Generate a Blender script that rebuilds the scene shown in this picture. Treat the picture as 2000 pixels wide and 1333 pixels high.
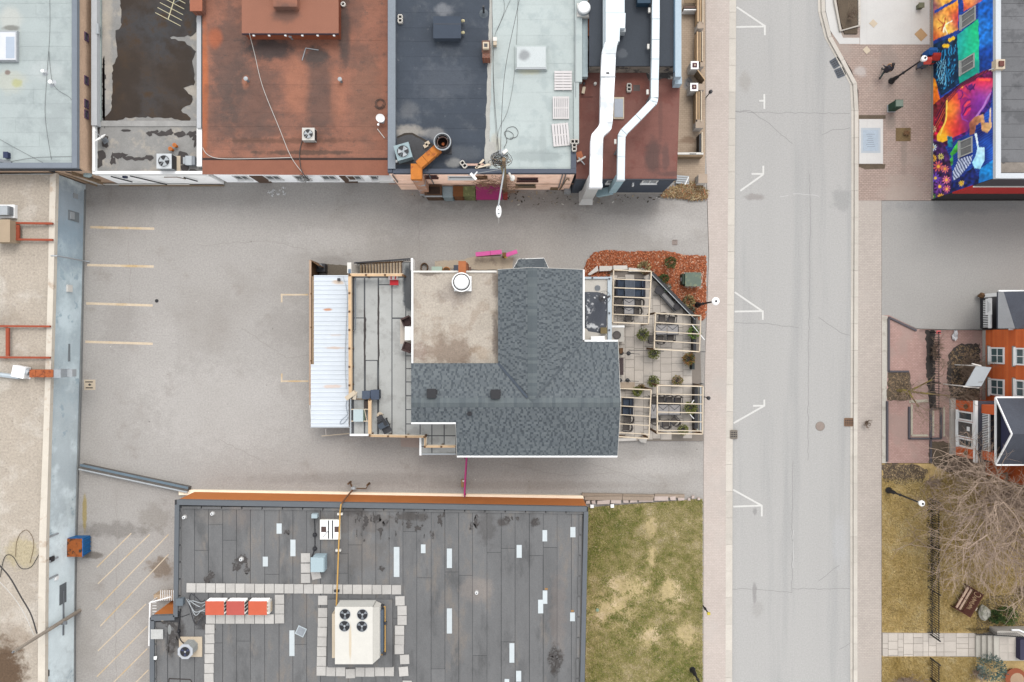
import bpy, math, random
import numpy as np
from mathutils import Vector, Matrix
random.seed(7)
scene = bpy.context.scene
COL = scene.collection
for o in list(bpy.data.objects): bpy.data.objects.remove(o)

# ------------------------------------------------------------------ camera, sky, sun, exposure
CH = 49.4            # drone height in metres
PX = 27.0            # photo pixels per metre on the ground
cam = bpy.data.cameras.new('drone_camera'); cam.sensor_width = 36; cam.lens = 24; cam.clip_end = 2000
camo = bpy.data.objects.new('drone_camera', cam); COL.objects.link(camo)
camo.location = (0, 0, CH); camo.rotation_euler = (0, 0, 0); scene.camera = camo
SUN_EL, SUN_AZ = math.radians(60), math.radians(16)      # azimuth from +Y (image up) towards +X
w = bpy.data.worlds.new('World'); scene.world = w; w.use_nodes = True
wn = w.node_tree.nodes; wl_ = w.node_tree.links; wn.clear()
sky = wn.new('ShaderNodeTexSky'); sky.sky_type = 'NISHITA'; sky.sun_disc = False
sky.sun_elevation = SUN_EL; sky.sun_rotation = SUN_AZ; sky.air_density = 1.0; sky.dust_density = 1.0; sky.ozone_density = 0.6
hs = wn.new('ShaderNodeHueSaturation'); hs.inputs['Saturation'].default_value = 0.12
bg = wn.new('ShaderNodeBackground'); bg.inputs[1].default_value = 0.15
wo = wn.new('ShaderNodeOutputWorld')
wl_.new(sky.outputs[0], hs.inputs['Color']); wl_.new(hs.outputs[0], bg.inputs[0]); wl_.new(bg.outputs[0], wo.inputs[0])
sl = bpy.data.lights.new('sun', 'SUN'); sl.energy = 0.6; sl.angle = math.radians(28); sl.color = (1.0, 0.955, 0.90)
so = bpy.data.objects.new('sun', sl); COL.objects.link(so)
sd = Vector((math.sin(SUN_AZ)*math.cos(SUN_EL), math.cos(SUN_AZ)*math.cos(SUN_EL), math.sin(SUN_EL)))
so.rotation_euler = sd.to_track_quat('Z', 'Y').to_euler(); so.location = (10, 40, 60)
vs = scene.view_settings; vs.view_transform = 'Standard'; vs.look = 'None'; vs.exposure = 1.70; vs.gamma = 1.0
vs.use_curve_mapping = False
scene.cycles.max_bounces = 6; scene.cycles.diffuse_bounces = 3; scene.cycles.transparent_max_bounces = 6

# ------------------------------------------------------------------ helpers
def W(px, py, z=0.0):
    k = (CH - z)/CH/PX
    return Vector(((px-1000)*k, (666.5-py)*k, z))
def m_(px): return px/PX
WL = {}
class MB:
    def __init__(s): s.v = []; s.f = []; s.c = None
    def add(s, vs_, fs):
        b = len(s.v); s.v += [tuple(v) for v in vs_]; s.f += [tuple(i+b for i in f) for f in fs]; return s
    def box(s, x0, x1, y0, y1, z0, z1):
        if x0 > x1: x0, x1 = x1, x0
        if y0 > y1: y0, y1 = y1, y0
        return s.add([(x0,y0,z0),(x1,y0,z0),(x1,y1,z0),(x0,y1,z0),(x0,y0,z1),(x1,y0,z1),(x1,y1,z1),(x0,y1,z1)],
                     [(3,2,1,0),(4,5,6,7),(0,1,5,4),(1,2,6,5),(2,3,7,6),(3,0,4,7)])
    def pbox(s, px0, py0, px1, py1, z0, z1, at=None):
        z = z1 if at is None else at
        a = W(px0, py0, z); b = W(px1, py1, z)
        return s.box(a.x, b.x, a.y, b.y, z0, z1)
    def prism(s, pts, z0, z1):                    # world xy list
        n = len(pts)
        A = sum(pts[i][0]*pts[(i+1)%n][1]-pts[(i+1)%n][0]*pts[i][1] for i in range(n))
        if A < 0: pts = pts[::-1]
        vs_ = [(p[0],p[1],z0) for p in pts]+[(p[0],p[1],z1) for p in pts]
        fs = [tuple(range(n,2*n)), tuple(range(n-1,-1,-1))]+[(i,(i+1)%n,n+(i+1)%n,n+i) for i in range(n)]
        return s.add(vs_, fs)
    def pprism(s, pts, z0, z1, at=None):
        z = z1 if at is None else at
        return s.prism([W(a, b, z)[:2] for a, b in pts], z0, z1)
    def quad(s, a, b, c, d): return s.add([a,b,c,d], [(0,1,2,3)])
    def tube(s, pts, r, n=6, r1=None, cap=True):
        pts = [Vector(p) for p in pts]; N = len(pts)
        if r1 is None: r1 = r
        b = len(s.v); up = None
        for i, p in enumerate(pts):
            d = (pts[min(i+1,N-1)]-pts[max(i-1,0)])
            d = d.normalized() if d.length > 1e-9 else Vector((0,0,1))
            if up is None:
                up = Vector((0,0,1)) if abs(d.z) < .9 else Vector((1,0,0))
            x = d.cross(up)
            if x.length < 1e-6: x = d.cross(Vector((1,0,0)))
            x.normalize(); y = x.cross(d).normalized(); up = y
            rr = r+(r1-r)*i/max(1,N-1)
            for k in range(n):
                t = 2*math.pi*k/n
                s.v.append(tuple(p+(x*math.cos(t)+y*math.sin(t))*rr))
        for i in range(N-1):
            for k in range(n):
                s.f.append((b+i*n+k, b+i*n+(k+1)%n, b+(i+1)*n+(k+1)%n, b+(i+1)*n+k))
        if cap:
            s.f.append(tuple(b+k for k in range(n-1,-1,-1))); s.f.append(tuple(b+(N-1)*n+k for k in range(n)))
        return s
    def cyl(s, c, r, z0, z1, n=20, r1=None):
        return s.tube([(c[0],c[1],z0),(c[0],c[1],z1)], r, n, r if r1 is None else r1)
    def lathe(s, c, prof, n=20):                  # prof: (r, z)
        b = len(s.v)
        for r, z in prof:
            for k in range(n):
                t = 2*math.pi*k/n; s.v.append((c[0]+r*math.cos(t), c[1]+r*math.sin(t), z))
        for i in range(len(prof)-1):
            for k in range(n):
                s.f.append((b+i*n+k, b+i*n+(k+1)%n, b+(i+1)*n+(k+1)%n, b+(i+1)*n+k))
        s.f.append(tuple(b+k for k in range(n-1,-1,-1))); s.f.append(tuple(b+(len(prof)-1)*n+k for k in range(n)))
        return s
    def ring(s, c, ro, ri, z0, z1, n=28):
        b = len(s.v)
        for r, z in ((ro,z0),(ro,z1),(ri,z1),(ri,z0)):
            for k in range(n):
                t = 2*math.pi*k/n; s.v.append((c[0]+r*math.cos(t), c[1]+r*math.sin(t), z))
        for i in range(4):
            for k in range(n):
                j = (i+1)%4
                s.f.append((b+i*n+k, b+i*n+(k+1)%n, b+j*n+(k+1)%n, b+j*n+k))
        return s
    def bar(s, a, b, wd, h):                      # rectangular bar between two points; wd across (horizontal), h vertical
        a = Vector(a); b = Vector(b); d = b-a
        x = Vector((-d.y, d.x, 0))
        x = x.normalized()*wd/2 if x.length > 1e-6 else Vector((wd/2,0,0))
        u = d.cross(x); u = u.normalized()*h/2
        if u.z < 0: u = -u
        vs_ = [a-x-u,a+x-u,a+x+u,a-x+u,b-x-u,b+x-u,b+x+u,b-x+u]
        return s.add(vs_, [(0,1,2,3),(7,6,5,4),(0,4,5,1),(1,5,6,2),(2,6,7,3),(3,7,4,0)])
    def rbox(s, c, sx, sy, z0, z1, ang):          # rotated box
        ca, sa = math.cos(ang), math.sin(ang)
        pts = [(c[0]+x*ca-y*sa, c[1]+x*sa+y*ca) for x, y in ((-sx/2,-sy/2),(sx/2,-sy/2),(sx/2,sy/2),(-sx/2,sy/2))]
        return s.prism(pts, z0, z1)
    def blob(s, c, rx, ry, rz, n=10, m=6, jit=.15, seed=1):
        rr = random.Random(seed); b = len(s.v)
        for i in range(m+1):
            ph = math.pi*i/m-math.pi/2
            for k in range(n):
                t = 2*math.pi*k/n; j = 1+rr.uniform(-jit, jit)
                s.v.append((c[0]+rx*j*math.cos(ph)*math.cos(t), c[1]+ry*j*math.cos(ph)*math.sin(t), c[2]+rz*j*math.sin(ph)))
        for i in range(m):
            for k in range(n):
                s.f.append((b+i*n+k, b+i*n+(k+1)%n, b+(i+1)*n+(k+1)%n, b+(i+1)*n+k))
        return s
def _mesh(name, mb, mat, off, smooth=False, cols=None):
    me = bpy.data.meshes.new(name)
    vs_ = mb.v if off is None else [(v[0]-off[0], v[1]-off[1], v[2]-off[2]) for v in mb.v]
    me.from_pydata(vs_, [], mb.f)
    if cols is not None:                          # one colour per face
        at = me.attributes.new('tint', 'FLOAT_COLOR', 'FACE')
        at.data.foreach_set('color', np.asarray(cols, dtype=np.float32).reshape(-1))
    if mat is not None: me.materials.append(mat)
    if smooth: me.polygons.foreach_set('use_smooth', [True]*len(me.polygons))
    me.update()
    return me
def props(o, label=None, cat=None, group=None, kind=None):
    if label: o['label'] = label
    if cat: o['category'] = cat
    if group: o['group'] = group
    if kind: o['kind'] = kind
    return o
def thing(name, label, cat, loc=(0,0,0), rz=0, group=None, kind=None):
    o = bpy.data.objects.new(name, None); COL.objects.link(o); o.empty_display_size = .2
    o.location = loc; o.rotation_euler = (0,0,rz); WL[o] = Vector(loc)
    return props(o, label, cat, group, kind)
def part(name, mb, mat, parent, local=False, smooth=False, cols=None, label=None, kind=None):
    off = None if local else WL[parent]
    o = bpy.data.objects.new(name, _mesh(name, mb, mat, off, smooth, cols)); COL.objects.link(o)
    o.parent = parent; WL[o] = WL[parent]
    return props(o, label, None, None, kind)
def solo(name, mb, mat, label, cat, group=None, kind=None, smooth=False, cols=None):
    a = np.array(mb.v); off = Vector(((a[:,0].min()+a[:,0].max())/2, (a[:,1].min()+a[:,1].max())/2, a[:,2].min()))
    o = bpy.data.objects.new(name, _mesh(name, mb, mat, off, smooth, cols)); COL.objects.link(o)
    o.location = off; WL[o] = off
    return props(o, label, cat, group, kind)
def copy_tree(o, parent=None):
    c = o.copy(); COL.objects.link(c); c.parent = parent; WL[c] = WL[o]
    for ch in list(o.children): copy_tree(ch, c)
    return c
def place(o, loc, rz=0, label=None, scale=None):
    o.location = loc; o.rotation_euler = (0,0,rz)
    if label: o['label'] = label
    if scale: o.scale = scale
    return o
def inpoly(x, y, P):
    x = np.asarray(x); y = np.asarray(y); r = np.zeros(x.shape, bool); n = len(P); j = n-1
    for i in range(n):
        xi, yi = P[i]; xj, yj = P[j]
        if yi != yj:
            r ^= ((yi > y) != (yj > y)) & (x < (xj-xi)*(y-yi)/(yj-yi)+xi)
        j = i
    return r

# ------------------------------------------------------------------ materials
K = 0.42
def lin(c):
    c = c/255.0
    return c/12.92 if c <= .04045 else ((c+.055)/1.055)**2.4
def rgb(r, g, b, k=K): return tuple(min(.86, lin(x)*k) for x in (r,g,b))
MATS = {}
class NT:
    def __init__(s, mat):
        s.t = mat.node_tree; s.n = s.t.nodes; s.l = s.t.links
    def new(s, typ, **kw):
        nd = s.n.new(typ)
        for k, v in kw.items(): setattr(nd, k, v)
        return nd
    def link(s, a, b): s.l.new(a, b)
    def math(s, op, a, b=None, clamp=False):
        nd = s.new('ShaderNodeMath', operation=op, use_clamp=clamp)
        for i, v in enumerate((a, b)):
            if v is None: continue
            if isinstance(v, (int, float)): nd.inputs[i].default_value = v
            else: s.link(v, nd.inputs[i])
        return nd.outputs[0]
    def mix(s, fac, a, b, typ='MIX'):
        nd = s.new('ShaderNodeMix', data_type='RGBA', blend_type=typ)
        for i, v in ((0,fac),(6,a),(7,b)):
            if isinstance(v, (int, float)): nd.inputs[i].default_value = v
            elif isinstance(v, tuple): nd.inputs[i].default_value = (*v[:3], 1)
            else: s.link(v, nd.inputs[i])
        return nd.outputs[2]
    def ramp(s, v, lo, hi):
        nd = s.new('ShaderNodeMapRange', interpolation_type='SMOOTHSTEP')
        s.link(v, nd.inputs[0]); nd.inputs[1].default_value = lo; nd.inputs[2].default_value = hi
        return nd.outputs[0]
    def noise(s, vec, scale, detail=3, rough=.6, dist=0):
        nd = s.new('ShaderNodeTexNoise'); s.link(vec, nd.inputs['Vector'])
        nd.inputs['Scale'].default_value = scale; nd.inputs['Detail'].default_value = detail
        nd.inputs['Roughness'].default_value = rough; nd.inputs['Distortion'].default_value = dist
        return nd.outputs[0]
    def pos(s, stretch=None):
        p = s.new('ShaderNodeNewGeometry').outputs['Position']
        if stretch:
            mp = s.new('ShaderNodeMapping'); s.link(p, mp.inputs[0]); mp.inputs['Scale'].default_value = stretch; p = mp.outputs[0]
        return p
def mat(key, col, var=.14, scale=.8, fine=.10, fscale=14, rough=.9, bump=0.0, bscale=30, metal=0, rnd=0, c2=None, c2s=.6, c2lo=.5, c2hi=.62,
        c3=None, c3s=2.2, c3lo=.58, c3hi=.68, spots=(), attr=False, stretch=None, brick=None, lines=None, spec=.3, trans=0):
    if key in MATS: return MATS[key]
    m = bpy.data.materials.new(key); m.use_nodes = True; MATS[key] = m
    T = NT(m); bs = T.n['Principled BSDF']; bs.inputs['Roughness'].default_value = rough; bs.inputs['Metallic'].default_value = metal
    bs.inputs['Specular IOR Level'].default_value = spec
    p = T.pos(); ps = T.pos(stretch) if stretch else p
    c = None
    if attr:
        c = T.new('ShaderNodeAttribute', attribute_name='tint').outputs['Color']
    if brick:
        bt = T.new('ShaderNodeTexBrick'); mp = T.new('ShaderNodeMapping'); T.link(p, mp.inputs[0])
        mp.inputs['Rotation'].default_value = brick.get('rot', (0,0,0)); T.link(mp.outputs[0], bt.inputs['Vector'])
        bt.inputs['Scale'].default_value = 1; bt.inputs['Brick Width'].default_value = brick['w']; bt.inputs['Row Height'].default_value = brick['h']
        bt.inputs['Mortar Size'].default_value = brick.get('m', .012); bt.inputs['Mortar Smooth'].default_value = .2
        bt.inputs['Color1'].default_value = (*col,1); bt.inputs['Color2'].default_value = (*brick['c2'],1); bt.inputs['Mortar'].default_value = (*brick['mc'],1)
        c = bt.outputs[0]
    if c is None: c = T.new('ShaderNodeRGB').outputs[0]; c.default_value = (*col, 1)
    if c2: c = T.mix(T.ramp(T.noise(ps, c2s, 4, .65), c2lo, c2hi), c, c2)
    if c3: c = T.mix(T.ramp(T.noise(ps, c3s, 4, .7), c3lo, c3hi), c, c3)
    for sp in spots:                              # (px,py,z, rx_px, ry_px, strength, colour[, ruggedness])
        q = W(sp[0], sp[1], sp[2]); rx, ry = sp[3]/PX, sp[4]/PX; rg = sp[7] if len(sp) > 7 else .5
        sb = T.new('ShaderNodeVectorMath', operation='SUBTRACT'); T.link(p, sb.inputs[0]); sb.inputs[1].default_value = q
        ml = T.new('ShaderNodeVectorMath', operation='MULTIPLY'); T.link(sb.outputs[0], ml.inputs[0]); ml.inputs[1].default_value = (1/rx, 1/ry, 0)
        ln = T.new('ShaderNodeVectorMath', operation='LENGTH'); T.link(ml.outputs[0], ln.inputs[0])
        d = T.math('ADD', ln.outputs['Value'], T.math('MULTIPLY', T.math('SUBTRACT', T.noise(p, 1.6, 4, .65), .5), rg*2.2))
        f = T.math('SUBTRACT', 1.0, T.ramp(d, .45, 1.1))
        c = T.mix(T.math('MULTIPLY', f, sp[5]), c, sp[6])
    br = None
    if var: br = T.math('ADD', T.math('MULTIPLY', T.math('SUBTRACT', T.noise(ps, scale, 4, .6), .5), var*3.2), 1.0)
    fn = None
    if fine or bump: fn = T.noise(p, fscale, 3, .75)
    if fine:
        v = T.math('ADD', T.math('MULTIPLY', T.math('SUBTRACT', fn, .5), fine*4), 1.0); br = v if br is None else T.math('MULTIPLY', br, v)
    if rnd:
        oi = T.new('ShaderNodeObjectInfo').outputs['Random']
        v = T.math('ADD', T.math('MULTIPLY', T.math('SUBTRACT', oi, .5), rnd*2), 1.0); br = v if br is None else T.math('MULTIPLY', br, v)
    if lines:                                     # (axis, period m, strength, width) narrow dark joints
        sx = T.new('ShaderNodeSeparateXYZ'); T.link(p, sx.inputs[0])
        fr = T.math('FRACT', T.math('MULTIPLY', sx.outputs[lines[0]], 1/lines[1]))
        v = T.math('SUBTRACT', 1.0, T.math('MULTIPLY', T.math('LESS_THAN', fr, lines[3]), lines[2])); br = v if br is None else T.math('MULTIPLY', br, v)
    if br is not None:
        cb = T.new('ShaderNodeCombineColor')
        for i in range(3): T.link(br, cb.inputs[i])
        c = T.mix(1.0, c, cb.outputs[0], 'MULTIPLY')
    T.link(c, bs.inputs['Base Color'])
    if bump:
        bn = T.noise(p, bscale, 3, .7)
        b = T.new('ShaderNodeBump'); b.inputs['Strength'].default_value = bump; b.inputs['Distance'].default_value = .03
        T.link(bn, b.inputs['Height']); T.link(b.outputs[0], bs.inputs['Normal'])
    if trans:
        bs.inputs['Transmission Weight'].default_value = trans
    return m
def pl(key, r, g, b, **kw):                       # plain painted / coloured thing, photo colour
    d = dict(var=.06, scale=2, fine=.05, fscale=18, rough=.7); d.update(kw)
    return mat(key, rgb(r,g,b), **d)
white = mat('white_paint', rgb(240,240,238,.62), var=.05, scale=2, fine=.04, rough=.5); offwhite = mat('off_white', rgb(226,222,214,.55), var=.06, scale=2, fine=.05, rough=.7); cream = pl('cream', 226,208,182)
black = pl('black_plastic', 40,40,44, rough=.5); dark = pl('dark_metal', 62,62,66, rough=.5); grey = pl('grey_metal', 140,145,150, rough=.45)
ltgrey = pl('light_grey_metal', 190,195,198, rough=.4); galv = pl('galvanised', 215,226,232, rough=.35, metal=.35)
wood = mat('fresh_wood', rgb(224,190,150), var=.14, scale=3, fine=.1, fscale=40, rough=.8, rnd=.12)
woodp = mat('pale_wood', rgb(240,222,196), var=.12, scale=3, fine=.1, fscale=40, rough=.8, rnd=.08)
oldwood = mat('old_wood', rgb(160,136,108), var=.2, scale=3, fine=.14, fscale=40, rough=.9, rnd=.12)
brownwood = mat('brown_wood', rgb(120,88,58), var=.2, scale=3, fine=.12, fscale=40, rough=.85, rnd=.15)
rust = mat('rusty_steel', rgb(186,100,52), var=.18, scale=4, fine=.12, fscale=30, rough=.8, c2=rgb(132,66,40), c2s=3)
glass = mat('window_glass', (.03,.04,.045), var=0, fine=0, rough=.08, spec=.8)
conc = mat('concrete', rgb(205,198,188), var=.1, scale=1.2, fine=.08, rough=.9, rnd=.06)
cable_w = pl('white_cable', 225,222,215); cable_k = pl('black_cable', 70,68,66)
magenta = pl('magenta_paint', 222,70,150, rough=.45); magenta_d = pl('dark_magenta_paint', 172,14,108, rough=.5)
# ------------------------------------------------------------------ ground, road, pavements
def sheet(name, pts, z, m, label, cat, depth=.25, kind='structure', parent=None):
    if name in ('soil_bed','weed_bed','mulch_bed','planter_patch','concrete_step'):   # ragged edges
        rg = random.Random(len(pts)*31+int(pts[0][0])); amp = {'mulch_bed':2.4,'concrete_step':.8,'planter_patch':.8}.get(name, 2.0); out = []
        for i in range(len(pts)):
            a, b = pts[i], pts[(i+1)%len(pts)]; k = max(1, int(math.hypot(b[0]-a[0],b[1]-a[1])/4))
            for j in range(k): t_ = j/k; out.append((a[0]+(b[0]-a[0])*t_+rg.uniform(-amp,amp), a[1]+(b[1]-a[1])*t_+rg.uniform(-amp,amp)))
        pts = out
    mb = MB().pprism(pts, z-depth, z)
    return solo(name, mb, m, label, cat, kind=kind)
m_ground = mat('ground_far', rgb(150,146,138), var=.3, scale=.05, c2=rgb(96,104,70), c2s=.03, rough=.95)
solo('ground', MB().box(-700,700,-700,700,-.6,-.35), m_ground, 'flat town ground reaching far beyond the street', 'ground', kind='structure')
asph = rgb(190,185,179); asph_d = rgb(150,143,137); asph_l = rgb(208,203,197)
m_lot = mat('lot_asphalt', asph, var=.05, scale=.16, fine=.2, fscale=9, rough=.92, bump=.25, bscale=25, c2=rgb(180,174,167), c2s=.11, c2lo=.48, c2hi=.7,
            c3=rgb(170,162,154), c3s=.35, c3lo=.55, c3hi=.8,
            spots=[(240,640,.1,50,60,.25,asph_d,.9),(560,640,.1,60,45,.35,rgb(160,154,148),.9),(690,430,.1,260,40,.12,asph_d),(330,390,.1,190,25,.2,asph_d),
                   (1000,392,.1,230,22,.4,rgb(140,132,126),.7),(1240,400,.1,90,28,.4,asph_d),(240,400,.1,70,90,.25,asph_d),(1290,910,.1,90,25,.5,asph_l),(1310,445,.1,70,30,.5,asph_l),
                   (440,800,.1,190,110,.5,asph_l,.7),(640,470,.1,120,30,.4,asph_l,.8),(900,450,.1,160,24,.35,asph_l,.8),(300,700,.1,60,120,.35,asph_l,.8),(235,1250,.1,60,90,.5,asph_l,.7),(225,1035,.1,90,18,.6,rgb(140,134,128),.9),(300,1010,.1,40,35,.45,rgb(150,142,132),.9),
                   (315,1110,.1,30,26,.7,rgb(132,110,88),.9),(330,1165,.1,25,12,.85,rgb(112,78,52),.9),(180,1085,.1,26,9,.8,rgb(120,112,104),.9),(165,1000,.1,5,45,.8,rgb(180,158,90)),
                   (700,935,.1,260,14,.4,asph_d),(1010,948,.1,330,10,.3,rgb(150,140,132)),(650,510,.1,50,12,.4,asph_d)])
lot = sheet('parking_lot', [(-80,-80),(1384,-80),(1380,360),(1384,500),(1377,700),(1374,900),(1373,1420),(-80,1420)], .10, m_lot, 'worn pale asphalt parking lot and lanes round the grey house', 'parking lot')
m_road = mat('road_asphalt', rgb(198,196,192), var=.04, scale=.35, fine=.15, fscale=10, rough=.9, bump=.2, bscale=25, stretch=(1,.05,1), c2=rgb(187,186,183), c2s=.55, c2lo=.48, c2hi=.66,
             spots=[(1644,388,0,22,28,.5,rgb(160,160,158),.8),(1475,385,0,22,8,.6,rgb(158,150,145),.8),(1475,1000,0,5,9,.6,rgb(150,148,146)),(1474,1160,0,5,28,.6,rgb(150,146,144),.8),(1455,160,0,14,24,.35,rgb(168,160,150)),(1480,1190,0,14,20,.3,rgb(165,160,155)),(1640,1060,0,18,60,.35,rgb(205,206,207))])
RE = [(1597,-80),(1597,0),(1600,48),(1612,76),(1630,110),(1650,140),(1660,163),(1663,182),(1663,420),(1661,900),(1661,1420)]
LE = [(1438,-80),(1438,0),(1435,420),(1431,900),(1430,1420)]
road = sheet('road', [(a-3,b) for a,b in LE]+[(a+3,b) for a,b in RE[::-1]], 0.0, m_road, 'pale grey two-lane asphalt street between the kerbs', 'road', depth=.1)
m_mark = pl('road_paint', 240,238,232, fine=.12, fscale=12, rough=.8)
m_mark2 = mat('faded_cream_paint', rgb(238,218,190), var=.12, scale=1.5, fine=.15, fscale=12, rough=.85, c2=rgb(225,196,150), c2s=.3)
def stripe(mb, a, b, wpx, z):
    A, B_ = W(*a, z), W(*b, z); d = (B_-A); n = Vector((-d.y,d.x,0)).normalized()*m_(wpx)/2
    e = d.normalized()*0
    return mb.add([A-n-e,B_-n,B_+n,A+n], [(0,1,2,3)])
def marks(segs, name, label, z=.004, wpx=3.4, mt=None, group=None):
    mb = MB()
    for i, sg in enumerate(segs): stripe(mb, sg[0], sg[1], wpx, z+i*.0006)
    return solo(name, mb, mt or m_mark, label, 'marking', group=group, kind='structure')
Y = [('northernmost, beside the top planter fence', [((1439,14),(1494,51)),((1438,53),(1492,52)),((1494,50),(1494,69))]),
     ('small T shape north of the alley mouth', [((1493,184),(1493,213)),((1483,197),(1492,197))]),
     ('open arrow opposite the alley mouth', [((1491,324),(1491,341)),((1468,340),(1491,340)),((1446,373),(1491,341))]),
     ('arrow beside the white-topped lamp post', [((1435,571),(1489,608)),((1435,609),(1489,608)),((1490,607),(1490,625))]),
     ('arrow beside the south pergola', [((1493,781),(1493,794)),((1471,793),(1493,793)),((1433,827),(1493,793))]),
     ('arrow beside the green lawn', [((1432,957),(1488,988)),((1432,990),(1488,988)),((1488,987),(1488,1009))])]
for t, sg in Y: marks(sg, 'parking_marking', 'white painted parking bay mark, '+t, group='white bay marks on the street')
def strips(pts, wpx, z, mb):
    for a, b in zip(pts, pts[1:]): stripe(mb, a, b, wpx, z)
    return mb
m_crack = pl('crack_filler', 160,158,155); m_crackl = pl('light_crack', 225,224,220)
for pts, mt in (([(1437,217),(1466,217),(1500,240),(1520,258),(1548,281)],m_crack),([(1437,218),(1500,220),(1590,221),(1660,222)],m_crack),([(1430,1151),(1475,1151),(1515,1156),(1547,1158),(1547,1030),(1549,900)],m_crack),
                ([(1549,1150),(1600,1151),(1660,1150)],m_crack),([(1605,265),(1625,255),(1660,250)],m_crack),([(1600,1135),(1620,1118),(1640,1105)],m_crack),([(1640,1268),(1660,1257)],m_crack),
                ([(1550,380),(1570,379),(1600,384)],m_crackl),([(1525,385),(1540,382)],m_crackl),([(1549,1035),(1549,1110)],m_crackl),([(1582,340),(1583,420),(1580,640),(1578,900)],m_crack),([(1600,620),(1640,650),(1660,655)],m_crack),([(1437,630),(1490,632),(1560,640)],m_crack)):
    j = []; rr = random.Random(len(pts)*7+int(pts[0][0]))
    for a, b in zip(pts, pts[1:]):
        n = max(2, int(math.hypot(b[0]-a[0], b[1]-a[1])/9))
        for k in range(n): t = k/n; j.append((a[0]+(b[0]-a[0])*t+rr.uniform(-1.3,1.3), a[1]+(b[1]-a[1])*t+rr.uniform(-1.3,1.3)))
    j.append(pts[-1]); part('crack', strips(j, .9, .003, MB()), mt, road)
# kerbs: stones one by one
m_kerb = mat('kerb_concrete', rgb(226,218,206), var=.08, scale=1.5, fine=.1, rough=.9, rnd=.07)
def resample(pts, step):
    out = [Vector(pts[0])]; acc = 0
    for a, b in zip(pts, pts[1:]):
        a, b = Vector(a), Vector(b); L = (b-a).length; t = step-acc
        while t < L: out.append(a+(b-a)*t/L); t += step
        acc = L-(t-step)
    out.append(Vector(pts[-1])); return out
def kerb(name, line, side, wpx, label, z1=.125, step=52):
    t = thing(name, label, 'kerb', (0,0,0), kind='structure')
    P = resample(line, step)
    nn = []
    for i, p in enumerate(P):
        d = (P[min(i+1,len(P)-1)]-P[max(0,i-1)]).normalized(); nn.append(Vector((-d.y,d.x))*side)
    for i in range(len(P)-1):
        a, b = P[i].copy(), P[i+1].copy(); d = (b-a).normalized()*.2; a += d; b -= d
        part('kerb_stone', MB().pprism([a, b, b+nn[i+1]*wpx, a+nn[i]*wpx], -.09, z1), m_kerb, t)
    return t
kerb('kerb_left', LE, 1, 13, 'pale concrete kerb along the left edge of the street')
kerb('kerb_right', RE, -1, 6, 'pale concrete gutter along the right edge of the street', z1=.02)
kerb('kerb_right', [(a+6.5,b) for a,b in RE], -1, 7.5, 'raised pale concrete kerb along the right pavement')
m_swl = mat('pink_paver_brick', rgb(224,211,201), var=.06, scale=.5, fine=.10, rough=.9, brick=dict(w=.24,h=.12,m=.010,c2=rgb(216,203,193),mc=rgb(202,187,177)), c2=rgb(212,202,193), c2s=.18, c2lo=.52, c2hi=.7)
m_swr = mat('grey_paver_brick', rgb(212,201,190), var=.07, scale=.5, fine=.10, rough=.9, brick=dict(w=.24,h=.12,m=.012,c2=rgb(202,191,181),mc=rgb(184,172,162)), c2=rgb(198,188,178), c2s=.25, c2lo=.52, c2hi=.7)
m_plaza = mat('plaza_brick', rgb(204,180,166), var=.08, scale=.6, fine=.1, rough=.9, brick=dict(w=.26,h=.13,m=.016,c2=rgb(188,166,154),mc=rgb(156,138,128)), c2=rgb(184,168,156), c2s=.3, c2lo=.5, c2hi=.7,
              spots=[(1735,130,.12,20,60,.5,rgb(160,148,140),.8),(1765,290,.12,8,60,.5,rgb(150,138,128),.8),(1740,240,.12,14,18,.6,rgb(150,140,130),.8),(1681,140,.12,14,12,.7,rgb(214,206,200),.6)])
m_pinkbr = mat('rose_paver_brick', rgb(206,170,160), var=.08, scale=.6, fine=.1, rough=.9, brick=dict(w=.22,h=.11,m=.012,c2=rgb(192,156,146),mc=rgb(170,140,130)), c2=rgb(186,158,148), c2s=.4)
sheet('pavement_left', [(1379,-80),(1425,-80),(1425,0),(1422,420),(1418,900),(1417,1420),(1373.5,1420),(1374.5,900),(1377.5,700),(1385,500),(1381,360),(1379,300)], .12, m_swl, 'pinkish brick pavement along the left side of the street', 'pavement')
sheet('pavement_right', [(1677,392),(1722,392),(1722,1420),(1675,1420),(1675,900)], .12, m_swr, 'greyish brick pavement along the right side of the street', 'pavement')
sheet('plaza', [(1677,-80),(1822,-80),(1819,391.8),(1677,391.8),(1677,178),(1664,138),(1645,108),(1625,74),(1613,-80)], .116, m_plaza, 'brownish brick plaza beside the painted wall', 'plaza')
m_concr = mat('plaza_concrete', rgb(234,231,226), var=.05, scale=1, fine=.06, rough=.9, lines=(0,3.2,.12,.006))
sheet('concrete_pad', [(1680,-80),(1816,-80),(1816,87),(1680,87)], .124, m_concr, 'bright concrete slab north of the brick plaza', 'pad')
sheet('concrete_pad', [(1611,-80),(1632,-80),(1632,0),(1637,50),(1647,74),(1679,74),(1679,86),(1640,86),(1622,60),(1613,20)], .128, m_concr, 'curved concrete strip round the top planter bed', 'pad')
m_drive = mat('driveway_asphalt', rgb(180,177,172), var=.05, scale=.3, fine=.16, fscale=10, rough=.9, bump=.2, bscale=25, spots=[(1880,400,.1,180,22,.5,rgb(150,150,150)),(1815,425,.1,25,30,.4,rgb(165,163,158),.9)])
sheet('driveway', [(1722.5,392.5),(2120,392.5),(2120,645),(1880,645),(1790,642),(1735,616),(1722.5,616)], .108, m_drive, 'grey asphalt driveway opposite the alley', 'driveway')
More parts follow.
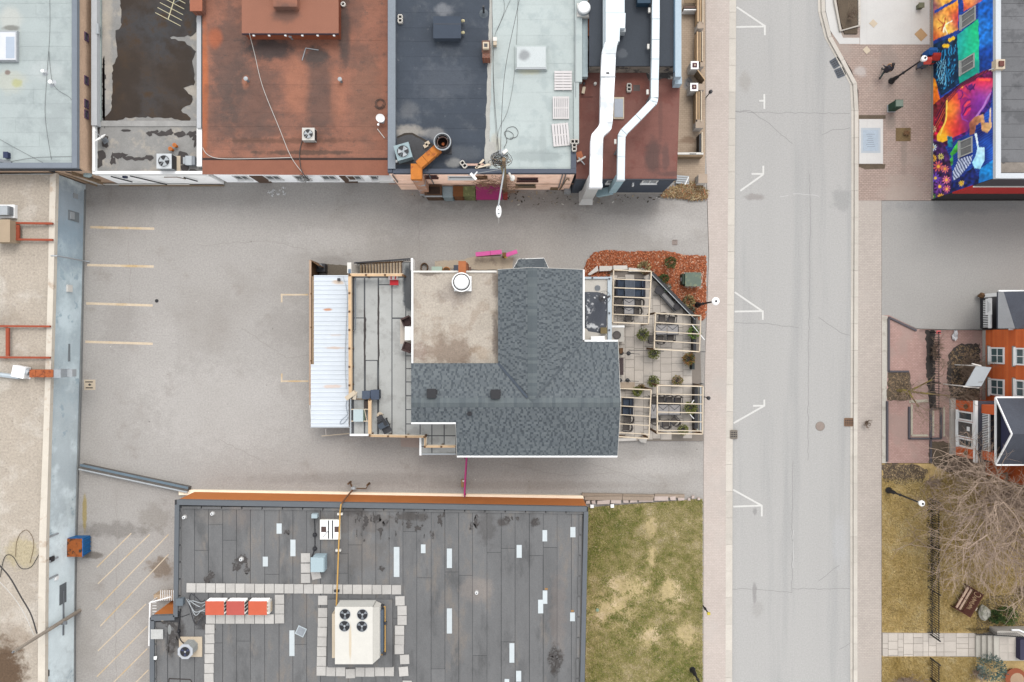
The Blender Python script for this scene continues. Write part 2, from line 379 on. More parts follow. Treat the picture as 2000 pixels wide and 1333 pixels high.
sheet('rose_plaza', [(1737,616),(1790,643),(1920,646),(1935,800),(1890,905),(1722.5,905),(1722.5,616)], .11, m_pinkbr, 'rose brick forecourt in front of the red brick house', 'plaza')
m_strip = mat('worn_concrete', rgb(214,208,196), var=.08, scale=1.2, fine=.14, rough=.9, c2=rgb(190,182,170), c2s=1.2)
sheet('border_strip', [(1722.8,616),(1734,618),(1736,728),(1733,728),(1732,790),(1733,905),(1722.8,905)], .118, m_strip, 'rough pale concrete strip beside the rose brick forecourt', 'strip')

# soil and lawns
m_soil = mat('garden_soil', rgb(112,98,82), var=.25, scale=1.5, fine=.25, fscale=10, rough=1, bump=.5, bscale=14)
m_lawn_g = mat('lawn_soil', rgb(206,186,138), var=.2, scale=.7, fine=.2, fscale=10, rough=1, c2=rgb(222,200,160), c2s=.6, c2lo=.5, c2hi=.62)
m_lawn_t = mat('dry_lawn_soil', rgb(214,184,126), var=.2, scale=.7, fine=.25, fscale=10, rough=1, c2=rgb(176,150,100), c2s=.4)
m_blade = mat('grass_blade', (1,1,1), var=0, fine=0, rough=.9, attr=True)
def smooth_noise(x, y, seed, sc):
    r = np.random.RandomState(seed); v = np.zeros_like(x)
    for k in range(7):
        a = r.uniform(0, 2*np.pi); f = sc*r.uniform(.5, 2.4); v += np.sin(f*(x*np.cos(a)+y*np.sin(a))+r.uniform(0,6.28)+1.5*np.sin(f*.6*(x*np.sin(a)-y*np.cos(a))))
    return v/3.2
def grass(name, poly, z, n, cols, seed, label, bare=None, h=(.05,.12), bw=.02):
    r = np.random.RandomState(seed); P = [W(a,b,z)[:2] for a,b in poly]; xs = [p[0] for p in P]; ys = [p[1] for p in P]
    x = r.uniform(min(xs), max(xs), n); y = r.uniform(min(ys), max(ys), n); k = inpoly(x, y, P); x = x[k]; y = y[k]
    nz = smooth_noise(x, y, seed, .6)*.45+smooth_noise(x, y, seed+1, 1.8)*.35+smooth_noise(x, y, seed+2, 5.0)*.35
    if bare is not None:
        k = r.uniform(size=x.size) > bare(x, y, nz); x = x[k]; y = y[k]; nz = nz[k]
    N = x.size; a = r.uniform(0, 2*np.pi, N); hh = r.uniform(h[0], h[1], N); ln = r.uniform(.4, 1.3, N)*hh; bw_ = bw*r.uniform(.6, 1.4, N)
    dx, dy = np.cos(a), np.sin(a); V = np.zeros((N,3,3), np.float32)
    V[:,0,0] = x-dy*bw_; V[:,0,1] = y+dx*bw_; V[:,0,2] = z; V[:,1,0] = x+dy*bw_; V[:,1,1] = y-dx*bw_; V[:,1,2] = z
    V[:,2,0] = x+dx*ln; V[:,2,1] = y+dy*ln; V[:,2,2] = z+hh
    me = bpy.data.meshes.new(name); me.vertices.add(3*N); me.vertices.foreach_set('co', V.reshape(-1)); me.loops.add(3*N); me.loops.foreach_set('vertex_index', np.arange(3*N, dtype=np.int32))
    me.polygons.add(N); me.polygons.foreach_set('loop_start', np.arange(0,3*N,3, dtype=np.int32)); me.polygons.foreach_set('loop_total', np.full(N,3,np.int32))
    C = np.array(cols); t = np.clip((nz+1)/2*.8+r.uniform(-.28,.28,N)+.1, 0, .999)*(len(C)-1); i = t.astype(int); f = (t-i)[:,None]
    cc = C[i]*(1-f)+C[np.minimum(i+1,len(C)-1)]*f; cc *= r.uniform(.75,1.25,(N,1))
    at = me.attributes.new('tint','FLOAT_COLOR','FACE'); at.data.foreach_set('color', np.hstack([cc,np.ones((N,1))]).astype(np.float32).reshape(-1))
    me.materials.append(m_blade); me.update(); me.validate()
    o = bpy.data.objects.new(name, me); COL.objects.link(o); props(o, label, 'grass', kind='stuff'); return o
LG = [(1144,992),(1372,975),(1372,1420),(1138,1420)]
sheet('lawn', LG, .16, m_lawn_g, 'patchy soil under the green lawn beside the flat-roofed building', 'lawn')
def bare_g(x, y, nz):
    q = [W(1230,1150,.1),W(1200,1190,.1),W(1310,1160,.1),W(1340,1240,.1),W(1265,1240,.1),W(1272,1030,.1),W(1272,1090,.1)]; s_ = [(1.7,1.2),(1.6,1.4),(.9,1.4),(.8,1.0),(1.0,.8),(.4,.8),(.3,1.0)]
    b = np.zeros_like(x)
    for c, (sx, sy) in zip(q, s_): b = np.maximum(b, np.exp(-((x-c.x)/sx)**2-((y-c.y)/sy)**2))
    return np.clip(b*(1.3+.9*nz)+.3*(nz > .75), 0, .95)
grass('lawn_grass', LG, .16, 150000, [rgb(122,134,56),rgb(146,150,72),rgb(184,176,104),rgb(222,204,148),rgb(240,224,184)], 3, 'patchy green and straw grass of the lawn below the lane', bare_g)
LT = [(1723,935),(1822,935),(1905,905),(2110,905),(2110,1234),(1723,1234)]
sheet('dry_lawn', [(1722.8,906),(2110,906),(2110,1420),(1722.8,1420)], .11, m_lawn_t, 'tan dormant lawn soil on the right beyond the pavement', 'lawn')
tan = [rgb(184,154,84),rgb(212,182,112),rgb(232,204,138),rgb(244,224,172)]
grass('dry_grass', LT, .11, 130000, tan, 9, 'golden dormant grass round the bench and iron fence')
grass('dry_grass', [(1723,1284),(1905,1284),(1905,1420),(1723,1420)], .11, 50000, tan, 12, 'straw-coloured grass below the flagstone path')
sheet('soil_bed', [(1724,907),(1790,907),(1812,920),(1800,942),(1760,948),(1726,940)], .13, m_soil, 'bare brown soil patch at the top of the dry lawn', 'soil')
sheet('soil_bed', [(1908,1180),(1935,1165),(2110,1150),(2110,1236),(1908,1233)], .13, m_soil, 'dark soil bed round the boulder and two green shrubs', 'soil')
sheet('soil_bed', [(1735,728),(1775,726),(1782,760),(1778,782),(1733,782)], .13, m_soil, 'dark tree pit in the rose brick forecourt', 'soil')
sheet('soil_bed', [(1815,862),(1840,862),(1900,880),(1960,930),(2110,930),(2110,960),(1880,935),(1815,905)], .13, m_soil, 'shaded soil under bare branches before the bay window', 'soil')
sheet('planter_bed', [(1634,-60),(1675,-60),(1675,66),(1650,66),(1641,40),(1636,0)], .2, m_soil, 'brown planter bed at the top of the street', 'planter')
k_ = [(1633,-60),(1633,0),(1639,46),(1648,69),(1677,69),(1677,-60)]
kerb('planter_kerb', k_, 1, 4, 'white concrete edging round the top planter bed', z1=.28, step=60)
# seams and cracks in the lot
for pts in ([(818,372),(817,440),(819,505)],[(820,890),(818,962)],[(640,690),(560,700),(470,640)],[(250,470),(255,560),(249,640)],[(390,480),(520,470),(600,488)],[(1060,400),(1180,420),(1280,396)],[(700,890),(690,930),(640,945)],[(980,905),(1100,930),(1200,925)],[(1150,905),(1290,950)],[(225,960),(230,1060),(224,1180),(228,1333)],[(430,860),(520,905)]):
    j = []; rr = random.Random(int(pts[0][0]))
    for a, b in zip(pts, pts[1:]):
        n = max(2, int(math.hypot(b[0]-a[0], b[1]-a[1])/8))
        for k in range(n): t = k/n; j.append((a[0]+(b[0]-a[0])*t+rr.uniform(-1.8,1.8), a[1]+(b[1]-a[1])*t+rr.uniform(-1.8,1.8)))
    j.append(pts[-1]); part('crack', strips(j, .8, .1035, MB()), pl('lot_crack',170,163,156), lot)
# loose chips
def chips(name, poly, z, n, cols, seed, label, size=(.03,.10), cat='mulch', tall=.06, wr=(.25,.6)):
    r = random.Random(seed); P = [W(a,b,z)[:2] for a,b in poly]; xs = [p[0] for p in P]; ys = [p[1] for p in P]
    mb = MB(); cc = []; k = 0
    while k < n:
        x, y = r.uniform(min(xs),max(xs)), r.uniform(min(ys),max(ys))
        if not bool(inpoly(np.array([x]),np.array([y]),P)[0]): continue
        k += 1; a = r.uniform(0,6.28); L = r.uniform(*size); wd = L*r.uniform(*wr); t1 = r.uniform(0,tall); t2 = r.uniform(0,tall)
        c, s_ = math.cos(a), math.sin(a)
        mb.add([(x-c*L-s_*wd,y-s_*L+c*wd,z+t1),(x-c*L+s_*wd,y-s_*L-c*wd,z+t1+.005),(x+c*L+s_*wd,y+s_*L-c*wd,z+t2+.005),(x+c*L-s_*wd,y+s_*L+c*wd,z+t2)],[(0,1,2,3)])
        col = r.choice(cols); q = r.uniform(.75,1.25); cc.append((*[v*q for v in col],1))
    return solo(name, mb, m_blade, label, cat, kind='stuff', cols=cc)
m_mulch = mat('red_mulch', rgb(190,110,72), var=.2, scale=2, fine=.3, fscale=12, rough=1, c2=rgb(150,84,54), c2s=1.5)
MU = [(1143,520),(1148,508),(1160,494),(1190,489),(1230,492),(1262,491),(1300,490),(1330,498),(1379,500),(1379,622),(1368,628),(1355,612),(1275,533),(1255,524),(1196,523),(1190,540),(1150,541),(1141,540)]
sheet('mulch_bed', MU, .17, m_mulch, 'raised bed of red-brown bark beside the patio', 'mulch bed')
chips('bark_chips', MU, .17, 7000, [rgb(210,124,82),rgb(184,100,62),rgb(222,142,100),rgb(140,78,48),rgb(186,100,60),rgb(160,84,50),rgb(178,96,58),rgb(226,180,150)], 4, 'loose red bark chips over the bed by the patio', size=(.02,.07))
DR = [(1290,385),(1300,372),(1330,362),(1345,355),(1366,362),(1380,372),(1380,388),(1350,391),(1320,385)]
sheet('weed_bed', DR, .15, m_soil, 'small weedy corner bed beside the dark wall', 'bed')
chips('dry_stalks', DR, .15, 2200, [rgb(176,150,104),rgb(190,160,120),rgb(150,120,80),rgb(206,186,150),rgb(178,120,84),rgb(130,108,78)], 5, 'dry straw stalks and leaves in the corner bed', size=(.05,.22), cat='dry plants', tall=.2, wr=(.05,.16))
chips('leaf_litter', [(1150,-40),(1150,-39),(1151,-40)] if False else [(800,372),(1130,372),(1290,385),(1290,396),(1000,402),(800,384)], .105, 150, [rgb(226,220,210),rgb(200,180,150),rgb(110,96,80),rgb(90,80,70)], 6, 'scattered leaves and scraps along the alley wall', size=(.03,.09), cat='litter')
chips('street_litter', [(180,380),(1370,380),(1370,960),(350,960),(180,700)], .105, 60, [rgb(236,232,226),rgb(120,110,100),rgb(90,84,78)], 8, 'tiny bits of rubbish strewn over the parking lot', size=(.02,.05), cat='litter', tall=.02)

chips('soil_litter', [(1726,908),(1790,908),(1812,922),(1800,942),(1726,940)], .135, 700, [rgb(150,128,100),rgb(110,92,72),rgb(176,152,116),rgb(90,76,60)], 15, 'dead leaves over the bare patch by the white-headed lamp', size=(.02,.08), cat='litter', tall=.04)
chips('soil_litter', [(1856,690),(1874,675),(1912,675),(1912,782),(1860,776)], .135, 900, [rgb(140,118,94),rgb(100,86,70),rgb(160,136,106)], 16, 'dead leaves under the dense brown shrub', size=(.02,.09), cat='litter', tall=.05)
chips('soil_litter', [(1737,730),(1773,728),(1778,780),(1736,780)], .135, 500, [rgb(140,118,94),rgb(100,86,70),rgb(160,136,106)], 17, 'dead leaves in the forecourt tree pit', size=(.02,.08), cat='litter', tall=.04)
chips('paper_scraps', [(520,374),(560,364),(560,380),(530,384)], .105, 45, [rgb(240,240,238)], 18, 'torn white paper scraps below the red-roofed building', size=(.02,.09), cat='litter', tall=.03)
# parking stall lines and hatching
for i, (a, b, t) in enumerate([((176,444),(301,447),'northernmost, nearest the white building'),((170,518),(300,521),'second from the north'),((168,593),(298,597),'third from the north'),((166,668),(298,672),'southernmost, nearest the small cream marking')]):
    marks([(a,b)], 'stall_line', 'cream stall line off the blue wall, '+t, z=.104, wpx=4.6, mt=m_mark2, group='stall lines by the blue wall')
marks([((548,576),(602,576)),((550,574),(550,591))], 'corner_marking', 'cream painted corner bracket beside the north end of the wooden fence', z=.104, wpx=3.2, mt=m_mark2)
marks([((548,745),(602,745)),((550,730),(550,747))], 'corner_marking', 'cream painted corner bracket beside the south end of the wooden fence', z=.104, wpx=3.2, mt=m_mark2)
HL = [((410,845),(557,700)),((415,915),(635,705)),((405,1025),(715,705)),((425,1095),(715,790)),((415,1200),(620,1000)),((410,1310),(625,1095)),((470,1345),(625,1190)),((565,1345),(630,1280))]
HN = ['first and shortest from the top','second from the top','third from the top','fourth from the top','fifth from the top','sixth from the top','second from the bottom','at the very bottom']
for (a, b), t in zip(HL, HN):
    marks([((a[0]/2.174,720+a[1]/2.174),(b[0]/2.174,720+b[1]/2.174))], 'hatch_line', 'faded cream diagonal hatch line, '+t, z=.104, wpx=2.0, mt=m_mark2, group='diagonal hatching in the lower lane')
pm = solo('ground_sign', MB().pbox(164,742,186,762,.1,.106), cream, 'cream painted square with black marks by the blue wall', 'marking')
mk = MB().pbox(166,745.5,181,747.5,.106,.110).pbox(167,757,181,759,.106,.110).pbox(172,751,178,753,.106,.110).pbox(174,749.5,176,754,.106,.109)
part('black_mark', mk, black, pm)
# drains
m_iron = pl('cast_iron', 150,140,128, rough=.7); m_ironb = pl('cast_iron_dark', 92,100,110, rough=.6); m_ironr = pl('rusty_iron', 150,116,90, rough=.8)
def grate(px, py, sx, sy, ang, z, m, label, bars=4):
    c = W(px, py, z); t = thing('drain_grate', label, 'drain', (c.x,c.y,z), ang)
    part('frame', MB().box(-sx/2,sx/2,-sy/2,sy/2,.0,.004), black, t, local=True)
    f = MB()
    for s_ in (-1,1): f.box(s_*sx/2-.03,s_*sx/2+.03,-sy/2,sy/2,.002,.02); f.box(-sx/2+.031,sx/2-.031,s_*sy/2-.03,s_*sy/2+.03,.002,.019)
    part('rim', f, m, t, local=True)
    for k in range(bars):
        y = -sy/2+.08+(sy-.16)*k/(bars-1); part('bar', MB().box(-sx/2+.031,sx/2-.031,y-.028,y+.028,.002,.018), m, t, local=True)
    for k in (-.25,0,.25): part('bar', MB().box(k*sx-.015,k*sx+.015,-sy/2+.05,sy/2-.05,.0035,.017), m, t, local=True)
grate(1632,123,.62,.62,math.radians(32),0.0,m_ironb,'black street drain grate, upper of the pair at the kerb bend')
grate(1641,142,.62,.62,math.radians(24),0.0,m_ironb,'black street drain grate, lower of the pair at the kerb bend')
grate(1433,849,.5,.6,0,.126,m_iron,'brown drain grate in the left kerb by the lower pergola')
grate(1658,825,.62,.55,0,.021,m_ironr,'rusty drain grate at the right kerb beside a pile of twigs')
c = W(1602,833); t = thing('manhole_cover','round brown manhole cover in the right lane','manhole',(c.x,c.y,0))
part('cover', MB().lathe((0,0),[(.30,.002),(.30,.008),(.27,.012)],24), mat('worn_manhole',rgb(170,154,144),var=.1), t, local=True); part('rim', MB().ring((0,0),.34,.31,.002,.013), m_iron, t, local=True)
grate(1318,474,.34,.34,0,.102,mat('pale_iron',rgb(165,150,142)),'small square drain in the lane above the bark bed',4)
c = W(306,588,.1); solo('lot_drain', MB().lathe((c.x,c.y),[(.13,.10),(.13,.112),(.06,.115)],12), black, 'small black drain cap between the stall lines', 'drain')
# plaza slab with hatch
t = thing('memorial_slab','bright concrete slab with inset grey panel on the plaza','slab',W(1701,278,.12))
part('slab', MB().pbox(1678.5,233,1725,320,.12,.17), m_concr, t); part('rim', MB().pbox(1682,250,1720,299,.171,.176), pl('slab_rim',200,208,214), t)
ins = part('panel', MB().pbox(1686,254,1716,295,.1765,.182), mat('etched_panel',rgb(186,200,212),var=.1,scale=4,fine=.15,fscale=20,rough=.5), t)
for k in range(7): part('inscription_line', MB().pbox(1692+((k*37)%5),262+k*4,1709-((k*53)%6),263+k*4,.182,.1835), pl('inscription',150,160,172), ins)
part('joint', MB().pbox(1677.5,225,1730,232.5,.117,.122), m_soil, t)
# ------------------------------------------------------------------ buildings: shared bits
def rect(x0, y0, x1, y1): return [(x0,y0),(x1,y0),(x1,y1),(x0,y1)]
def walls(t, pts, z, m, inset=.06, zt=None, z0=.0, name='wall'):
    P = [W(a,b,z)[:2] for a,b in pts]; cx = sum(p[0] for p in P)/len(P); cy = sum(p[1] for p in P)/len(P)
    P = [(x+(inset if x < cx else -inset), y+(inset if y < cy else -inset)) for x,y in P]
    return part(name, MB().prism(P, z0, (z if zt is None else zt)), m, t)
def deck(t, pts, z, m, th=.12, name='roof'): return part(name, MB().pprism(pts, z-th, z), m, t)
def coping(t, rects, z, m, h=.25, below=.1, name='parapet'):
    for r in rects: part(name, MB().pbox(*r, z-below, z+h), m, t)
def sheets(t, x0, y0, x1, y1, z, edges, axis, m, gap=1.0, seed=1, th=.006, cuts=.35, name='roof_sheet'):
    r = random.Random(seed)
    for i, (a, b) in enumerate(zip(edges, edges[1:])):
        lo, hi = (y0,y1) if axis == 'x' else (x0,x1)
        ks = [lo, hi]
        if r.random() < cuts: ks = [lo, lo+(hi-lo)*r.uniform(.25,.8), hi]
        for c, d in zip(ks, ks[1:]):
            zz = z+th*r.uniform(.6,1.6); j = r.uniform(-.4,.4)
            if axis == 'x': part(name, MB().pbox(a+gap/2, c+gap/2, b-gap/2+j, d-gap/2, z+.001, zz, at=z), m, t)
            else: part(name, MB().pbox(c+gap/2, a+gap/2, d-gap/2, b-gap/2+j, z+.001, zz, at=z), m, t)
def window(t, a, b, z0, z1, nrm, fm=None, gm=None, mull=(1,1), d=.06, shutters=None, fw=.07, sill=True):
    """a, b: world xy of the opening's ends along the wall; nrm: outward normal."""
    a = Vector((a[0],a[1],0)); b = Vector((b[0],b[1],0)); n = Vector((nrm[0],nrm[1],0)).normalized(); u = (b-a); L = u.length; u.normalize()
    def slab(s0, s1, za, zb, d0, d1):
        P = [a+u*s0+n*d0, a+u*s1+n*d0, a+u*s1+n*d1, a+u*s0+n*d1]
        return MB().prism([p[:2] for p in P], za, zb)
    g = part('window', slab(.02, L-.02, z0+.02, z1-.02, -.03, .012), gm or glass, t)
    for s0, s1, za, zb in ((0,fw,z0,z1),(L-fw,L,z0,z1),(fw,L-fw,z0,z0+fw),(fw,L-fw,z1-fw,z1)): part('frame', slab(s0,s1,za,zb,-.02,d), fm or white, g)
    for k in range(mull[0]): x = L*(k+1)/(mull[0]+1); part('mullion', slab(x-.025,x+.025,z0+fw,z1-fw,-.02,d*.7), fm or white, g)
    for k in range(mull[1]): z = z0+(z1-z0)*(k+1)/(mull[1]+1); part('mullion', slab(fw,L-fw,z-.022,z+.022,-.02,d*.6), fm or white, g)
    if sill: part('sill', slab(-.05,L+.05,z0-.07,z0-.005,-.02,d+.07), fm or white, g)
    if shutters:
        for s0, s1 in ((-.42,-.04),(L+.04,L+.42)): part('shutter', slab(s0,s1,z0,z1,-.01,.04), shutters, g)
    return g
def line(pts, z, sag=0, n=1):
    out = []
    for p in pts: out.append(W(p[0], p[1], p[2] if len(p) > 2 else z))
    return out
def smooth_line(pts, n=6):
    P = [Vector(p) for p in pts]; out = []
    for i in range(len(P)-1):
        p0, p1, p2, p3 = P[max(i-1,0)], P[i], P[i+1], P[min(i+2,len(P)-1)]
        for k in range(n):
            t = k/n; out.append(.5*((2*p1)+(-p0+p2)*t+(2*p0-5*p1+4*p2-p3)*t*t+(-p0+3*p1-3*p2+p3)*t**3))
    return out+[P[-1]]
def wire(name, pts, z, r, m, label, cat='cable', parent=None, sm=True, group=None):
    P = line(pts, z); P = smooth_line(P) if sm else P
    if parent: return part(name, MB().tube(P, r, 5), m, parent)
    return solo(name, MB().tube(P, r, 5), m, label, cat, group=group)

# ------------------------------------------------------------------ left building with the blue wall
LZ = 3.4
tL = thing('flat_building','long building with beige gravel roof and pale blue wall on the far left','building',W(20,760))
m_gravel = mat('beige_gravel', rgb(200,188,172), var=.1, scale=.5, fine=.24, fscale=7, rough=1, bump=.6, bscale=12, c2=rgb(214,204,190), c2s=.3, c3=rgb(160,148,132), c3s=6, c3lo=.62, c3hi=.7,
               spots=[(10,1320,LZ,45,75,.95,rgb(104,80,58),.8),(10,620,LZ,40,30,.3,rgb(150,136,120)),(60,720,LZ,60,10,.4,rgb(150,136,120)),(45,1080,LZ,40,30,.5,rgb(206,190,140),.8),(10,1240,LZ,60,30,.4,rgb(150,130,110))])
m_blue = mat('pale_blue_render', rgb(164,173,176,.92), var=.1, scale=.6, fine=.08, rough=.85, c2=rgb(190,200,202,.95), c2s=.35, c2lo=.45, c2hi=.65, c3=rgb(140,154,160,.95), c3s=.8,
             spots=[(150,420,1,60,70,.85,rgb(128,138,146,.95),.6),(140,620,1.5,40,200,.35,rgb(140,158,166,.95),.7),(120,1180,1.5,60,180,.6,rgb(204,216,218,.95),.7),(150,480,1,30,60,.5,rgb(116,134,146,.95))])
Lo = [(-300,341),(109,338),(104,560),(98,760),(94,900),(90,1050),(88,1200),(87,1420),(-300,1420)]
Li = [(97,341),(93,560),(87,760),(82,900),(76,1050),(74,1200),(73,1420)]
walls(tL, Lo, LZ, m_blue, inset=.05)
part('wall_foot', MB().prism([W(*p,0)[:2] for p in [(170,372),(166,540),(162,760),(157,908),(152,1080),(150,1250),(150,1420),(148,1420),(148,1250),(150,1080),(155,908),(160,760),(164,540),(168,372)]], .1, .28), mat('wall_foot',rgb(150,152,150),var=.2,scale=2), tL)
deck(tL, [(-300,341)]+Li[:1]+Li[1:]+[(-300,1420)], LZ+.02, m_gravel, .1)
for (a, b), (c, d), (e, f), (g, h) in zip(zip(Li, Li[1:]), zip(Li[1:], Li[2:]+[Li[-1]]), zip([(109,338),(104,560),(98,760),(94,900),(90,1050),(88,1200)], [(104,560),(98,760),(94,900),(90,1050),(88,1200),(87,1420)]), Li):
    part('parapet', MB().pprism([a, e, f, b], LZ-.2, LZ+.12), mat('white_coping',rgb(238,228,212),var=.08,scale=1.5,fine=.06,c2=rgb(214,196,176),c2s=1.2,c2lo=.55,c2hi=.7), tL)
def wallplate(y, z0, z1, w_, m, name='patch', d=.04, dx=0):   # things fixed to the blue wall, at photo y
    X = np.interp(y, [338,560,760,900,1050,1200,1420], [109,104,98,94,90,88,87]); p = W(X, y, LZ); q = (W(0,y-w_/2,LZ).y, W(0,y+w_/2,LZ).y)
    return part(name, MB().box(p.x-.06, p.x+d-.04+dx, q[0], q[1], z0, z1), m, tL)
wallplate(370,1.0,1.5,10,ltgrey); wallplate(412,1.4,1.8,14,ltgrey,'vent',.08); wallplate(412,.8,2.0,20,mat('patch_grey',rgb(150,158,162)),'patch',.015); wallplate(560,1.5,2.0,14,offwhite,'meter_box',.12)
wallplate(690,1.4,1.6,36,mat('patch_grey',rgb(150,158,162)),'patch',.02); wallplate(1180,1.2,1.9,40,mat('dark_opening',rgb(120,126,130)),'shutter_panel',.03); wallplate(1220,1.45,1.55,90,grey,'conduit',.06); wallplate(1320,3.0,3.3,12,dark,'vent',.08)
for y in (1052,1100,1135): wallplate(y,2.2,3.3,3,ltgrey,'pipe',.1)
wallplate(1098,2.6,3.0,10,dark,'vent',.1); wallplate(1140,2.2,2.5,7,white,'lamp',.15)
part('downpipe', MB().tube([W(99,500,LZ+.13),W(106,500,LZ+.1)+Vector((.15,0,0)),Vector((W(106,500,LZ).x+.15,W(106,500,LZ).y,.3)),Vector((W(106,500,LZ).x+.35,W(106,500,LZ).y,.12))], .05, 8), ltgrey, tL)
m_brickred = mat('red_steel', rgb(178,86,58), var=.15, scale=3, fine=.1)
for ys, xr, xc, nm in (((437,469),(18,103),35,'beside the tan roof box'),((638,699),(-60,98),15,'above the rusty roof duct')):
    t = thing('roof_frame','red steel beam frame on gravel roof '+nm,'steel frame',W(60,ys[0],LZ))
    for y in ys: part('beam', MB().bar(W(xr[0],y-1,LZ+.35),W(xr[1],y,LZ+.3),.13,.16), m_brickred, t)
    part('cross_beam', MB().bar(W(xc,ys[0]+3,LZ+.34),W(xc,ys[1]-3,LZ+.34),.20,.14), m_brickred, t)
    for x in (max(xr[0],2)+8, xr[1]-14):
        for y in ys: q = W(x,y,LZ+.2); part('foot', MB().box(q.x-.06,q.x+.06,q.y-.06,q.y+.06,LZ+.02,LZ+.27), m_brickred, t)
t = thing('roof_cabinet','tan metal cabinet on gravel roof beside red steel beams','cabinet',W(8,450,LZ)); part('body', MB().pbox(-20,430,18,472,LZ+.02,LZ+1.0), pl('tan_metal',190,168,140), t); part('lid', MB().pbox(-21,429,19,473,LZ+1.0,LZ+1.05), pl('tan_metal',190,168,140), t)
part('latch', MB().pbox(17.5,446,19.5,450,LZ+.7,LZ+.8), white, t)
t = thing('roof_air_unit','white rooftop ventilation box at the far left edge','vent box',W(12,412,LZ)); part('base', MB().pbox(-20,400,28,426,LZ+.02,LZ+.3), white, t); part('hood', MB().pbox(-20,402,14,420,LZ+.3,LZ+.8), ltgrey, t); part('grille', MB().pbox(14.2,403,18,419,LZ+.35,LZ+.7), grey, t)
t = thing('roof_duct','rusty and white duct run crossing the white coping of blue wall','duct',W(70,730,LZ))
part('pipe', MB().tube([W(-60,725,LZ+.35),W(38,737,LZ+.35)], .16, 8), galv, t); part('elbow_box', MB().rbox(W(36,727,LZ+.6),.85,.75,LZ+.1,LZ+.65,math.radians(-12)), white, t); part('elbow_foot', MB().rbox(W(40,731,LZ+.3),1.1,.5,LZ+.02,LZ+.1,math.radians(-12)), white, t)
part('collar', MB().tube([W(50,725,LZ+.45),W(57,729,LZ+.45)], .2, 8), ltgrey, t)
for a, b in ((57,69),(69.6,87),(87.6,103)): part('duct_section', MB().pbox(a,722.5,b,737.5,LZ+.2,LZ+.62), rust, t)
p = W(106,730,LZ+.5); part('drop_elbow', MB().box(p.x-.1,p.x+.45,p.y-.28,p.y+.28,LZ-.35,LZ+.55), mat('weathered_zinc',rgb(180,186,190),var=.2,scale=3), t); part('outlet', MB().box(p.x+.45,p.x+.8,p.y-.25,p.y+.25,LZ-.55,LZ-.1), ltgrey, t)
wire('roof_cable',[(0,1128),(5,1100),(12,1085),(25,1088),(40,1110),(60,1108),(75,1085),(79,1082)],LZ+.06,.022,cable_k,'looping black cable lying on the gravel roof')
wire('roof_cable',[(30,1088),(32,1060),(40,1042),(52,1036),(63,1050),(65,1070),(58,1100)],LZ+.05,.018,mat('brown_cable',rgb(140,120,96)),'thin brown looped cable above the black one on gravel roof')
pb = W(157,1192); t = thing('utility_pole','leaning-looking grey wooden utility pole at the foot of blue wall','utility pole',(pb.x,pb.y,.1))
part('pole', MB().tube([(pb.x,pb.y,0),(pb.x,pb.y,6.6)],.14,10,.1), mat('weathered_pole',rgb(176,164,150),var=.2,scale=2,fine=.15), t); part('bracket', MB().box(pb.x-.1,pb.x+.35,pb.y-.2,pb.y+.02,2.0,2.1), grey, t)
part('insulator', MB().cyl((pb.x,pb.y),.05,6.6,6.75,8), grey, t)
for q, m, r in (([(72,1238,4.6),(60,1200,4.75),(40,1165,4.9),(20,1130,5.05),(0,1106,5.2),(-60,1040,5.6)],cable_k,.045),([(66,1241,4.9),(50,1205,5.0),(30,1172,5.1),(0,1138,5.3),(-60,1080,5.6)],cable_w,.02)): part('cable', MB().tube(smooth_line(line(q,0)),r,5), m, t)
# dumpster
c = W(166,1060); t = thing('dumpster','blue steel dumpster with rusty brown lid against pale blue wall','dumpster',(c.x,c.y,.1))
m_db = pl('dumpster_blue',28,120,190,rough=.5); x0,x1,y0,y1 = c.x-.62,c.x+.55,c.y-.66,c.y+.62
part('body', MB().add([(x0+.1,y0+.05,.2),(x1-.05,y0+.05,.2),(x1-.05,y1-.05,.2),(x0+.1,y1-.05,.2),(x0,y0,1.1),(x1,y0,1.1),(x1,y1,1.1),(x0,y1,1.1)],[(3,2,1,0),(4,5,6,7),(0,1,5,4),(1,2,6,5),(2,3,7,6),(3,0,4,7)]), m_db, t)
for k in range(4): y = y0+.12+k*.32; part('rib', MB().box(x1-.03,x1+.03,y,y+.07,.25,1.05), m_db, t)
part('lid', MB().box(x0-.02,x1-.03,y0-.02,y1-.02,1.1,1.15), mat('rusty_lid',rgb(176,98,44),var=.25,scale=4,fine=.15,c2=rgb(90,58,40),c2s=3), t); part('lid_rim', MB().box(x1-.028,x1+.02,y0,y1,1.08,1.17), m_db, t); part('hinge', MB().box(x1-.25,x1-.1,y0+.3,y0+.5,1.15,1.19), dark, t)
for dx in (-.4,.35):
    for dy in (-.45,.45): part('foot', MB().box(c.x+dx-.06,c.x+dx+.06,c.y+dy-.05,c.y+dy+.05,.1,.2), dark, t)
# low barrier wall across the lane
t = thing('low_wall','low dark retaining wall with pale steel rail crossing the lane','wall',W(260,935))
m_dk = mat('stained_concrete',rgb(120,114,108),var=.25,scale=2,fine=.2)
A, B_ = W(157,911,.5), W(368,956,.5)
part('wall_body', MB().bar(Vector((A.x,A.y,.3)),Vector((B_.x,B_.y,.3)),.30,.5), m_dk, t)
d = (B_-A).normalized(); nrm = Vector((d.y,-d.x,0))
part('rail', MB().tube([A+nrm*.2+Vector((0,0,.12)),B_+nrm*.2+Vector((0,0,.12))],.06,8), ltgrey, t)
part('coping', MB().bar(A-nrm*.1+Vector((0,0,.08)),B_-nrm*.1+Vector((0,0,.08)),.16,.05), mat('dull_blue_steel',rgb(120,138,150)), t)
for k in range(8): q = A+(B_-A)*(.04+.92*k/7)+nrm*.2; part('rail_post', MB().cyl(q,.03,.1,.6,6), grey, t)

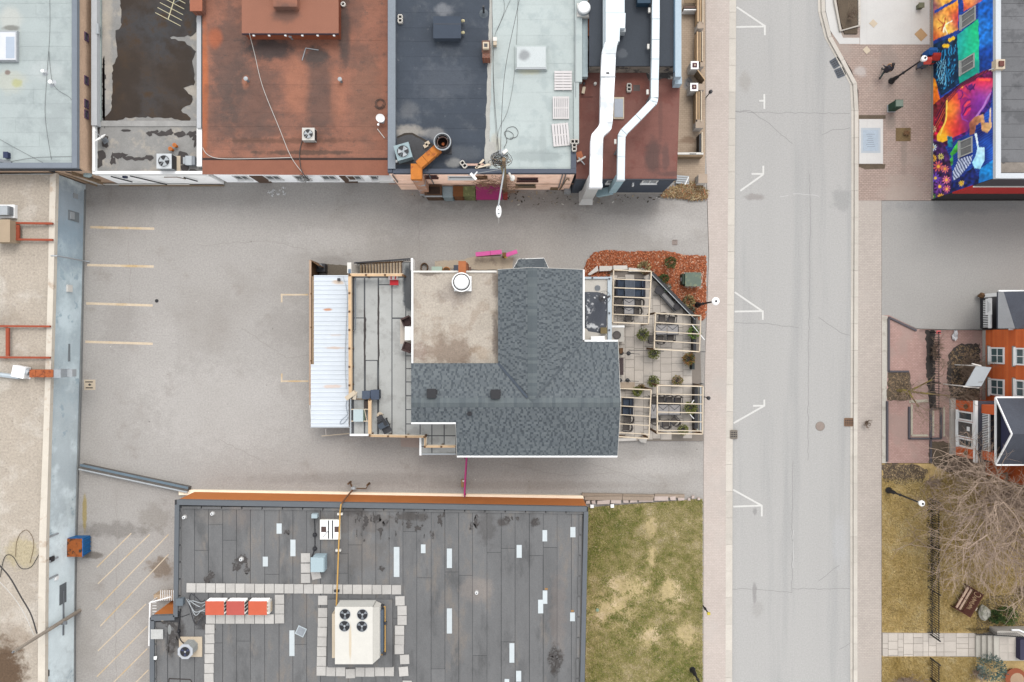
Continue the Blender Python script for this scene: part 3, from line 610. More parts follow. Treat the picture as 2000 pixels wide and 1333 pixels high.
# ------------------------------------------------------------------ A: pale roof top left
AZ = 4.8
tA = thing('flat_building','pale green-grey flat-roofed building in the top left corner','building',W(60,160))
m_Aroof = mat('pale_membrane', rgb(190,200,198), var=.06, scale=.8, fine=.07, rough=.85, rnd=.03, c2=rgb(174,184,183), c2s=.5, c2lo=.5, c2hi=.68, spots=[(20,40,AZ,26,30,.8,rgb(212,214,206),.4),(20,160,AZ,36,24,.75,rgb(208,210,196),.4),(22,55,AZ,20,6,.7,rgb(120,118,110)),(33,163,AZ,13,10,.7,rgb(196,196,130)),(15,142,AZ,6,5,.7,rgb(120,80,70)),(90,140,AZ,36,26,.5,rgb(206,212,210)),(110,230,AZ,30,60,.4,rgb(160,168,168),.8)])
m_Awall = mat('tan_stucco', rgb(168,142,120,.9), var=.12, scale=1, fine=.16, fscale=9, rough=.95)
walls(tA, rect(-300,-120,150,328), AZ, m_Awall, zt=AZ-.05)
deck(tA, rect(-300,-120,150,328), AZ, m_Aroof)
sheets(tA, -100, -40, 140, 318, AZ, [-40]+[7+28*i for i in range(12)]+[318], 'y', m_Aroof, gap=.5, seed=2, cuts=.9)
m_cap = mat('grey_blue_cap', rgb(138,146,156), var=.08, scale=1.5, fine=.06)
coping(tA, [(140,-120,150,328),(-300,318,139.7,328)], AZ, m_cap, .12, .15); part('fascia', MB().pbox(-300,328.2,149,330,AZ-.6,AZ-.15,at=AZ), dark, tA)
p = W(150,0,AZ)
for y in (58,145,192,213):
    a = W(150,y-8,AZ); window(tA, (p.x-.06,W(150,y+9,AZ).y),(p.x-.06,a.y),3.55,3.95,(1,0),fm=mat('plum_frame',rgb(110,80,110)),mull=(0,0),sill=False,fw=.05)
t = thing('skylight','large white domed skylight on the pale top left roof','skylight',W(10,90,AZ)); part('kerb', MB().pbox(-20,60,33,120,AZ,AZ+.2), ltgrey, t); part('dome', MB().pbox(-20,63,30,117,AZ+.2,AZ+.3), pl('skylight_white',240,242,246,rough=.2), t); part('pane', MB().pbox(11,72,28,114,AZ+.3,AZ+.305), pl('skylight_blue',196,208,222,rough=.2), t)
for q, r_, l in (((88,142),.11,'small white roof vent with ring flange on pale roof'),((103,163),.13,'white round cap vent near the tan wall edge')):
    c = W(*q,AZ); t = thing('roof_vent',l,'vent',c); part('pipe', MB().cyl(c,r_*.6,AZ,AZ+.25,10), white, t); part('flange', MB().lathe(c,[(r_*1.9,AZ+.005),(r_*1.5,AZ+.03),(r_*.7,AZ+.06)],14), ltgrey, t); part('cap', MB().lathe(c,[(r_,AZ+.25),(r_,AZ+.3),(r_*.3,AZ+.34)],10), white, t)
c = W(10,302,AZ); t = thing('roof_vent','little navy box vent at the bottom of the pale roof','vent',c); part('body', MB().pbox(6,297,14,308,AZ,AZ+.3), pl('navy',44,56,90), t); part('lid', MB().pbox(5.5,296.5,14.5,308.5,AZ+.3,AZ+.33), pl('navy',44,56,90), t)
solo('timber_offcut', MB().bar(W(-5,312,AZ+.06),W(22,319,AZ+.06),.18,.1), grey, 'grey offcut board lying at the edge of the pale roof', 'board')
wire('roof_wire',[(96,-30),(97,60),(90,165),(88,230),(100,312)],AZ+.04,.009,cable_k,'black wire down the middle of the pale roof'); wire('roof_wire',[(95,100),(104,165),(135,190),(147,205)],AZ+.05,.009,cable_k,'black wire branching to the tan wall of the pale roof'); wire('roof_wire',[(-5,270),(40,295),(80,316),(92,322)],AZ+.06,.009,cable_k,'black wire running down to the corner post'); wire('roof_wire',[(20,316),(70,308),(140,306)],AZ+.05,.009,cable_k,'thin wire along the bottom edge of the pale roof')

# ------------------------------------------------------------------ B: puddled roof
BZ = 3.4
tB = thing('flat_building','white-edged flat-roofed building with a large brown puddle on its roof','building',W(285,180))
m_Broof = mat('grey_roof_felt', rgb(158,156,152), var=.16, scale=1.2, fine=.12, rough=.9, c2=rgb(184,176,164), c2s=.8, c2lo=.5, c2hi=.65,
              spots=[(205,100,BZ,14,90,.5,rgb(196,184,168),.7),(210,20,BZ,12,60,.5,rgb(200,188,170),.7)])
m_wht = mat('white_wall', rgb(232,232,230,.98), var=.05, scale=1, fine=.05, c2=rgb(200,200,196,.98), c2s=.8, c2lo=.55, c2hi=.72)
walls(tB, rect(178,-120,398,339), BZ, m_wht, inset=.03, zt=BZ-.05)
deck(tB, rect(179,-120,396,337), BZ, m_Broof)
m_gp = mat('grey_parapet', rgb(208,210,212), var=.06, scale=1.5, fine=.05)
coping(tB, [(178,-120,189,245),(384,24,392.5,250)], BZ, m_gp, .45, .1); coping(tB, [(180,246,185,334),(384,250.5,394,325)], BZ, white, .3, .1); coping(tB, [(180,334.4,398,340)], BZ, white, .2, .25)
part('parapet_inner', MB().pbox(189.3,-120,197,236,BZ,BZ+.12), mat('felt_upstand',rgb(168,178,174),var=.2,scale=2), tB)
part('step', MB().pbox(189.4,236,383.6,247,BZ,BZ+.05), mat('felt_step',rgb(172,170,166),var=.2,scale=1.5), tB)
part('scupper', MB().pbox(187,46,192,66,BZ+.3,BZ+.5), ltgrey, tB)
def irregular(pts, z, seed, amp=2.2, step=7):
    r = random.Random(seed); out = []
    n = len(pts)
    for i in range(n):
        a, b = pts[i], pts[(i+1)%n]; L = math.hypot(b[0]-a[0],b[1]-a[1]); k = max(1,int(L/step))
        for j in range(k): t_ = j/k; out.append((a[0]+(b[0]-a[0])*t_+r.uniform(-amp,amp), a[1]+(b[1]-a[1])*t_+r.uniform(-amp,amp)))
    return MB().pprism(out, z, z+.004)
m_pud = mat('brown_puddle', rgb(66,55,46), var=.2, scale=.7, fine=.12, rough=.65, c2=rgb(72,72,74), c2s=.35, c2lo=.42, c2hi=.6, c3=rgb(74,56,38), c3s=.7, c3lo=.45, c3hi=.7, spec=.15)
part('puddle', irregular([(228,-60),(236,25),(236,55),(225,60),(228,110),(220,130),(218,190),(218,215),(203,230),(205,238),(218,240),(245,231),(290,229),(340,232),(368,242),(373,232),(352,216),(376,200),(374,188),(364,180),(358,172),(380,165),(376,120),(381,100),(362,82),(335,75),(332,72),(378,70),(384,62),(384,24),(372,20),(366,-60)], BZ+.012, 3, 1.8, 6), m_pud, tB)
m_tar = mat('tar_patch', rgb(72,66,64), var=.2, scale=3, fine=.2, rough=.8)
for i, b in enumerate([(245,255,10,2),(292,262,6,4),(300,258,8,4),(318,262,14,5),(330,258,8,5),(352,262,12,5),(372,262,10,6),(381,275,4,12),(200,302,8,12),(193,318,6,10),(232,303,18,6),(222,314,6,8),(262,310,24,3.5),(290,308,10,5),(355,310,14,14),(360,327,8,6),(205,275,5,12),(377,335,10,4),(190,255,3,20),(202,180,2,70),(193,60,2,20)]):
    ang = [(b[0]+b[2]*math.cos(k*.7), b[1]+b[3]*math.sin(k*.7)) for k in range(9)]
    part('tar_patch', irregular(ang, BZ+.010+(.004 if b[1] < 240 else 0)*0+i*.0004, 20+i, min(3.2,b[3]*.5), 4), m_tar, tB)
# B south wall details
yB = W(290,340,BZ).y
for a, b in (((208,BZ-.5),(232,1.3)),((248,BZ-.35),(291,.5)),((348,2.6),(368,1.5))):
    P = W(a[0],339,BZ); Q = W(b[0]-8,339,BZ); part('dark_slot', MB().tube([(P.x,yB-.05,a[1]),(Q.x,yB-.05,b[1])],.045,5), dark, tB)
part('wall_conduit', MB().tube([(W(310,0,BZ).x,yB-.05,2.7),(W(336,0,BZ).x,yB-.05,2.7),(W(346,0,BZ).x,yB-.06,2.2)],.03,5), brownwood, tB)
part('camera_box', MB().box(W(231,0,BZ).x,W(239,0,BZ).x,yB-.15,yB-.02,2.75,2.95), pl('navy',44,56,90), tB); part('wall_sill', MB().box(W(180,0,BZ).x,W(398,0,BZ).x,yB-.09,yB-.035,.1,.3), oldwood, tB)
# weathered board fence closing the gap at the corner
t = thing('leaning_fence','weathered boards and poles closing the gap at the corner of blue wall','fence',W(170,355))
for k,(a,b,m,wd) in enumerate([((93,318,LZ+.9),(205,360,.25),oldwood,.22),((99,327,LZ+.6),(190,361,.2),oldwood,.3),((104,329,LZ+.4),(193,360.5,.15),offwhite,.12),((140,338,LZ+.2),(196,352,1.2),oldwood,.28),((128,332,LZ+.2),(182,345,2.1),mat('grey_board',rgb(128,116,104)),.34),((96,330,LZ+.5),(108,333,LZ+.3),dark,.35)]):
    part('board', MB().bar(W(*a),W(*b),wd,.05), m, t)
part('bottom_board', MB().bar(W(190,360.5,.3),W(370,361,.3),.06,.22), offwhite, t); q = W(94,318,LZ+.9); part('post_cap', MB().blob(q,.1,.1,.1), brownwood, t); q = W(171,340.5,3.0); part('hanging_bag', MB().blob(q,.32,.22,.15,seed=4), pl('pale_green_bag',176,194,194), t)

# satellite dish, vents, AC on B
def ac_unit(name, px, py, z, w_, h, m, label, rz=0, fan_m=None, n=4, hub=True, pad=None, cat='air conditioner', top=None, blades=3):
    c = W(px, py, z+h); t = thing(name, label, cat, (c.x,c.y,z), rz)
    if pad: part('pad', MB().box(-pad/2+.12,pad/2+.12,-pad/2-.05,pad/2-.05,.0,.05), cream, t, local=True)
    part('body', MB().box(-w_/2,w_/2,-w_/2,w_/2,.06,h-.05), dark if fan_m is None else fan_m, t, local=True)
    for s_ in (-1,1):
        for k in range(5): zz = .12+(h-.25)*k/5; part('louvre', MB().box(-w_/2-.015,w_/2+.015,s_*w_/2-.01,s_*w_/2+.012,zz,zz+.03), m, t, local=True)
    tp = part('top', MB().box(-w_/2-.02,w_/2+.02,-w_/2-.02,w_/2+.02,h-.05,h), m, t, local=True)
    r_ = w_*.40; part('fan_well', MB().cyl((0,0),r_,h,h+.004,24), black, t, local=True)
    part('fan_ring', MB().ring((0,0),r_+.03,r_,h,h+.03), m, t, local=True)
    for k in range(blades):
        a = 2*math.pi*k/blades+.4; P = [(r_*.2*math.cos(a),r_*.2*math.sin(a)),(r_*.93*math.cos(a-.2),r_*.93*math.sin(a-.2)),(r_*.93*math.cos(a+.75),r_*.93*math.sin(a+.75)),(r_*.25*math.cos(a+1.0),r_*.25*math.sin(a+1.0))]
        part('fan_blade', MB().prism(P,h+.006,h+.014), top or ltgrey, t, local=True)
    part('fan_hub', MB().cyl((0,0),r_*.22,h+.006,h+.03,12), top or ltgrey, t, local=True)
    for k in range(4): a = k*math.pi/2+.785; part('fan_guard', MB().bar((0,0,h+.034),(r_*math.cos(a),r_*math.sin(a),h+.034),.012,.01), m, t, local=True)
    return t
def dish(px, py, z, r_, ang, label, tilt=.9):
    c = W(px,py,z+.5); t = thing('satellite_dish',label,'satellite dish',(c.x,c.y,z),ang)
    mb = MB(); N = 18; vs_ = []
    for i in range(5):
        rr = r_*i/4
        for k in range(N):
            a = 2*math.pi*k/N; v = Vector((rr*math.cos(a)*.9, rr*math.sin(a), .18*r_*(i/4)**2)); v.rotate(Matrix.Rotation(tilt,3,'Y')); vs_.append(v+Vector((0,0,.5)))
    mb.add(vs_, [(i*N+k,i*N+(k+1)%N,(i+1)*N+(k+1)%N,(i+1)*N+k) for i in range(4) for k in range(N)])
    part('dish', mb, white, t, local=True, smooth=True); part('mast', MB().tube([(0,0,0),(0,0,.3),(-.06,0,.46)],.035,8), grey, t, local=True)
    part('feed_arm', MB().bar((.05,0,.3),(.5,0,.75),.03,.04), ltgrey, t, local=True); part('receiver', MB().box(.46,.58,-.06,.06,.72,.82), white, t, local=True); part('base', MB().box(-.18,.18,-.18,.18,0,.03), grey, t, local=True)
ac_unit('condenser_unit',320,315,BZ,.95,.8,pl('unit_white',220,224,226),'white condenser unit with round fan on the puddled roof',pad=1.2)
dish(197,271,BZ,.42,math.radians(120),'white satellite dish on the lower part of the puddled roof')
c = W(368,315,BZ); t = thing('junction_box','small grey metal box beside the white condenser on puddled roof','box',c); part('body', MB().pbox(362,305,380,322,BZ,BZ+.4), grey, t); part('cover', MB().pbox(361.5,304.5,374,322.5,BZ+.4,BZ+.43), ltgrey, t); part('duct', MB().pbox(357,307,361,320,BZ+.05,BZ+.3), ltgrey, t)
part('pot', MB().pbox(200,312,200.6,313,BZ,BZ+.01), white, tB)
for q, r_, l in (((333,291),.13,'bright orange clay pot, front one of the pair on the roof'),((341,284),.13,'orange-brown clay pot, rear one of the pair on the roof')):
    c = W(*q,BZ+.3); t = thing('chimney_pot',l,'pot',(c.x,c.y,BZ)); part('body', MB().lathe((c.x,c.y),[(.09,BZ),(.12,BZ+.3),(.14,BZ+.3),(.14,BZ+.36)],12), pl('orange_clay',222,124,36), t); part('opening', MB().cyl(c,.10,BZ+.36,BZ+.365,12), pl('clay_inside',190,110,50), t)
t = thing('tv_antenna','pale tv antenna with cross rods lying over the puddle','antenna',W(345,15,BZ)); A1, B1 = W(328,38,BZ+.5), W(348,-25,BZ+.5)
part('boom', MB().tube([A1,B1],.03,6), pl('antenna_cream',230,220,180), t)
for k in range(7):
    p = A1.lerp(B1,k/6+.0); d = Vector((.95,-.5,0)).normalized()*(.95-.04*k); part('rod', MB().tube([p-d,p+d],.022,5), pl('antenna_cream',230,220,180), t)
part('mast', MB().tube([A1.lerp(B1,.5),A1.lerp(B1,.5)+Vector((.3,.5,-.5))],.03,6), grey, t)
t = thing('brick_chimney','red brick chimney stack at the top edge between two roofs','chimney',W(385,8,4.2)); m_chb = mat('chimney_brick',rgb(150,92,70),var=.15,scale=3,brick=dict(w=.22,h=.08,c2=rgb(130,76,58),mc=rgb(150,130,118)))
part('stack', MB().pbox(372,-30,393,20,BZ,BZ+1.2), m_chb, t); part('cap', MB().pbox(370.5,-32,394.5,21.5,BZ+1.2,BZ+1.28), mat('chimney_cap',rgb(176,110,84)), t)

# ------------------------------------------------------------------ C: rust red roof
CZ = 3.9
tC = thing('flat_building','building with a wide rust-red flat roof and raised roof hut','building',W(577,180))
sm = rgb(92,78,72); lt = rgb(186,124,96)
m_Croof = mat('red_membrane', rgb(162,110,89), var=.18, scale=1.4, fine=.16, fscale=12, rough=.85, rnd=.04, stretch=(1,1.6,1), c2=rgb(140,98,82), c2s=.5, c2lo=.45, c2hi=.7, c3=rgb(122,92,80), c3s=1.6, c3lo=.55, c3hi=.75,
    spots=[(400,180,CZ,8,150,.8,rgb(196,110,62)),(450,120,CZ,44,120,.65,sm,.6),(530,95,CZ,55,26,.85,rgb(66,64,64),.5),(615,110,CZ,32,20,.85,rgb(74,70,68),.5),(490,200,CZ,60,110,.6,sm,.6),(625,190,CZ,34,100,.65,sm,.6),(672,60,CZ,14,80,.75,rgb(70,66,64),.4),(580,170,CZ,26,60,.5,lt,.4),(660,190,CZ,18,60,.4,lt,.4),(480,160,CZ,8,14,.7,lt),(430,205,CZ,40,50,.4,sm),(715,190,CZ,34,100,.5,rgb(130,98,82),.6),(430,250,CZ,40,40,.4,sm,.7),(540,240,CZ,60,30,.3,sm,.8),(700,110,CZ,40,30,.35,sm,.8),(690,30,CZ,24,40,.4,sm),(560,275,CZ,140,6,.6,rgb(110,78,62),1.0),(600,298,CZ,120,5,.7,rgb(80,66,56),1.1),(420,75,CZ,16,22,.7,rgb(190,104,66),.2)])
walls(tC, rect(396,-120,759,325), CZ, mat('white_plaster',rgb(236,238,240,1),var=.05,scale=1), inset=.02, zt=CZ-.3)
C0 = W(396,343,CZ); C1 = W(759,343,CZ)
deck(tC, rect(395,-120,760,310), CZ, m_Croof)
sheets(tC, 397, -40, 758, 308, CZ, [-40,20,52,80,108,137,165,192,221,248,275,292,309], 'y', m_Croof, gap=.35, seed=5, cuts=.2)
part('gutter', MB().pbox(395,308.5,760,313,CZ-.1,CZ+.02), mat('gutter_dark',rgb(72,52,46),var=.2,scale=2), tC); part('eave_slope', MB().add([W(395,313.2,CZ+.06),W(760,313.2,CZ+.06),W(760,343,CZ-.12),W(395,341,CZ-.12),W(395,313.2,CZ-.1),W(760,313.2,CZ-.1),W(760,343,CZ-.3),W(395,341,CZ-.3)],[(3,2,1,0),(0,1,5,4),(1,2,6,5),(2,3,7,6),(3,0,4,7),(4,5,6,7)]), mat('red_eave',rgb(162,106,84),var=.1,scale=1.5,fine=.1), tC)
part('wall_skirt', MB().box(C0.x+.03,C1.x-.02,-W(0,358).y*0+W(0,357).y,C0.y+.5,0,CZ-.3), mat('white_plaster',rgb(226,228,230)), tC)
yC = W(0,357).y
for x in (468,530,586,640,690,735): X = W(x,0,2).x; window(tC,(X-.5,yC),(X+.5,yC),1.0,2.2,(0,-1),mull=(1,0))
for x in (500,675): X = W(x,0,2).x; part('door', MB().box(X-.45,X+.45,yC-.05,yC+.05,.1,2.1), mat('brown_door',rgb(120,96,80)), tC)
part('wall_box', MB().box(W(738,0,3).x,W(768,0,3).x,yC-.55,yC,2.3,2.9), white, tC)
PZ = 5.0
part('hut_wall', MB().pbox(474,-60,658,63,CZ,PZ-.1,at=PZ), mat('hut_wall',rgb(150,78,48),var=.2,scale=2), tC)
hr = part('hut_roof', MB().pbox(472,-60,661,65,PZ-.1,PZ), mat('red_hut_roof',rgb(166,112,90),var=.06,scale=1,fine=.1,spots=[(558,28,PZ,30,18,.6,sm,.4)]), tC)
part('hut_fascia', MB().pbox(472,65.2,661,67,PZ-.16,PZ-.02), pl('dark_fascia',70,50,60), hr)
for x in (495,525,557,590,620,652): part('bracket', MB().pbox(x-2,67.2,x+2,70,PZ-.2,PZ-.08), white, hr)
part('hut_box', MB().pbox(533,-40,580,13,PZ,PZ+.5), mat('red_hut_roof',rgb(166,112,90)), tC)
ac_unit('condenser_unit',602,262,CZ,.78,.65,pl('unit_cream',226,222,214),'small pale condenser unit on the rust-red roof',pad=None)
for q, h, l in (((571,76),.45,'grey metal vent pipe under the eave of the red roof hut'),((485,159),.4,'grey vent pipe on the left of the rust-red roof'),((667,160),.4,'grey vent pipe on the right of the rust-red roof')):
    c = W(*q,CZ); t = thing('vent_pipe',l,'vent',c); part('pipe', MB().cyl(c,.09,CZ,CZ+h,12), grey, t); part('cap', MB().lathe(c,[(.13,CZ+h),(.14,CZ+h+.08),(.05,CZ+h+.12)],12), ltgrey, t)
dish(743,231,CZ,.30,math.radians(-100),'round white satellite dish at the right edge of the rust-red roof',tilt=.3)
c = W(671,10,CZ); solo('vent_ring', MB().ring(c,.16,.09,CZ+.006,CZ+.16,18), offwhite, 'pale ring vent beside the red roof hut', 'vent')
wire('roof_cable',[(487,66,PZ),(497,105,CZ+.1),(513,170,CZ+.04),(545,250,CZ+.04),(567,304,CZ+.1),(590,337,CZ-.05),(605,352,2.6)],CZ,.02,cable_w,'long white cable running down the rust-red roof')
wire('roof_cable',[(395,288),(405,302),(430,310),(500,310),(570,308)],CZ+.06,.022,cable_w,'white cable along the lower gutter of the rust-red roof'); wire('roof_cable',[(590,275),(585,300),(588,330),(596,345)],CZ+.06,.03,cable_k,'black lines from the small condenser over the red eave')
t = thing('antenna_mast','bent thin metal bracket lying on the rust-red roof','bracket',W(600,98,CZ)); part('rod', MB().tube([W(590,118,CZ+.05),W(597,94,CZ+.05)],.03,5), ltgrey, t); part('rod', MB().tube([W(597,94,CZ+.06),W(622,98,CZ+.06)],.03,5), ltgrey, t)
lp = [(742+9*math.cos(a*.9)*(.6+.04*a), 203+9*math.sin(a*.9)*(.7+.03*a)) for a in range(18)]; wire('cable_coil',lp,CZ+.05,.016,cable_k,'tangled coil of black cable near the round dish')
wire('thin_pole',[(737,252),(751,270)],CZ+.05,.03,cable_w,'thin white pole lying near the round dish',cat='pole',sm=False)
# ------------------------------------------------------------------ D / E: navy and pale green roof with pink rear wall
DZ = 5.1
tD = thing('flat_building','pink-walled building whose roof is half navy and half pale green','building',W(950,180))
m_navy = mat('navy_felt', rgb(72,80,91), var=.10, scale=1, fine=.12, fscale=14, rough=.9, rnd=.05, c2=rgb(96,101,108), c2s=.7, c2lo=.52, c2hi=.75, c3=rgb(124,126,130), c3s=2.5, c3lo=.62, c3hi=.8,
   spots=[(868,20,DZ,20,14,.6,rgb(150,152,156),.5),(800,258,DZ,34,14,.95,rgb(168,162,154),.5),(850,262,DZ,24,14,.7,rgb(150,148,146),.6),(800,215,DZ,20,20,.35,rgb(140,140,140)),(900,300,DZ,40,16,.35,rgb(120,124,128)),(885,318,DZ,16,10,.7,rgb(170,168,164),.5),(868,160,DZ,70,40,.12,rgb(150,154,160),.8)])
m_pale = mat('pale_green_felt', rgb(204,214,211), var=.05, scale=.8, fine=.06, rough=.85, rnd=.03, c2=rgb(192,203,201), c2s=.6,
   spots=[(1050,305,DZ,60,12,.6,rgb(164,174,172),.6),(1060,280,DZ,8,40,.4,rgb(172,182,180)),(1035,140,DZ,22,8,.4,rgb(216,206,160)),(968,285,DZ,12,24,.7,rgb(206,200,184),.5),(970,160,DZ,10,80,.3,rgb(190,196,190),.6)])
m_pink = mat('pink_render', rgb(240,206,186,.98), var=.05, scale=1, fine=.05, c2=rgb(226,190,168,.98), c2s=.7)
walls(tD, rect(758,-120,1125,339), DZ, m_pink, inset=.05, zt=DZ-.05)
deck(tD, rect(758,-120,956,337), DZ, m_navy); deck(tD, [(956.2,-120),(1131,-120),(1131,280),(1125,280),(1125,337),(956.2,337)], DZ, m_pale)
sheets(tD, 773, -30, 953, 328, DZ, [-30,-2,25,55,82,111,139,166,193,223,252,280,328], 'y', m_navy, gap=.6, seed=11, cuts=.6)
sheets(tD, 964, -30, 1122, 328, DZ, [-30,10,39,69,97,125,153,181,210,237,268,300,328], 'y', m_pale, gap=.3, seed=12, cuts=.2)
# weathered seam between the two halves
part('seam_strip', irregular([(958,-40),(962,-40),(961,100),(958,200),(956,276),(968,278),(970,320),(950,330),(945,300),(948,280),(950,200),(953,100)], DZ+.011, 5, 1.0, 8), mat('seam_grey',rgb(196,194,186),var=.15,scale=2), tD)
part('tar_patch', irregular([(775,268),(790,262),(805,261),(818,268),(836,278),(850,288),(836,300),(832,322),(775,322)], DZ+.012, 6, 1.4, 6), mat('tar_area',rgb(84,84,86),var=.15,scale=2,fine=.15), tD)
part('tar_patch', irregular([(775,267),(790,260.5),(805,259.5),(819,266.5),(838,277),(852,287),(850,290),(834,280),(818,270),(805,263),(790,264),(776,270)], DZ+.017, 8, .6, 6), mat('tar_edge',rgb(66,58,50)), tD)
m_coped = mat('navy_coping', rgb(70,80,98), var=.08, scale=1.5, fine=.05, rough=.5)
coping(tD, [(757,-120,766,337),(767,330,1125.5,338.5)], DZ, m_coped, .16, .2); part('parapet', MB().pbox(757.5,-120,772,329.6,DZ-.1,DZ+.28), mat('grey_side_coping',rgb(148,156,164),var=.06,scale=1), tD)
part('parapet', MB().pbox(1115.5,281,1125.6,329.7,DZ-.1,DZ+.16), m_coped, tD); part('parapet', MB().pbox(1123,-120,1137,160,DZ-.1,DZ+.25), m_pale, tD); part('parapet', MB().pbox(1121,160.5,1131,280.5,DZ-.1,DZ+.2), m_pale, tD)
part('side_flashing', MB().pbox(1137.3,-120,1148,150,DZ-.5,DZ-.05), mat('pale_flashing',rgb(196,212,216),var=.1,scale=2), tD); part('side_flashing', MB().pbox(1148.2,20,1152,70,DZ-.5,DZ-.1), rust, tD)
part('joint_line', MB().pbox(1124,40,1124.8,190,DZ+.26,DZ+.262), grey, tD)
yD = W(0,339,DZ).y-.05+.1; yD = min(v[1] for v in [(0,W(0,339,DZ).y+.05)])
def wx(px, z): return W(px, 0, z).x
def dwall(px0, px1, z0, z1, m, name, d=.06, zc=None):
    zc = (z0+z1)/2 if zc is None else zc
    return part(name, MB().box(wx(px0,zc), wx(px1,zc), yD-d, yD+.04, z0, z1), m, tD)
for a, b, z0, z1 in ((832,855,3.9,4.5),(876,925,3.6,4.3),(1010,1050,3.0,3.8)): window(tD,(wx(a,z0),yD),(wx(b,z0),yD),z0,z1,(0,-1),fm=mat('dark_frame',rgb(110,70,66)) if a != 876 else white,mull=(0,0),d=.07)
window(tD,(wx(1007,1.6),yD),(wx(1046,1.6),yD),1.2,2.0,(0,-1),fm=oldwood,mull=(0,0)); dwall(1075,1090,.2,.9,oldwood,'vent_grille')
dwall(760,1128,1.9,1.97,mat('pink_band',rgb(206,170,150)),'string_course',.03,1.9); dwall(930,952,3.4,4.3,brownwood,'window_recess',.05)
for px, z0 in ((771,2.6),(842,2.2),(1094,1.0),(1100,1.0)): dwall(px,px+1.5,z0,4.7,grey,'downpipe',.1)
part('curved_pipe', MB().tube(smooth_line([(wx(1096,2),yD-.08,.4),(wx(1100,2),yD-.1,2.2),(wx(1102,2),yD-.12,3.6),(wx(1106,2),yD-.12,3.9),(wx(1108,2),yD-.1,3.4)]),.04,6), oldwood, tD)
t = thing('wall_meter','small white-grey meter box at the foot of the pink wall','meter box',W(1108,374)); q = W(1109,374,.4); part('body', MB().box(q.x-.25,q.x+.2,q.y-.15,q.y+.25,.1,.5), ltgrey, t); part('pipe', MB().tube([(q.x+.2,q.y,.3),(q.x+.35,q.y,.3),(q.x+.35,q.y,.1)],.03,6), grey, t)
# things along the foot of the pink wall
def cabinet(px0, px1, h, m, label, d=.62, name='wall_cabinet', cat='cabinet', top=None, gap=.02):
    x0, x1 = wx(px0,h), wx(px1,h); t = thing(name, label, cat, ((x0+x1)/2,yD-d/2,.1))
    part('body', MB().box(x0,x1,yD-d-gap,yD-gap-.07,.1,h), m, t); part('top', MB().box(x0-.03,x1+.03,yD-d-gap-.04,yD-gap-.065,h,h+.05), top or m, t); part('door', MB().box(x0+.08,x1-.08,yD-d-gap-.03,yD-d-gap,.2,h-.1), top or m, t)
    return t
t = cabinet(830,862,1.9,mat('dark_brown_box',rgb(110,82,62),var=.2,scale=2),'dark brown open-topped bin enclosure under the rusty duct',.75,'bin_enclosure','enclosure'); x0,x1 = wx(834,2),wx(859,2); part('inside', MB().box(x0,x1,yD-.7,yD-.2,1.951,1.956), mat('bin_inside',rgb(62,44,34)), t); part('edge_rail', MB().box(wx(829,2),wx(863,2),yD-.9,yD-.82,1.8,1.95), ltgrey, t)
cabinet(865,884,1.5,mat('blue_grey_metal',rgb(160,180,188),var=.1,scale=3),'blue-grey metal utility cabinet against the pink wall',.8,top=mat('blue_grey_lid',rgb(176,194,200)))
cabinet(885.5,904,1.6,mat('brown_board',rgb(140,90,52),var=.12,scale=3),'brown plywood cabinet between blue and green ones',.75)
cabinet(905.5,927,1.6,mat('mossy_board',rgb(130,136,90),var=.2,scale=3,c2=rgb(158,166,110),c2s=3),'mossy green cabinet beside the magenta awning',.75)
q0, q1 = wx(930,1.4), wx(981,1.4); t = thing('door_awning','dark magenta sloped awning on the pink rear wall','awning',((q0+q1)/2,yD,.1))
part('canopy', MB().add([(q0,yD+.0,1.9),(q1,yD+.0,1.9),(q1,yD-1.0,1.45),(q0,yD-1.0,1.45),(q0,yD,1.82),(q1,yD,1.82),(q1,yD-1.0,1.3),(q0,yD-1.0,1.3)],[(3,2,1,0),(4,5,6,7),(0,1,5,4),(1,2,6,5),(2,3,7,6),(3,0,4,7)]), magenta_d, t)
for x in (q0+.05,q1-.05): part('strut', MB().tube([(x,yD,1.2),(x,yD-.9,1.35)],.025,6), dark, t)
t = thing('coral_post','short coral red post between awning and vines','post',(wx(986,1),yD-.4,.1)); part('post', MB().box(wx(983,1),wx(991,1),yD-.75,yD-.35,.1,.9), pl('coral',190,80,72), t); part('cap', MB().box(wx(982.5,1),wx(991.5,1),yD-.77,yD-.33,.9,.95), pl('coral',190,80,72), t)
# vines on the wall
r = random.Random(3); t = thing('wall_vine','leafless brown vine tangled over the pink wall below the pole','vine',(wx(965,2),yD-.1,.1)); mb = MB()
for k in range(150):
    x = wx(r.uniform(928,1004),2); z = r.uniform(.4,4.6); p = Vector((x,yD-r.uniform(.05,.5),z)); P = [p]
    for j in range(5): p = p+Vector((r.uniform(-.3,.3),r.uniform(-.1,.08),r.uniform(-.3,.35))); p.y = min(p.y,yD-.03); P.append(p)
    mb.tube(P,.016,3,.006)
part('stems', mb, mat('vine_stem',rgb(150,120,96,.7),var=.2,scale=4,rnd=.1), t)
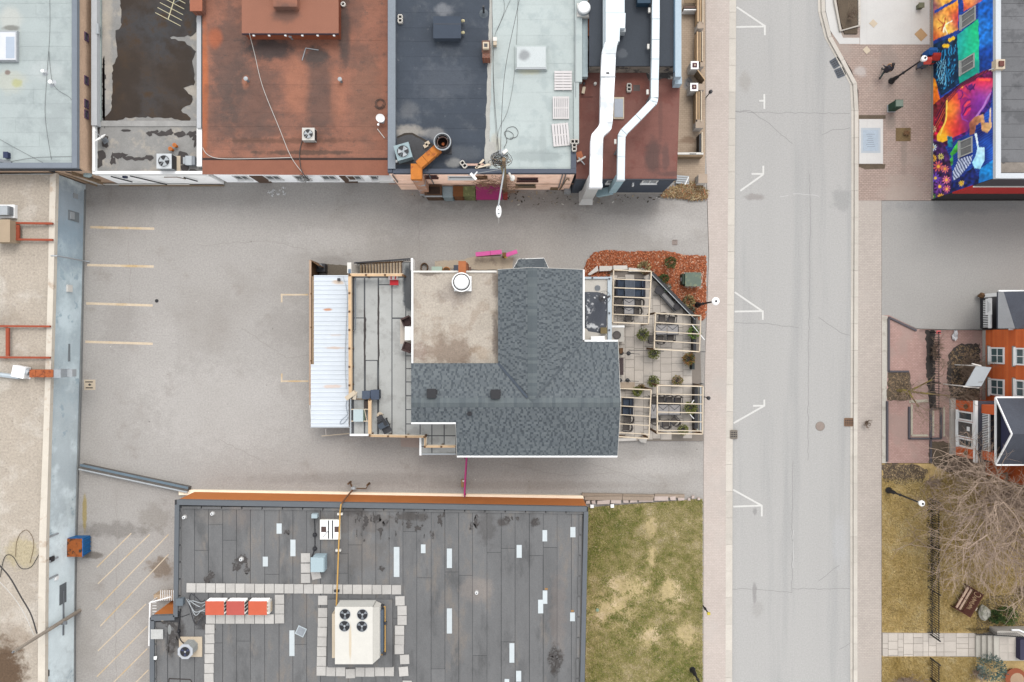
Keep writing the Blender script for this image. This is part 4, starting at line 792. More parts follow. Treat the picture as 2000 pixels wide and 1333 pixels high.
# roof furniture on D and E
m_navyb = mat('navy_box', rgb(70,80,94), var=.08, scale=2, fine=.06)
t = thing('roof_hatch','navy felt-covered box hatch on the navy roof','hatch',W(873,54,DZ)); part('body', MB().pbox(847,33,899.5,74,DZ,DZ+.55), m_navyb, t); part('lid', MB().pbox(846,32,900.5,75,DZ+.55,DZ+.6), m_navyb, t); part('seam', MB().pbox(848,46.5,899,47.5,DZ+.6,DZ+.606), dark, t)
for y in (41,64): c = W(904,y,DZ+.3); part('lamp', MB().blob(c,.14,.1,.1,seed=y), pl('lamp_cream',226,214,170), t)
c = W(945,27,DZ); t = thing('vent_pipe','black pipe vent with cone flashing on the navy roof','vent',c); part('pipe', MB().tube([c,c+Vector((0,.15,.7))],.07,10), dark, t); part('flashing', MB().lathe(c,[(.3,DZ+.012),(.22,DZ+.05),(.09,DZ+.14)],14), mat('flash_grey',rgb(104,112,118)), t)
t = thing('brick_chimney','small red brick chimney between navy and pale green roofs','chimney',W(949,97,DZ)); part('stack', MB().pbox(942,79,957,113,DZ,DZ+.85), m_chb, t); part('cap', MB().pbox(941,80,957,103,DZ+.85,DZ+.9), pl('cap_brown',120,82,66), t); part('pot', MB().pbox(943,82,955,95,DZ+.9,DZ+1.15), cream, t); part('flue', MB().pbox(945.5,85,952,92,DZ+1.15,DZ+1.155), dark, t)
t = thing('roof_box','small cream box on the seam beside the brick chimney','box',W(967,80,DZ)); part('body', MB().pbox(963.5,73,970,88,DZ,DZ+.35), cream, t); part('cover', MB().pbox(963,72.5,970.5,80,DZ+.35,DZ+.38), offwhite, t)
ac_unit('condenser_unit',787,296,DZ,.95,.85,mat('teal_grey_metal',rgb(170,190,194),var=.05),'teal-grey condenser unit with round fan on the navy roof',rz=math.radians(16))
c = W(774,316,DZ); solo('roof_ball', MB().blob((c.x,c.y,DZ+.1),.12,.12,.1,jit=.02), white, 'tiny white cap near the teal condenser', 'cap')
# round exhaust stack + rusty duct
c = W(864,277,DZ+1.1); t = thing('exhaust_stack','large round black exhaust fan stack on the navy roof','exhaust fan',(c.x,c.y,DZ)); part('barrel', MB().ring(c,.50,.42,DZ+.1,DZ+1.1), dark, t); part('floor', MB().cyl(c,.42,DZ+.3,DZ+.32,20), mat('soot',rgb(60,42,36)), t); part('rim', MB().ring(c,.55,.50,DZ+1.0,DZ+1.15), ltgrey, t); part('inner_ring', MB().ring(c,.36,.32,DZ+.8,DZ+1.0), pl('worn_brown',120,96,88), t); part('motor', MB().cyl(c,.1,DZ+.32,DZ+.6,10), rust, t)
for k in range(4): a = k*math.pi/2+.7; part('bracket', MB().bar((c.x+.34*math.cos(a),c.y+.34*math.sin(a),DZ+.95),(c.x+.5*math.cos(a),c.y+.5*math.sin(a),DZ+1.02),.05,.04), ltgrey, t)
part('base', MB().box(c.x-.5,c.x+.5,c.y-.5,c.y+.5,DZ,DZ+.1), dark, t)
t = thing('rusty_duct','rusty orange metal duct descending from exhaust stack over the pink wall','duct',W(830,320,DZ)); m_or = mat('orange_rust',rgb(216,132,54),var=.18,scale=2.5,fine=.1,c2=rgb(176,98,54),c2s=2)
A1, B1 = W(857,290,DZ+.6), W(818,324,DZ+.55)
for k in range(3): a, b = A1.lerp(B1,k/3+.006), A1.lerp(B1,(k+1)/3-.006); part('duct_section', MB().bar(a,b,.56,.5), m_or, t)
p = W(813,337,DZ+.5); part('elbow', MB().box(p.x-.32,p.x+.38,yD-.6,p.y+.5,DZ+.27,DZ+.75), m_or, t); part('drop', MB().box(p.x-.3,p.x+.36,yD-.58,yD-.06,1.4,DZ+.26), mat('duct_drop',rgb(190,146,120,.6),var=.2,scale=2,c2=rgb(176,180,186,.6),c2s=1.2), t); part('outlet', MB().box(p.x-.34,p.x+.4,yD-.65,yD-.06,.9,1.395), ltgrey, t)
t = thing('duct_stay','thin dark stay wire holding the rusty duct','wire',W(838,330,DZ)); part('rod', MB().tube([W(853,306,DZ+.5),W(834,334,DZ+.2)],.015,4), dark, t)
m_cb = mat('cinder_block', rgb(222,216,206), var=.08, scale=4, fine=.12)
def cinder(px, py, z, ang, label, m=None):
    c = W(px,py,z+.1); t = thing('cinder_block',label,'cinder block',(c.x,c.y,z),ang); mb = MB()
    for a in (-.19,0,.19): mb.box(a-.025,a+.025,-.1,.1,0,.19)
    for b in (-.1,.1): mb.box(-.165,-.025,b-.025,b+.025,0,.188); mb.box(.025,.165,b-.025,b+.025,0,.188)
    part('web', mb, m or m_cb, t, local=True); part('core', MB().box(-.2,.2,-.09,.09,.01,.03), black, t, local=True)
    t.scale = (1.25,1.25,1.2)
cinder(782,38,DZ+.01,math.pi/2,'hollow block by itself at the left edge of the navy roof'); cinder(905.5,322,DZ+.02,math.radians(-50),'tilted hollow block beside loose planks on the navy roof')
cinder(1122,277.5,DZ+.2,0,'hollow block lying crosswise at the corner of the pale green roof'); cinder(1121.5,288.5,DZ+.17,math.pi/2,'hollow block upright on the navy coping of the pale green roof'); 
for (a, b, l) in (((832,286),1,'cream brick, lower one beside the exhaust stack'),((835,281),0,'cream brick, upper one beside the exhaust stack')): c = W(*a,DZ); solo('loose_brick', MB().rbox(c,.3,.22,DZ+.02,DZ+.14,.5), cream, l, 'brick')
for A1, B1, m, l in (((911,322),(945,322),mat('pink_plank',rgb(222,184,166)),'pinkish plank lying along the navy coping'),((929,329),(945,312),woodp,'short pale plank lying diagonally by the pole'),((930,328),(958,321),woodp,'pale plank crossing the navy coping by the pole')):
    solo('loose_plank', MB().bar(W(*A1,DZ+.2),W(*B1,DZ+.2),.13,.05), m, l, 'plank')
t = thing('roof_skylight','pale flat skylight on the pale green roof','skylight',W(1037,112,DZ)); part('kerb', MB().pbox(1006,88,1069,137,DZ,DZ+.18), m_pale, t); part('dome', MB().pbox(1009,91,1066,132,DZ+.18,DZ+.32), mat('milky_dome',rgb(206,214,214),var=.05,rough=.4,spots=[(1024,112,DZ,12,12,.7,rgb(110,114,118),.3)]), t); part('frame', MB().pbox(1008,132,1067,135,DZ+.18,DZ+.3), ltgrey, t)
m_pal = pl('pallet_white',238,232,230)
for (x0,y0,x1,y1,rz,l,n) in ((1083,138,1117,176,0,'white slatted pallet, top one of three on the pale green roof',7),(1079.5,188.5,1112,232,0,'white slatted pallet, middle one of three on the pale green roof',8),(1079,241,1112,285,.09,'white slatted pallet, lowest of three, turned slightly askew',6)):
    c = W((x0+x1)/2,(y0+y1)/2,DZ+.15); sx, sy = (x1-x0)/PX*.9, (y1-y0)/PX*.9; t = thing('pallet',l,'pallet',(c.x,c.y,DZ),rz)
    for k in (-1,0,1): part('bearer', MB().box(-sx/2+.02,sx/2-.02,k*(sy/2-.06)-.05,k*(sy/2-.06)+.05,.01,.1), offwhite, t, local=True) if n != 7 else part('bearer', MB().box(k*(sx/2-.06)-.05,k*(sx/2-.06)+.05,-sy/2+.02,sy/2-.02,.01,.1), offwhite, t, local=True)
    for k in range(n):
        if n == 7: w_ = sy/n; y = -sy/2+w_*k; part('slat', MB().box(-sx/2,sx/2,y+.015,y+w_-.02,.1,.13), m_pal, t, local=True)
        else: w_ = sx/n; x = -sx/2+w_*k; part('slat', MB().box(x+.015,x+w_-.02,-sy/2,sy/2,.1,.13), m_pal, t, local=True)
c = W(1141,14,DZ+.7); t = thing('turbine_vent','round white roof ventilator on a square base at the top','ventilator',(c.x,c.y,DZ)); part('base', MB().box(c.x-.42,c.x+.42,c.y-.42,c.y+.42,DZ,DZ+.35), offwhite, t); part('drum', MB().ring(c,.42,.36,DZ+.35,DZ+.65), ltgrey, t); part('cap', MB().lathe(c,[(.40,DZ+.62),(.36,DZ+.74),(.2,DZ+.8)],20), white, t)
wire('roof_wire',[(1012,-30),(1010,60),(1004,150),(992,215),(974,255),(971,290)],DZ+.04,.009,cable_k,'long dark wire down the middle of the pale green roof'); wire('roof_wire',[(1010,-30),(975,50),(966,75),(963,140),(966,220),(972,300)],DZ+.05,.009,cable_k,'dark wire running beside the chimney to the pole'); wire('roof_wire',[(980,-20),(985,20),(970,60)],DZ+.06,.009,cable_k,'short dark wire bundle above the chimney')
wire('wire_loop',[(984,290),(990,275),(985,260),(992,256),(1002,262),(1000,272),(988,268),(990,252),(1004,248),(1012,258),(1008,268),(996,270)],DZ+.04,.014,cable_k,'loose looping wire on the pale green roof')

# ------------------------------------------------------------------ utility pole with wires and street lamp arm
pb = W(987,378); t = thing('utility_pole','tall utility pole with tangled wires and long street lamp arm','utility pole',(pb.x,pb.y,.1)); m_pole = mat('pole_wood',rgb(150,126,100),var=.2,scale=3,fine=.15)
part('pole', MB().tube([(pb.x,pb.y,0),(pb.x,pb.y,9.2)],.15,10,.11), m_pole, t); top = Vector((pb.x,pb.y,9.0))
L0 = W(984,337,8.2); L1 = W(973,405,8.4); part('lamp_arm', MB().tube([Vector((pb.x,pb.y,7.6)),L0.lerp(L1,.12)+Vector((0,0,.0)),L0.lerp(L1,.5)+Vector((0,0,.12)),L1],.05,8), ltgrey, t); part('brace', MB().tube([Vector((pb.x,pb.y,7.0)),L0.lerp(L1,.6)],.02,5), grey, t)
hp = W(974,413,8.35); lh = MB(); lh.blob((hp.x,hp.y,8.35),.17,.40,.12,n=14,m=8,jit=0); part('lamp_head', lh, white, t, smooth=True); part('photocell', MB().cyl((hp.x,hp.y+.08),.035,8.44,8.5,8), black, t); part('lens', MB().blob((hp.x,hp.y-.05,8.27),.12,.25,.08,jit=0), ltgrey, t)
part('label', MB().box(hp.x-.06,hp.x+.06,hp.y-.2,hp.y-.12,8.44,8.466), grey, t)
part('lamp_cable', MB().tube([Vector((hp.x,hp.y-.35,8.3)),Vector((hp.x+.0,hp.y-.7,8.2))],.012,4), cable_w, t)
for a, b in (((925,345),(915,338)),((927,343),(933,334))): part('floodlight', MB().bar(W(a[0]-6,a[1]-6,5.6),W(a[0]+5,a[1]+6,5.5),.16,.12), white, t) if a[0] == 925 else part('floodlight_stem', MB().bar(W(924,346,5.5),W(932,336,5.7),.07,.07), white, t)
part('crossarm', MB().bar(W(915,342,5.4),W(984,330,5.6),.05,.05), grey, t)
part('transformer', MB().bar(W(978,296,8.0),W(982,303,8.2),.3,.3), ltgrey, t); part('transformer_lid', MB().bar(W(990,294,8.2),W(982,300,8.3),.18,.14), offwhite, t); part('insulator', MB().bar(W(968,314,7.6),W(976,321,7.7),.22,.18), offwhite, t)
part('service_drop', MB().bar(W(994,338,6.8),W(1000,348,6.6),.12,.12), offwhite, t); q = W(1001,348,6.5); part('service_head', MB().blob(q,.17,.2,.15,jit=.05), offwhite, t)
r = random.Random(9)
for k in range(26):
    c = W(976+r.uniform(-8,8),309+r.uniform(-7,8),8.2); rx, ry = r.uniform(.15,.55), r.uniform(.12,.45); a0 = r.uniform(0,6.28); P = [(c.x+rx*math.cos(a0+j*.55),c.y+ry*math.sin(a0+j*.55),8.0+r.uniform(-.15,.15)+.02*j) for j in range(r.randint(8,13))]
    part('wire_coil', MB().tube(P,.017,4), r.choice([cable_k,cable_k,mat('brown_cable',rgb(140,120,96)),grey]), t)
for k in range(9): part('drop_wire', MB().tube(smooth_line([W(978+r.uniform(-6,6),312+r.uniform(-4,4),8.0),W(983+r.uniform(-4,4),328+r.uniform(-3,3),7.6),W(984+r.uniform(-3,3),340+r.uniform(-2,4),6.8),Vector((pb.x+r.uniform(-.15,.15),pb.y+.1,5.0))]),.018,4), mat('olive_cable',rgb(176,160,110)), t)
for q, w_ in (([(977,305,8.4),(985,150,7.9),(1010,20,8.1),(1040,-120,8.6)],.014),([(975,305,8.4),(965,180,8.0),(962,60,8.1),(958,-120,8.5)],.014)): part('span_wire', MB().tube(smooth_line(line(q,0)),w_,4), cable_k, t)

# ------------------------------------------------------------------ F: dark and brown-red roof with ducts
FZ, F2 = 4.4, 5.6
tF = thing('flat_building','building with brown-red lower roof and dark upper roof carrying two ducts','building',W(1235,200))
m_Froof = mat('brown_red_felt', rgb(142,96,86), var=.12, scale=1, fine=.12, fscale=14, rough=.9, rnd=.05, c2=rgb(136,86,76), c2s=.6, spots=[(1240,165,FZ,24,14,.6,rgb(178,112,96),.2),(1275,305,FZ,18,38,.75,rgb(92,74,70),.5),(1300,310,FZ,8,30,.6,rgb(100,80,76)),(1315,340,FZ,30,6,.6,rgb(96,76,72)),(1145,200,FZ,10,100,.3,rgb(112,74,66)),(1290,230,FZ,5,60,.4,rgb(110,80,74))])
m_F2 = mat('charcoal_felt', rgb(72,78,86), var=.08, scale=1, fine=.14, fscale=14, rough=.9, spots=[(1215,105,F2,10,10,.5,rgb(120,124,130),.8)])
m_Fw = mat('dark_siding', rgb(72,80,92,.6), var=.08, scale=1, lines=(2,.2,.35,.08))
Fp = [(1131,100),(1330,100),(1327,200),(1322,351),(1125,351)]
walls(tF, Fp, FZ, m_Fw, inset=.04, zt=FZ-.05); deck(tF, Fp, FZ, m_Froof)
sheets(tF, 1131, 142, 1322, 348, FZ, [142,164,190,218,246,271,299,327,349], 'y', m_Froof, gap=.4, seed=21, cuts=.5)
part('upper_wall', MB().pbox(1153,-120,1329,128,FZ-.02,F2-.1,at=F2), mat('upper_wall',rgb(160,150,138),var=.3,scale=2,c2=rgb(78,74,74),c2s=1.2), tF)
deck(tF, rect(1151,-120,1331,129), F2, m_F2)
part('wall_stub', irregular([(1262,142),(1318,142),(1318,156),(1300,154),(1268,158)], FZ+.02, 9, 1.5, 6), mat('tar_smear',rgb(90,86,84),var=.3,scale=3,c2=rgb(190,182,172),c2s=3), tF)
coping(tF, [(1319,-120,1331,150)], F2, mat('light_blue_coping',rgb(196,214,226),var=.05,scale=1.5), .22, .3); part('parapet_edge', MB().pbox(1316.5,-120,1318.8,140,F2-.1,F2+.12), mat('blue_grey_edge',rgb(120,150,172)), tF); part('corner_post', MB().pbox(1318,150.5,1332,164,FZ,FZ+.7), mat('light_blue_coping',rgb(196,214,226)), tF)
part('eave_trim', MB().pbox(1125,349.5,1322.5,352,FZ-.12,FZ+.03), pl('charcoal_trim',60,64,72), tF)
yF = W(0,351,FZ).y+.04
for a, b in ((1182,1206),(1250,1280)): window(tF,(W(a,0,3).x,yF),(W(b,0,3).x,yF),3.3,4.1,(0,-1),mull=(1,0))
part('wall_lamp', MB().box(W(1234,0,3).x,W(1237,0,3).x,yF-.2,yF,3.0,3.3), white, tF); part('wall_base', MB().box(W(1136,0,0).x,W(1296,0,0).x,yF-.08,yF-.001,.1,.3), conc, tF)
part('felt_patch', MB().pbox(1237,166,1250,178,FZ+.012,FZ+.018), mat('grey_patch',rgb(108,96,92)), tF); part('felt_seam', MB().pbox(1134,189,1158,190.5,FZ+.012,FZ+.02), mat('seam_dark',rgb(96,62,56)), tF)
t = thing('roof_skylight','narrow grey-blue skylight between the two ducts','skylight',W(1208,210,FZ)); part('kerb', MB().pbox(1198,190,1219,232,FZ,FZ+.15), cream, t); part('pane', MB().pbox(1200,193,1217,229,FZ+.15,FZ+.19), mat('skylight_grey',rgb(148,158,172),var=.06,rough=.3), t)
cinder(1228.5,172,FZ+.02,math.pi/2,'hollow block standing alone on the brown-red roof')
t = thing('roof_tag','cream tag on a black pipe at the left of the brown-red roof','pipe',W(1140,172,FZ)); part('tag', MB().rbox(W(1140,176,FZ+.2),.2,.45,FZ+.15,FZ+.2,-.2), cream, t); part('pipe', MB().tube([W(1141,162,FZ),W(1141,164,FZ+.4)],.06,8), dark, t)
c = W(1162,165,FZ); solo('roof_vent', MB().lathe(c,[(.1,FZ),(.1,FZ+.2),(.06,FZ+.26)],12), offwhite, 'small pale vent cap beside the wide duct', 'vent')
t = thing('dish_bracket','broken orange and white dish bracket at the left of brown-red roof','bracket',W(1136,307,FZ)); part('plate', MB().rbox(W(1132,303,FZ+.1),.4,.45,FZ+.02,FZ+.08,.3), pl('orange_plate',206,124,82), t); part('arm', MB().bar(W(1127,316,FZ+.2),W(1144,306,FZ+.3),.1,.08), offwhite, t); part('arm', MB().bar(W(1130,308,FZ+.2),W(1142,322,FZ+.2),.07,.06), ltgrey, t)
m_duct = mat('white_duct', rgb(240,242,244,.58), var=.04, scale=1.5, fine=.03, rough=.4, c2=rgb(222,228,232), c2s=.8); m_ductb = mat('pale_blue_duct', rgb(216,227,232,.5), var=.05, scale=1.5, fine=.03, rough=.4)
t = thing('roof_duct','wide white sheet-metal duct crossing the dark and brown-red roofs','duct',W(1190,200,FZ))
D1 = [([(1183,-60),(1220,-60),(1220,25),(1183,25)],m_ductb),([(1183,25.5),(1222,25.5),(1221,55),(1211,55),(1210,81),(1183,81)],m_ductb),([(1183,81.5),(1207,81.5),(1205,92),(1203,105),(1176,105),(1177,96)],m_duct),([(1176,105.5),(1203,105.5),(1201,151),(1174,151)],m_duct),
      ([(1174,151.5),(1201,151.5),(1196.5,240),(1172,240)],m_duct),([(1172,240.5),(1196.5,240.5),(1194,252),(1179,266),(1178,274),(1154,274),(1156,262),(1168,248)],m_duct),([(1154,274.5),(1178,274.5),(1176,366),(1152,366)],m_duct)]
for P, m in D1: part('duct_section', MB().pprism(P, 6.0, 6.55), m, t)
part('side_rail', MB().pbox(1178.5,-60,1182.6,92,5.75,6.1), m_ductb, t); part('joint_flange', MB().pbox(1175,149,1202,150.6,5.95,6.575), ltgrey, t); q = W(1187,143,6.55); part('port', MB().box(q.x-.1,q.x+.1,q.y-.06,q.y+.06,6.55,6.556), dark, t)
part('side_box', MB().pbox(1211.5,55.5,1222,62,5.7,6.3), ltgrey, t)
q0, q1 = W(1152,366,6.5), W(1176,380,6.5); yb = yF; x0, x1 = q0.x, q1.x
part('drop', MB().box(x0,x1,yb-.75,yb-.12,1.6,5.99), mat('duct_grey',rgb(186,186,184,.7),var=.06), t); part('drop_elbow', MB().box(x0-.02,x1+.02,yb-.77,W(0,366,6.55).y-.012,6.0,6.54), m_duct, t); part('outlet', MB().add([(x0,yb-.75,1.595),(x1,yb-.75,1.595),(x1,yb-.12,1.595),(x0,yb-.12,1.595),(x0-.15,yb-1.05,1.0),(x1+.05,yb-1.05,1.0),(x1+.05,yb-.12,1.0),(x0-.15,yb-.12,1.0)],[(0,1,2,3),(7,6,5,4),(0,4,5,1),(1,5,6,2),(2,6,7,3),(3,7,4,0)]), mat('duct_grey',rgb(186,186,184,.7)), t)
for y in (60,120,200,300): c = W(1190 if y < 240 else 1165,y,6.0); part('support', MB().box(c.x-.3,c.x+.3,c.y-.04,c.y+.04,FZ if y > 128 else F2,5.999), grey, t)
t = thing('roof_duct','narrow pale duct with a diagonal bend over the brown-red roof','duct',W(1250,200,FZ))
C2 = [(1280,-60),(1280,40),(1279.5,80),(1279,118),(1278,157),(1277.5,193)]
for a, b in zip(C2, C2[1:]): part('duct_section', MB().bar(W(a[0],a[1]+.4,6.05),W(b[0],b[1]-.4,6.05),.47,.4), m_ductb, t)
seq = [((1277.5,193.4),(1276,200)),((1274,202),(1246,231)),((1245.4,231.6),(1218,259)),((1214,264),(1213.5,268)),((1213.5,268.5),(1212.6,308)),((1212.6,308.5),(1212,352))]
for a, b in seq: part('duct_section', MB().bar(W(*a,6.05),W(*b,6.05),.47,.4), m_ductb, t)
for a, b in (((1276.4,198),(1274,203.5)),((1219,258),(1214,266))): part('elbow', MB().bar(W(*a,6.03),W(*b,6.03),.5,.37), m_ductb, t)
for x, y in ((1269.5,20),(1267.5,91),(1266,180),(1203,277)): part('clip', MB().pbox(x-3,y-5,x+1,y+4,5.85,6.0), offwhite, t)
for p_, y in (((1280,30),0),((1279,110),0),((1278,185),1),((1213,290),1)): c = W(*p_,5.85); part('support', MB().box(c.x-.25,c.x+.25,c.y-.03,c.y+.03,F2 if y == 0 else FZ,5.849), grey, t)
q = W(1212,352,6.05); part('drop', MB().box(q.x-.25,q.x+.25,yF-.5,yF-.07,2.4,5.84), mat('teal_duct',rgb(160,186,194,.6),var=.08), t); part('top_elbow', MB().box(q.x-.255,q.x+.255,yF-.52,W(0,352.4,6.05).y,5.845,6.25), m_ductb, t); part('outlet', MB().bar((q.x,yF-.3,2.3),(q.x-.9,yF-.35,1.6),.5,.4), mat('teal_duct',rgb(160,186,194,.6)), t)
t = thing('roof_unit','dark blue machine box on the dark roof at the top edge','machine',W(1258,0,F2)); part('body', MB().pbox(1246,-30,1270,5,F2,F2+.6), pl('dark_blue',40,70,92), t); part('lid', MB().pbox(1245,-31,1271,6,F2+.6,F2+.65), pl('dark_blue',40,70,92), t)
# ------------------------------------------------------------------ the grey shingled house
tH = thing('shingled_house','grey-shingled house with cross gables and a flat gravel roof in the middle','house',W(1000,700))
RZ = 6.8; TAN = .42
Yr = W(0,787,RZ).y; Xr = W(1040,0,RZ).x
def on_h(px, py, tan=TAN):
    z = 6
    for _ in range(12): q = W(px,py,z); z = RZ-tan*abs(q.y-Yr)
    return W(px,py,z)
q710 = on_h(973,710); q668 = on_h(1138,668)
rW, rE, J, N = W(803,787,RZ), W(1212,787,RZ), Vector((Xr,Yr,RZ)), W(1040,523,RZ); N.x = Xr
sW, sM0, sM, sE0, sE = on_h(803,825), on_h(890,825), on_h(890,825), on_h(890,890), on_h(1206,890)
nW = on_h(803,710); nV = q710; eV = q668; eE = on_h(1207,668)
gW = Vector((q710.x, W(973,527,q710.z).y, q710.z)); gE = Vector((q668.x, W(1138,527,q668.z).y, q668.z)); 
sE.z = sE0.z; sE.y = sE0.y; sM.y = sW.y; sM.z = sW.z; sE0.x = sM.x; eE.y = eV.y; eE.z = eV.z; nW.y = nV.y; nW.z = nV.z
m_sh = mat('shingle', (1,1,1), var=.05, scale=.7, fine=.12, fscale=20, rough=.95, attr=True, bump=.2, bscale=60)
m_under = pl('shingle_underlay',84,92,98)
pal = [rgb(116,123,126)]*7+[rgb(110,117,121)]*6+[rgb(92,99,104)]*5+[rgb(84,91,97)]*2
def shingles(poly, u, seed, row=.15, tab=(.10,.24)):
    """poly: coplanar 3-D points; u: horizontal direction along the courses."""
    u = Vector(u).normalized(); n = (poly[1]-poly[0]).cross(poly[2]-poly[0]).normalized()
    if n.z < 0: n = -n
    s_ = u.cross(n).normalized()
    if s_.z > 0: s_ = -s_
    o = poly[0]; P2 = [((p-o).dot(u),(p-o).dot(s_)) for p in poly]; lo = min(p[1] for p in P2); hi = max(p[1] for p in P2)
    r = random.Random(seed); mb = MB(); cc = []; k = 0
    while lo+k*row < hi:
        d0 = lo+k*row; d1 = min(d0+row, hi); mid = (d0+d1)/2; xs = []; k += 1
        for i in range(len(P2)):
            a, b = P2[i], P2[(i+1)%len(P2)]
            if (a[1] > mid) != (b[1] > mid): xs.append(a[0]+(b[0]-a[0])*(mid-a[1])/(b[1]-a[1]))
        xs.sort()
        for x0, x1 in zip(xs[::2], xs[1::2]):
            x = x0; alt = r.random() < .5
            while x < x1-.001:
                alt = not alt; x2 = min(x+(r.uniform(.08,.44) if alt else r.uniform(.05,.22)), x1); thick = .028 if alt else .010
                A = o+u*x+s_*d0+n*.006; B_ = o+u*x2+s_*d0+n*.006; C = o+u*x2+s_*d1+n*thick; D = o+u*x+s_*d1+n*thick; E = C-n*thick; F = D-n*thick
                mb.add([A,B_,C,D,E,F],[(0,1,2,3),(3,2,4,5)]); c = r.choice(pal[:13]) if alt else r.choice(pal[13:]); q = r.uniform(.93,1.07); cc += [(*[v*q for v in c],1)]*2; x = x2
    return mb, cc
def slope(name, poly, u, seed):
    bot = [p-Vector((0,0,.14)) for p in poly]; n = len(poly); mb = MB()
    mb.add(poly+bot, [tuple(range(n)), tuple(range(2*n-1,n-1,-1))]+[(i,n+i,n+(i+1)%n,(i+1)%n) for i in range(n)])
    t_ = part(name, mb, m_under, tH)
    s, cc = shingles(poly, u, seed); part('shingles', s, m_sh, t_, cols=cc, kind='stuff')
    return t_
slope('roof_slope', [rW, sW, sM, sE0, sE, rE], (1,0,0), 1)
slope('roof_slope', [rW, J, nV, nW], (1,0,0), 2)
slope('roof_slope', [J, rE, eE, eV], (1,0,0), 3)
slope('roof_slope', [N, gW, nV, J], (0,1,0), 4)
slope('roof_slope', [N, J, eV, gE], (0,1,0), 5)
# ridge caps, valley, gutters
def ridge(a, b, wd, seed, name='ridge_cap'):
    r = random.Random(seed); d = (b-a); L = d.length; d.normalize(); x = Vector((-d.y,d.x,0)); mb = MB(); cc = []; k = 0.0
    while k < L:
        p, q = a+d*k, a+d*min(k+.2,L); e = Vector((0,0,.035)); f = Vector((0,0,-TAN*wd+.03))
        mb.add([p+e,q+e*.7,q+x*wd+f,p+x*wd+f,p-x*wd+f,q-x*wd+f],[(0,3,2,1),(0,1,5,4)]); c = r.choice([rgb(108,116,119),rgb(100,108,112),rgb(114,122,124)]); cc += [(*c,1)]*2; k += .2
    part(name, mb, m_sh, tH, cols=cc, kind='stuff')
ridge(rW, rE, .30, 7); ridge(N, J, .30, 8)
part('valley_flashing', MB().bar(nV+Vector((0,0,.03)), J+Vector((-.3,.3,-.02)), .16, .03), pl('dark_flashing',70,80,92), tH)
part('valley_flashing', MB().bar(eV+Vector((0,0,.02)), J+Vector((.2,.3,-.05)), .10, .03), m_under, tH)
def gutter(a, b): part('gutter', MB().bar(a+Vector((0,0,-.06)), b+Vector((0,0,-.06)), .11, .1), white, tH)
gutter(sE0+Vector((0,-.07,0)), sE+Vector((0,-.07,0))); gutter(sW+Vector((0,-.07,0)), sM+Vector((0,-.07,0))); gutter(eV+Vector((0,.07,0)), eE+Vector((0,.07,0))); gutter(eV+Vector((.07,0,0)), gE+Vector((.07,0,0)))
for a, b in ((rE,sE),(rE,eE),(sE0,sM),(N,gW),(N,gE)): part('verge_board', MB().bar(a+Vector((0,0,-.1)), b+Vector((0,0,-.1)), .05, .14), offwhite, tH)
# walls under the roofs
m_hw = mat('house_siding', rgb(214,206,192,.9), var=.05, scale=1, lines=(2,.12,.2,.1))
hz = 5.0
def hwall(x0, y0, x1, y1, z1): part('wall', MB().box(x0,x1,y0,y1,.0,z1), m_hw, tH)
hwall(sM.x+.25, sE.y+.4, rE.x-.5, Yr, sE.z-.05); hwall(rW.x+.4, sW.y+.4, sM.x+.25, Yr, sW.z-.1); hwall(rW.x+.4, Yr, eE.x-.5, eV.y-.35, eV.z-.1); hwall(gW.x+.15, eV.y-.35, gE.x-.35, gW.y-.3, gE.z-.1)
for (yy, z0) in ((Yr-.9,3.2),(Yr+.9,3.2),(Yr-1.5,1.0),(Yr+1.2,1.0)): window(tH,(rE.x-.5,yy-.4),(rE.x-.5,yy+.4),z0,z0+1.1,(1,0))
for x in (4.2,6.0): window(tH,(x-.4,eE.y-.35),(x+.4,eE.y-.35),3.3,4.4,(0,1))
# gables
part('gable_wall', MB().add([(rE.x-.52,sE.y+.3,sE.z-.1),(rE.x-.52,eE.y-.3,eE.z-.1),(rE.x-.52,Yr,RZ-.2),(rE.x-.6,sE.y+.3,sE.z-.1),(rE.x-.6,eE.y-.3,eE.z-.1),(rE.x-.6,Yr,RZ-.2)],[(0,1,2),(5,4,3),(0,2,5,3),(1,4,5,2),(0,3,4,1)]), m_hw, tH)
part('gable_wall', MB().add([(gW.x+.2,N.y-.35,gW.z-.1),(gE.x-.3,N.y-.35,gE.z-.1),(Xr,N.y-.35,RZ-.2),(gW.x+.2,N.y-.45,gW.z-.1),(gE.x-.3,N.y-.45,gE.z-.1),(Xr,N.y-.45,RZ-.2)],[(2,1,0),(3,4,5),(3,5,2,0),(2,5,4,1),(1,4,3,0)]), m_hw, tH)
# flat gravel roof
GZ = 5.2
part('wall', MB().pbox(807,532,973,712,.0,GZ-.1,at=GZ), m_hw, tH)
m_grav2 = mat('house_gravel', rgb(204,193,178), var=.10, scale=.8, fine=.22, fscale=9, rough=1, bump=.6, bscale=14, c2=rgb(190,176,160), c2s=.9, spots=[(878,690,GZ,50,32,.75,rgb(152,132,116),.9),(890,575,GZ,34,24,.5,rgb(160,148,140),.7),(815,690,GZ,18,18,.6,rgb(160,136,124),.9),(968,660,GZ,7,60,.7,rgb(120,108,100),.9),(840,535,GZ,30,4,.7,rgb(110,98,90),1),(970,560,GZ,8,30,.6,rgb(130,116,106),.9),(940,690,GZ,20,14,.4,rgb(180,156,130),.9)])
part('flat_roof', MB().pprism([(804,530),(974,530),(974,716),(804,716)], GZ-.12, GZ), m_grav2, tH)
part('roof_edge', MB().pbox(803.5,529,807,712,GZ-.15,GZ+.08), white, tH); part('roof_edge', MB().pbox(807.2,529,970,532.5,GZ-.15,GZ+.08), offwhite, tH)
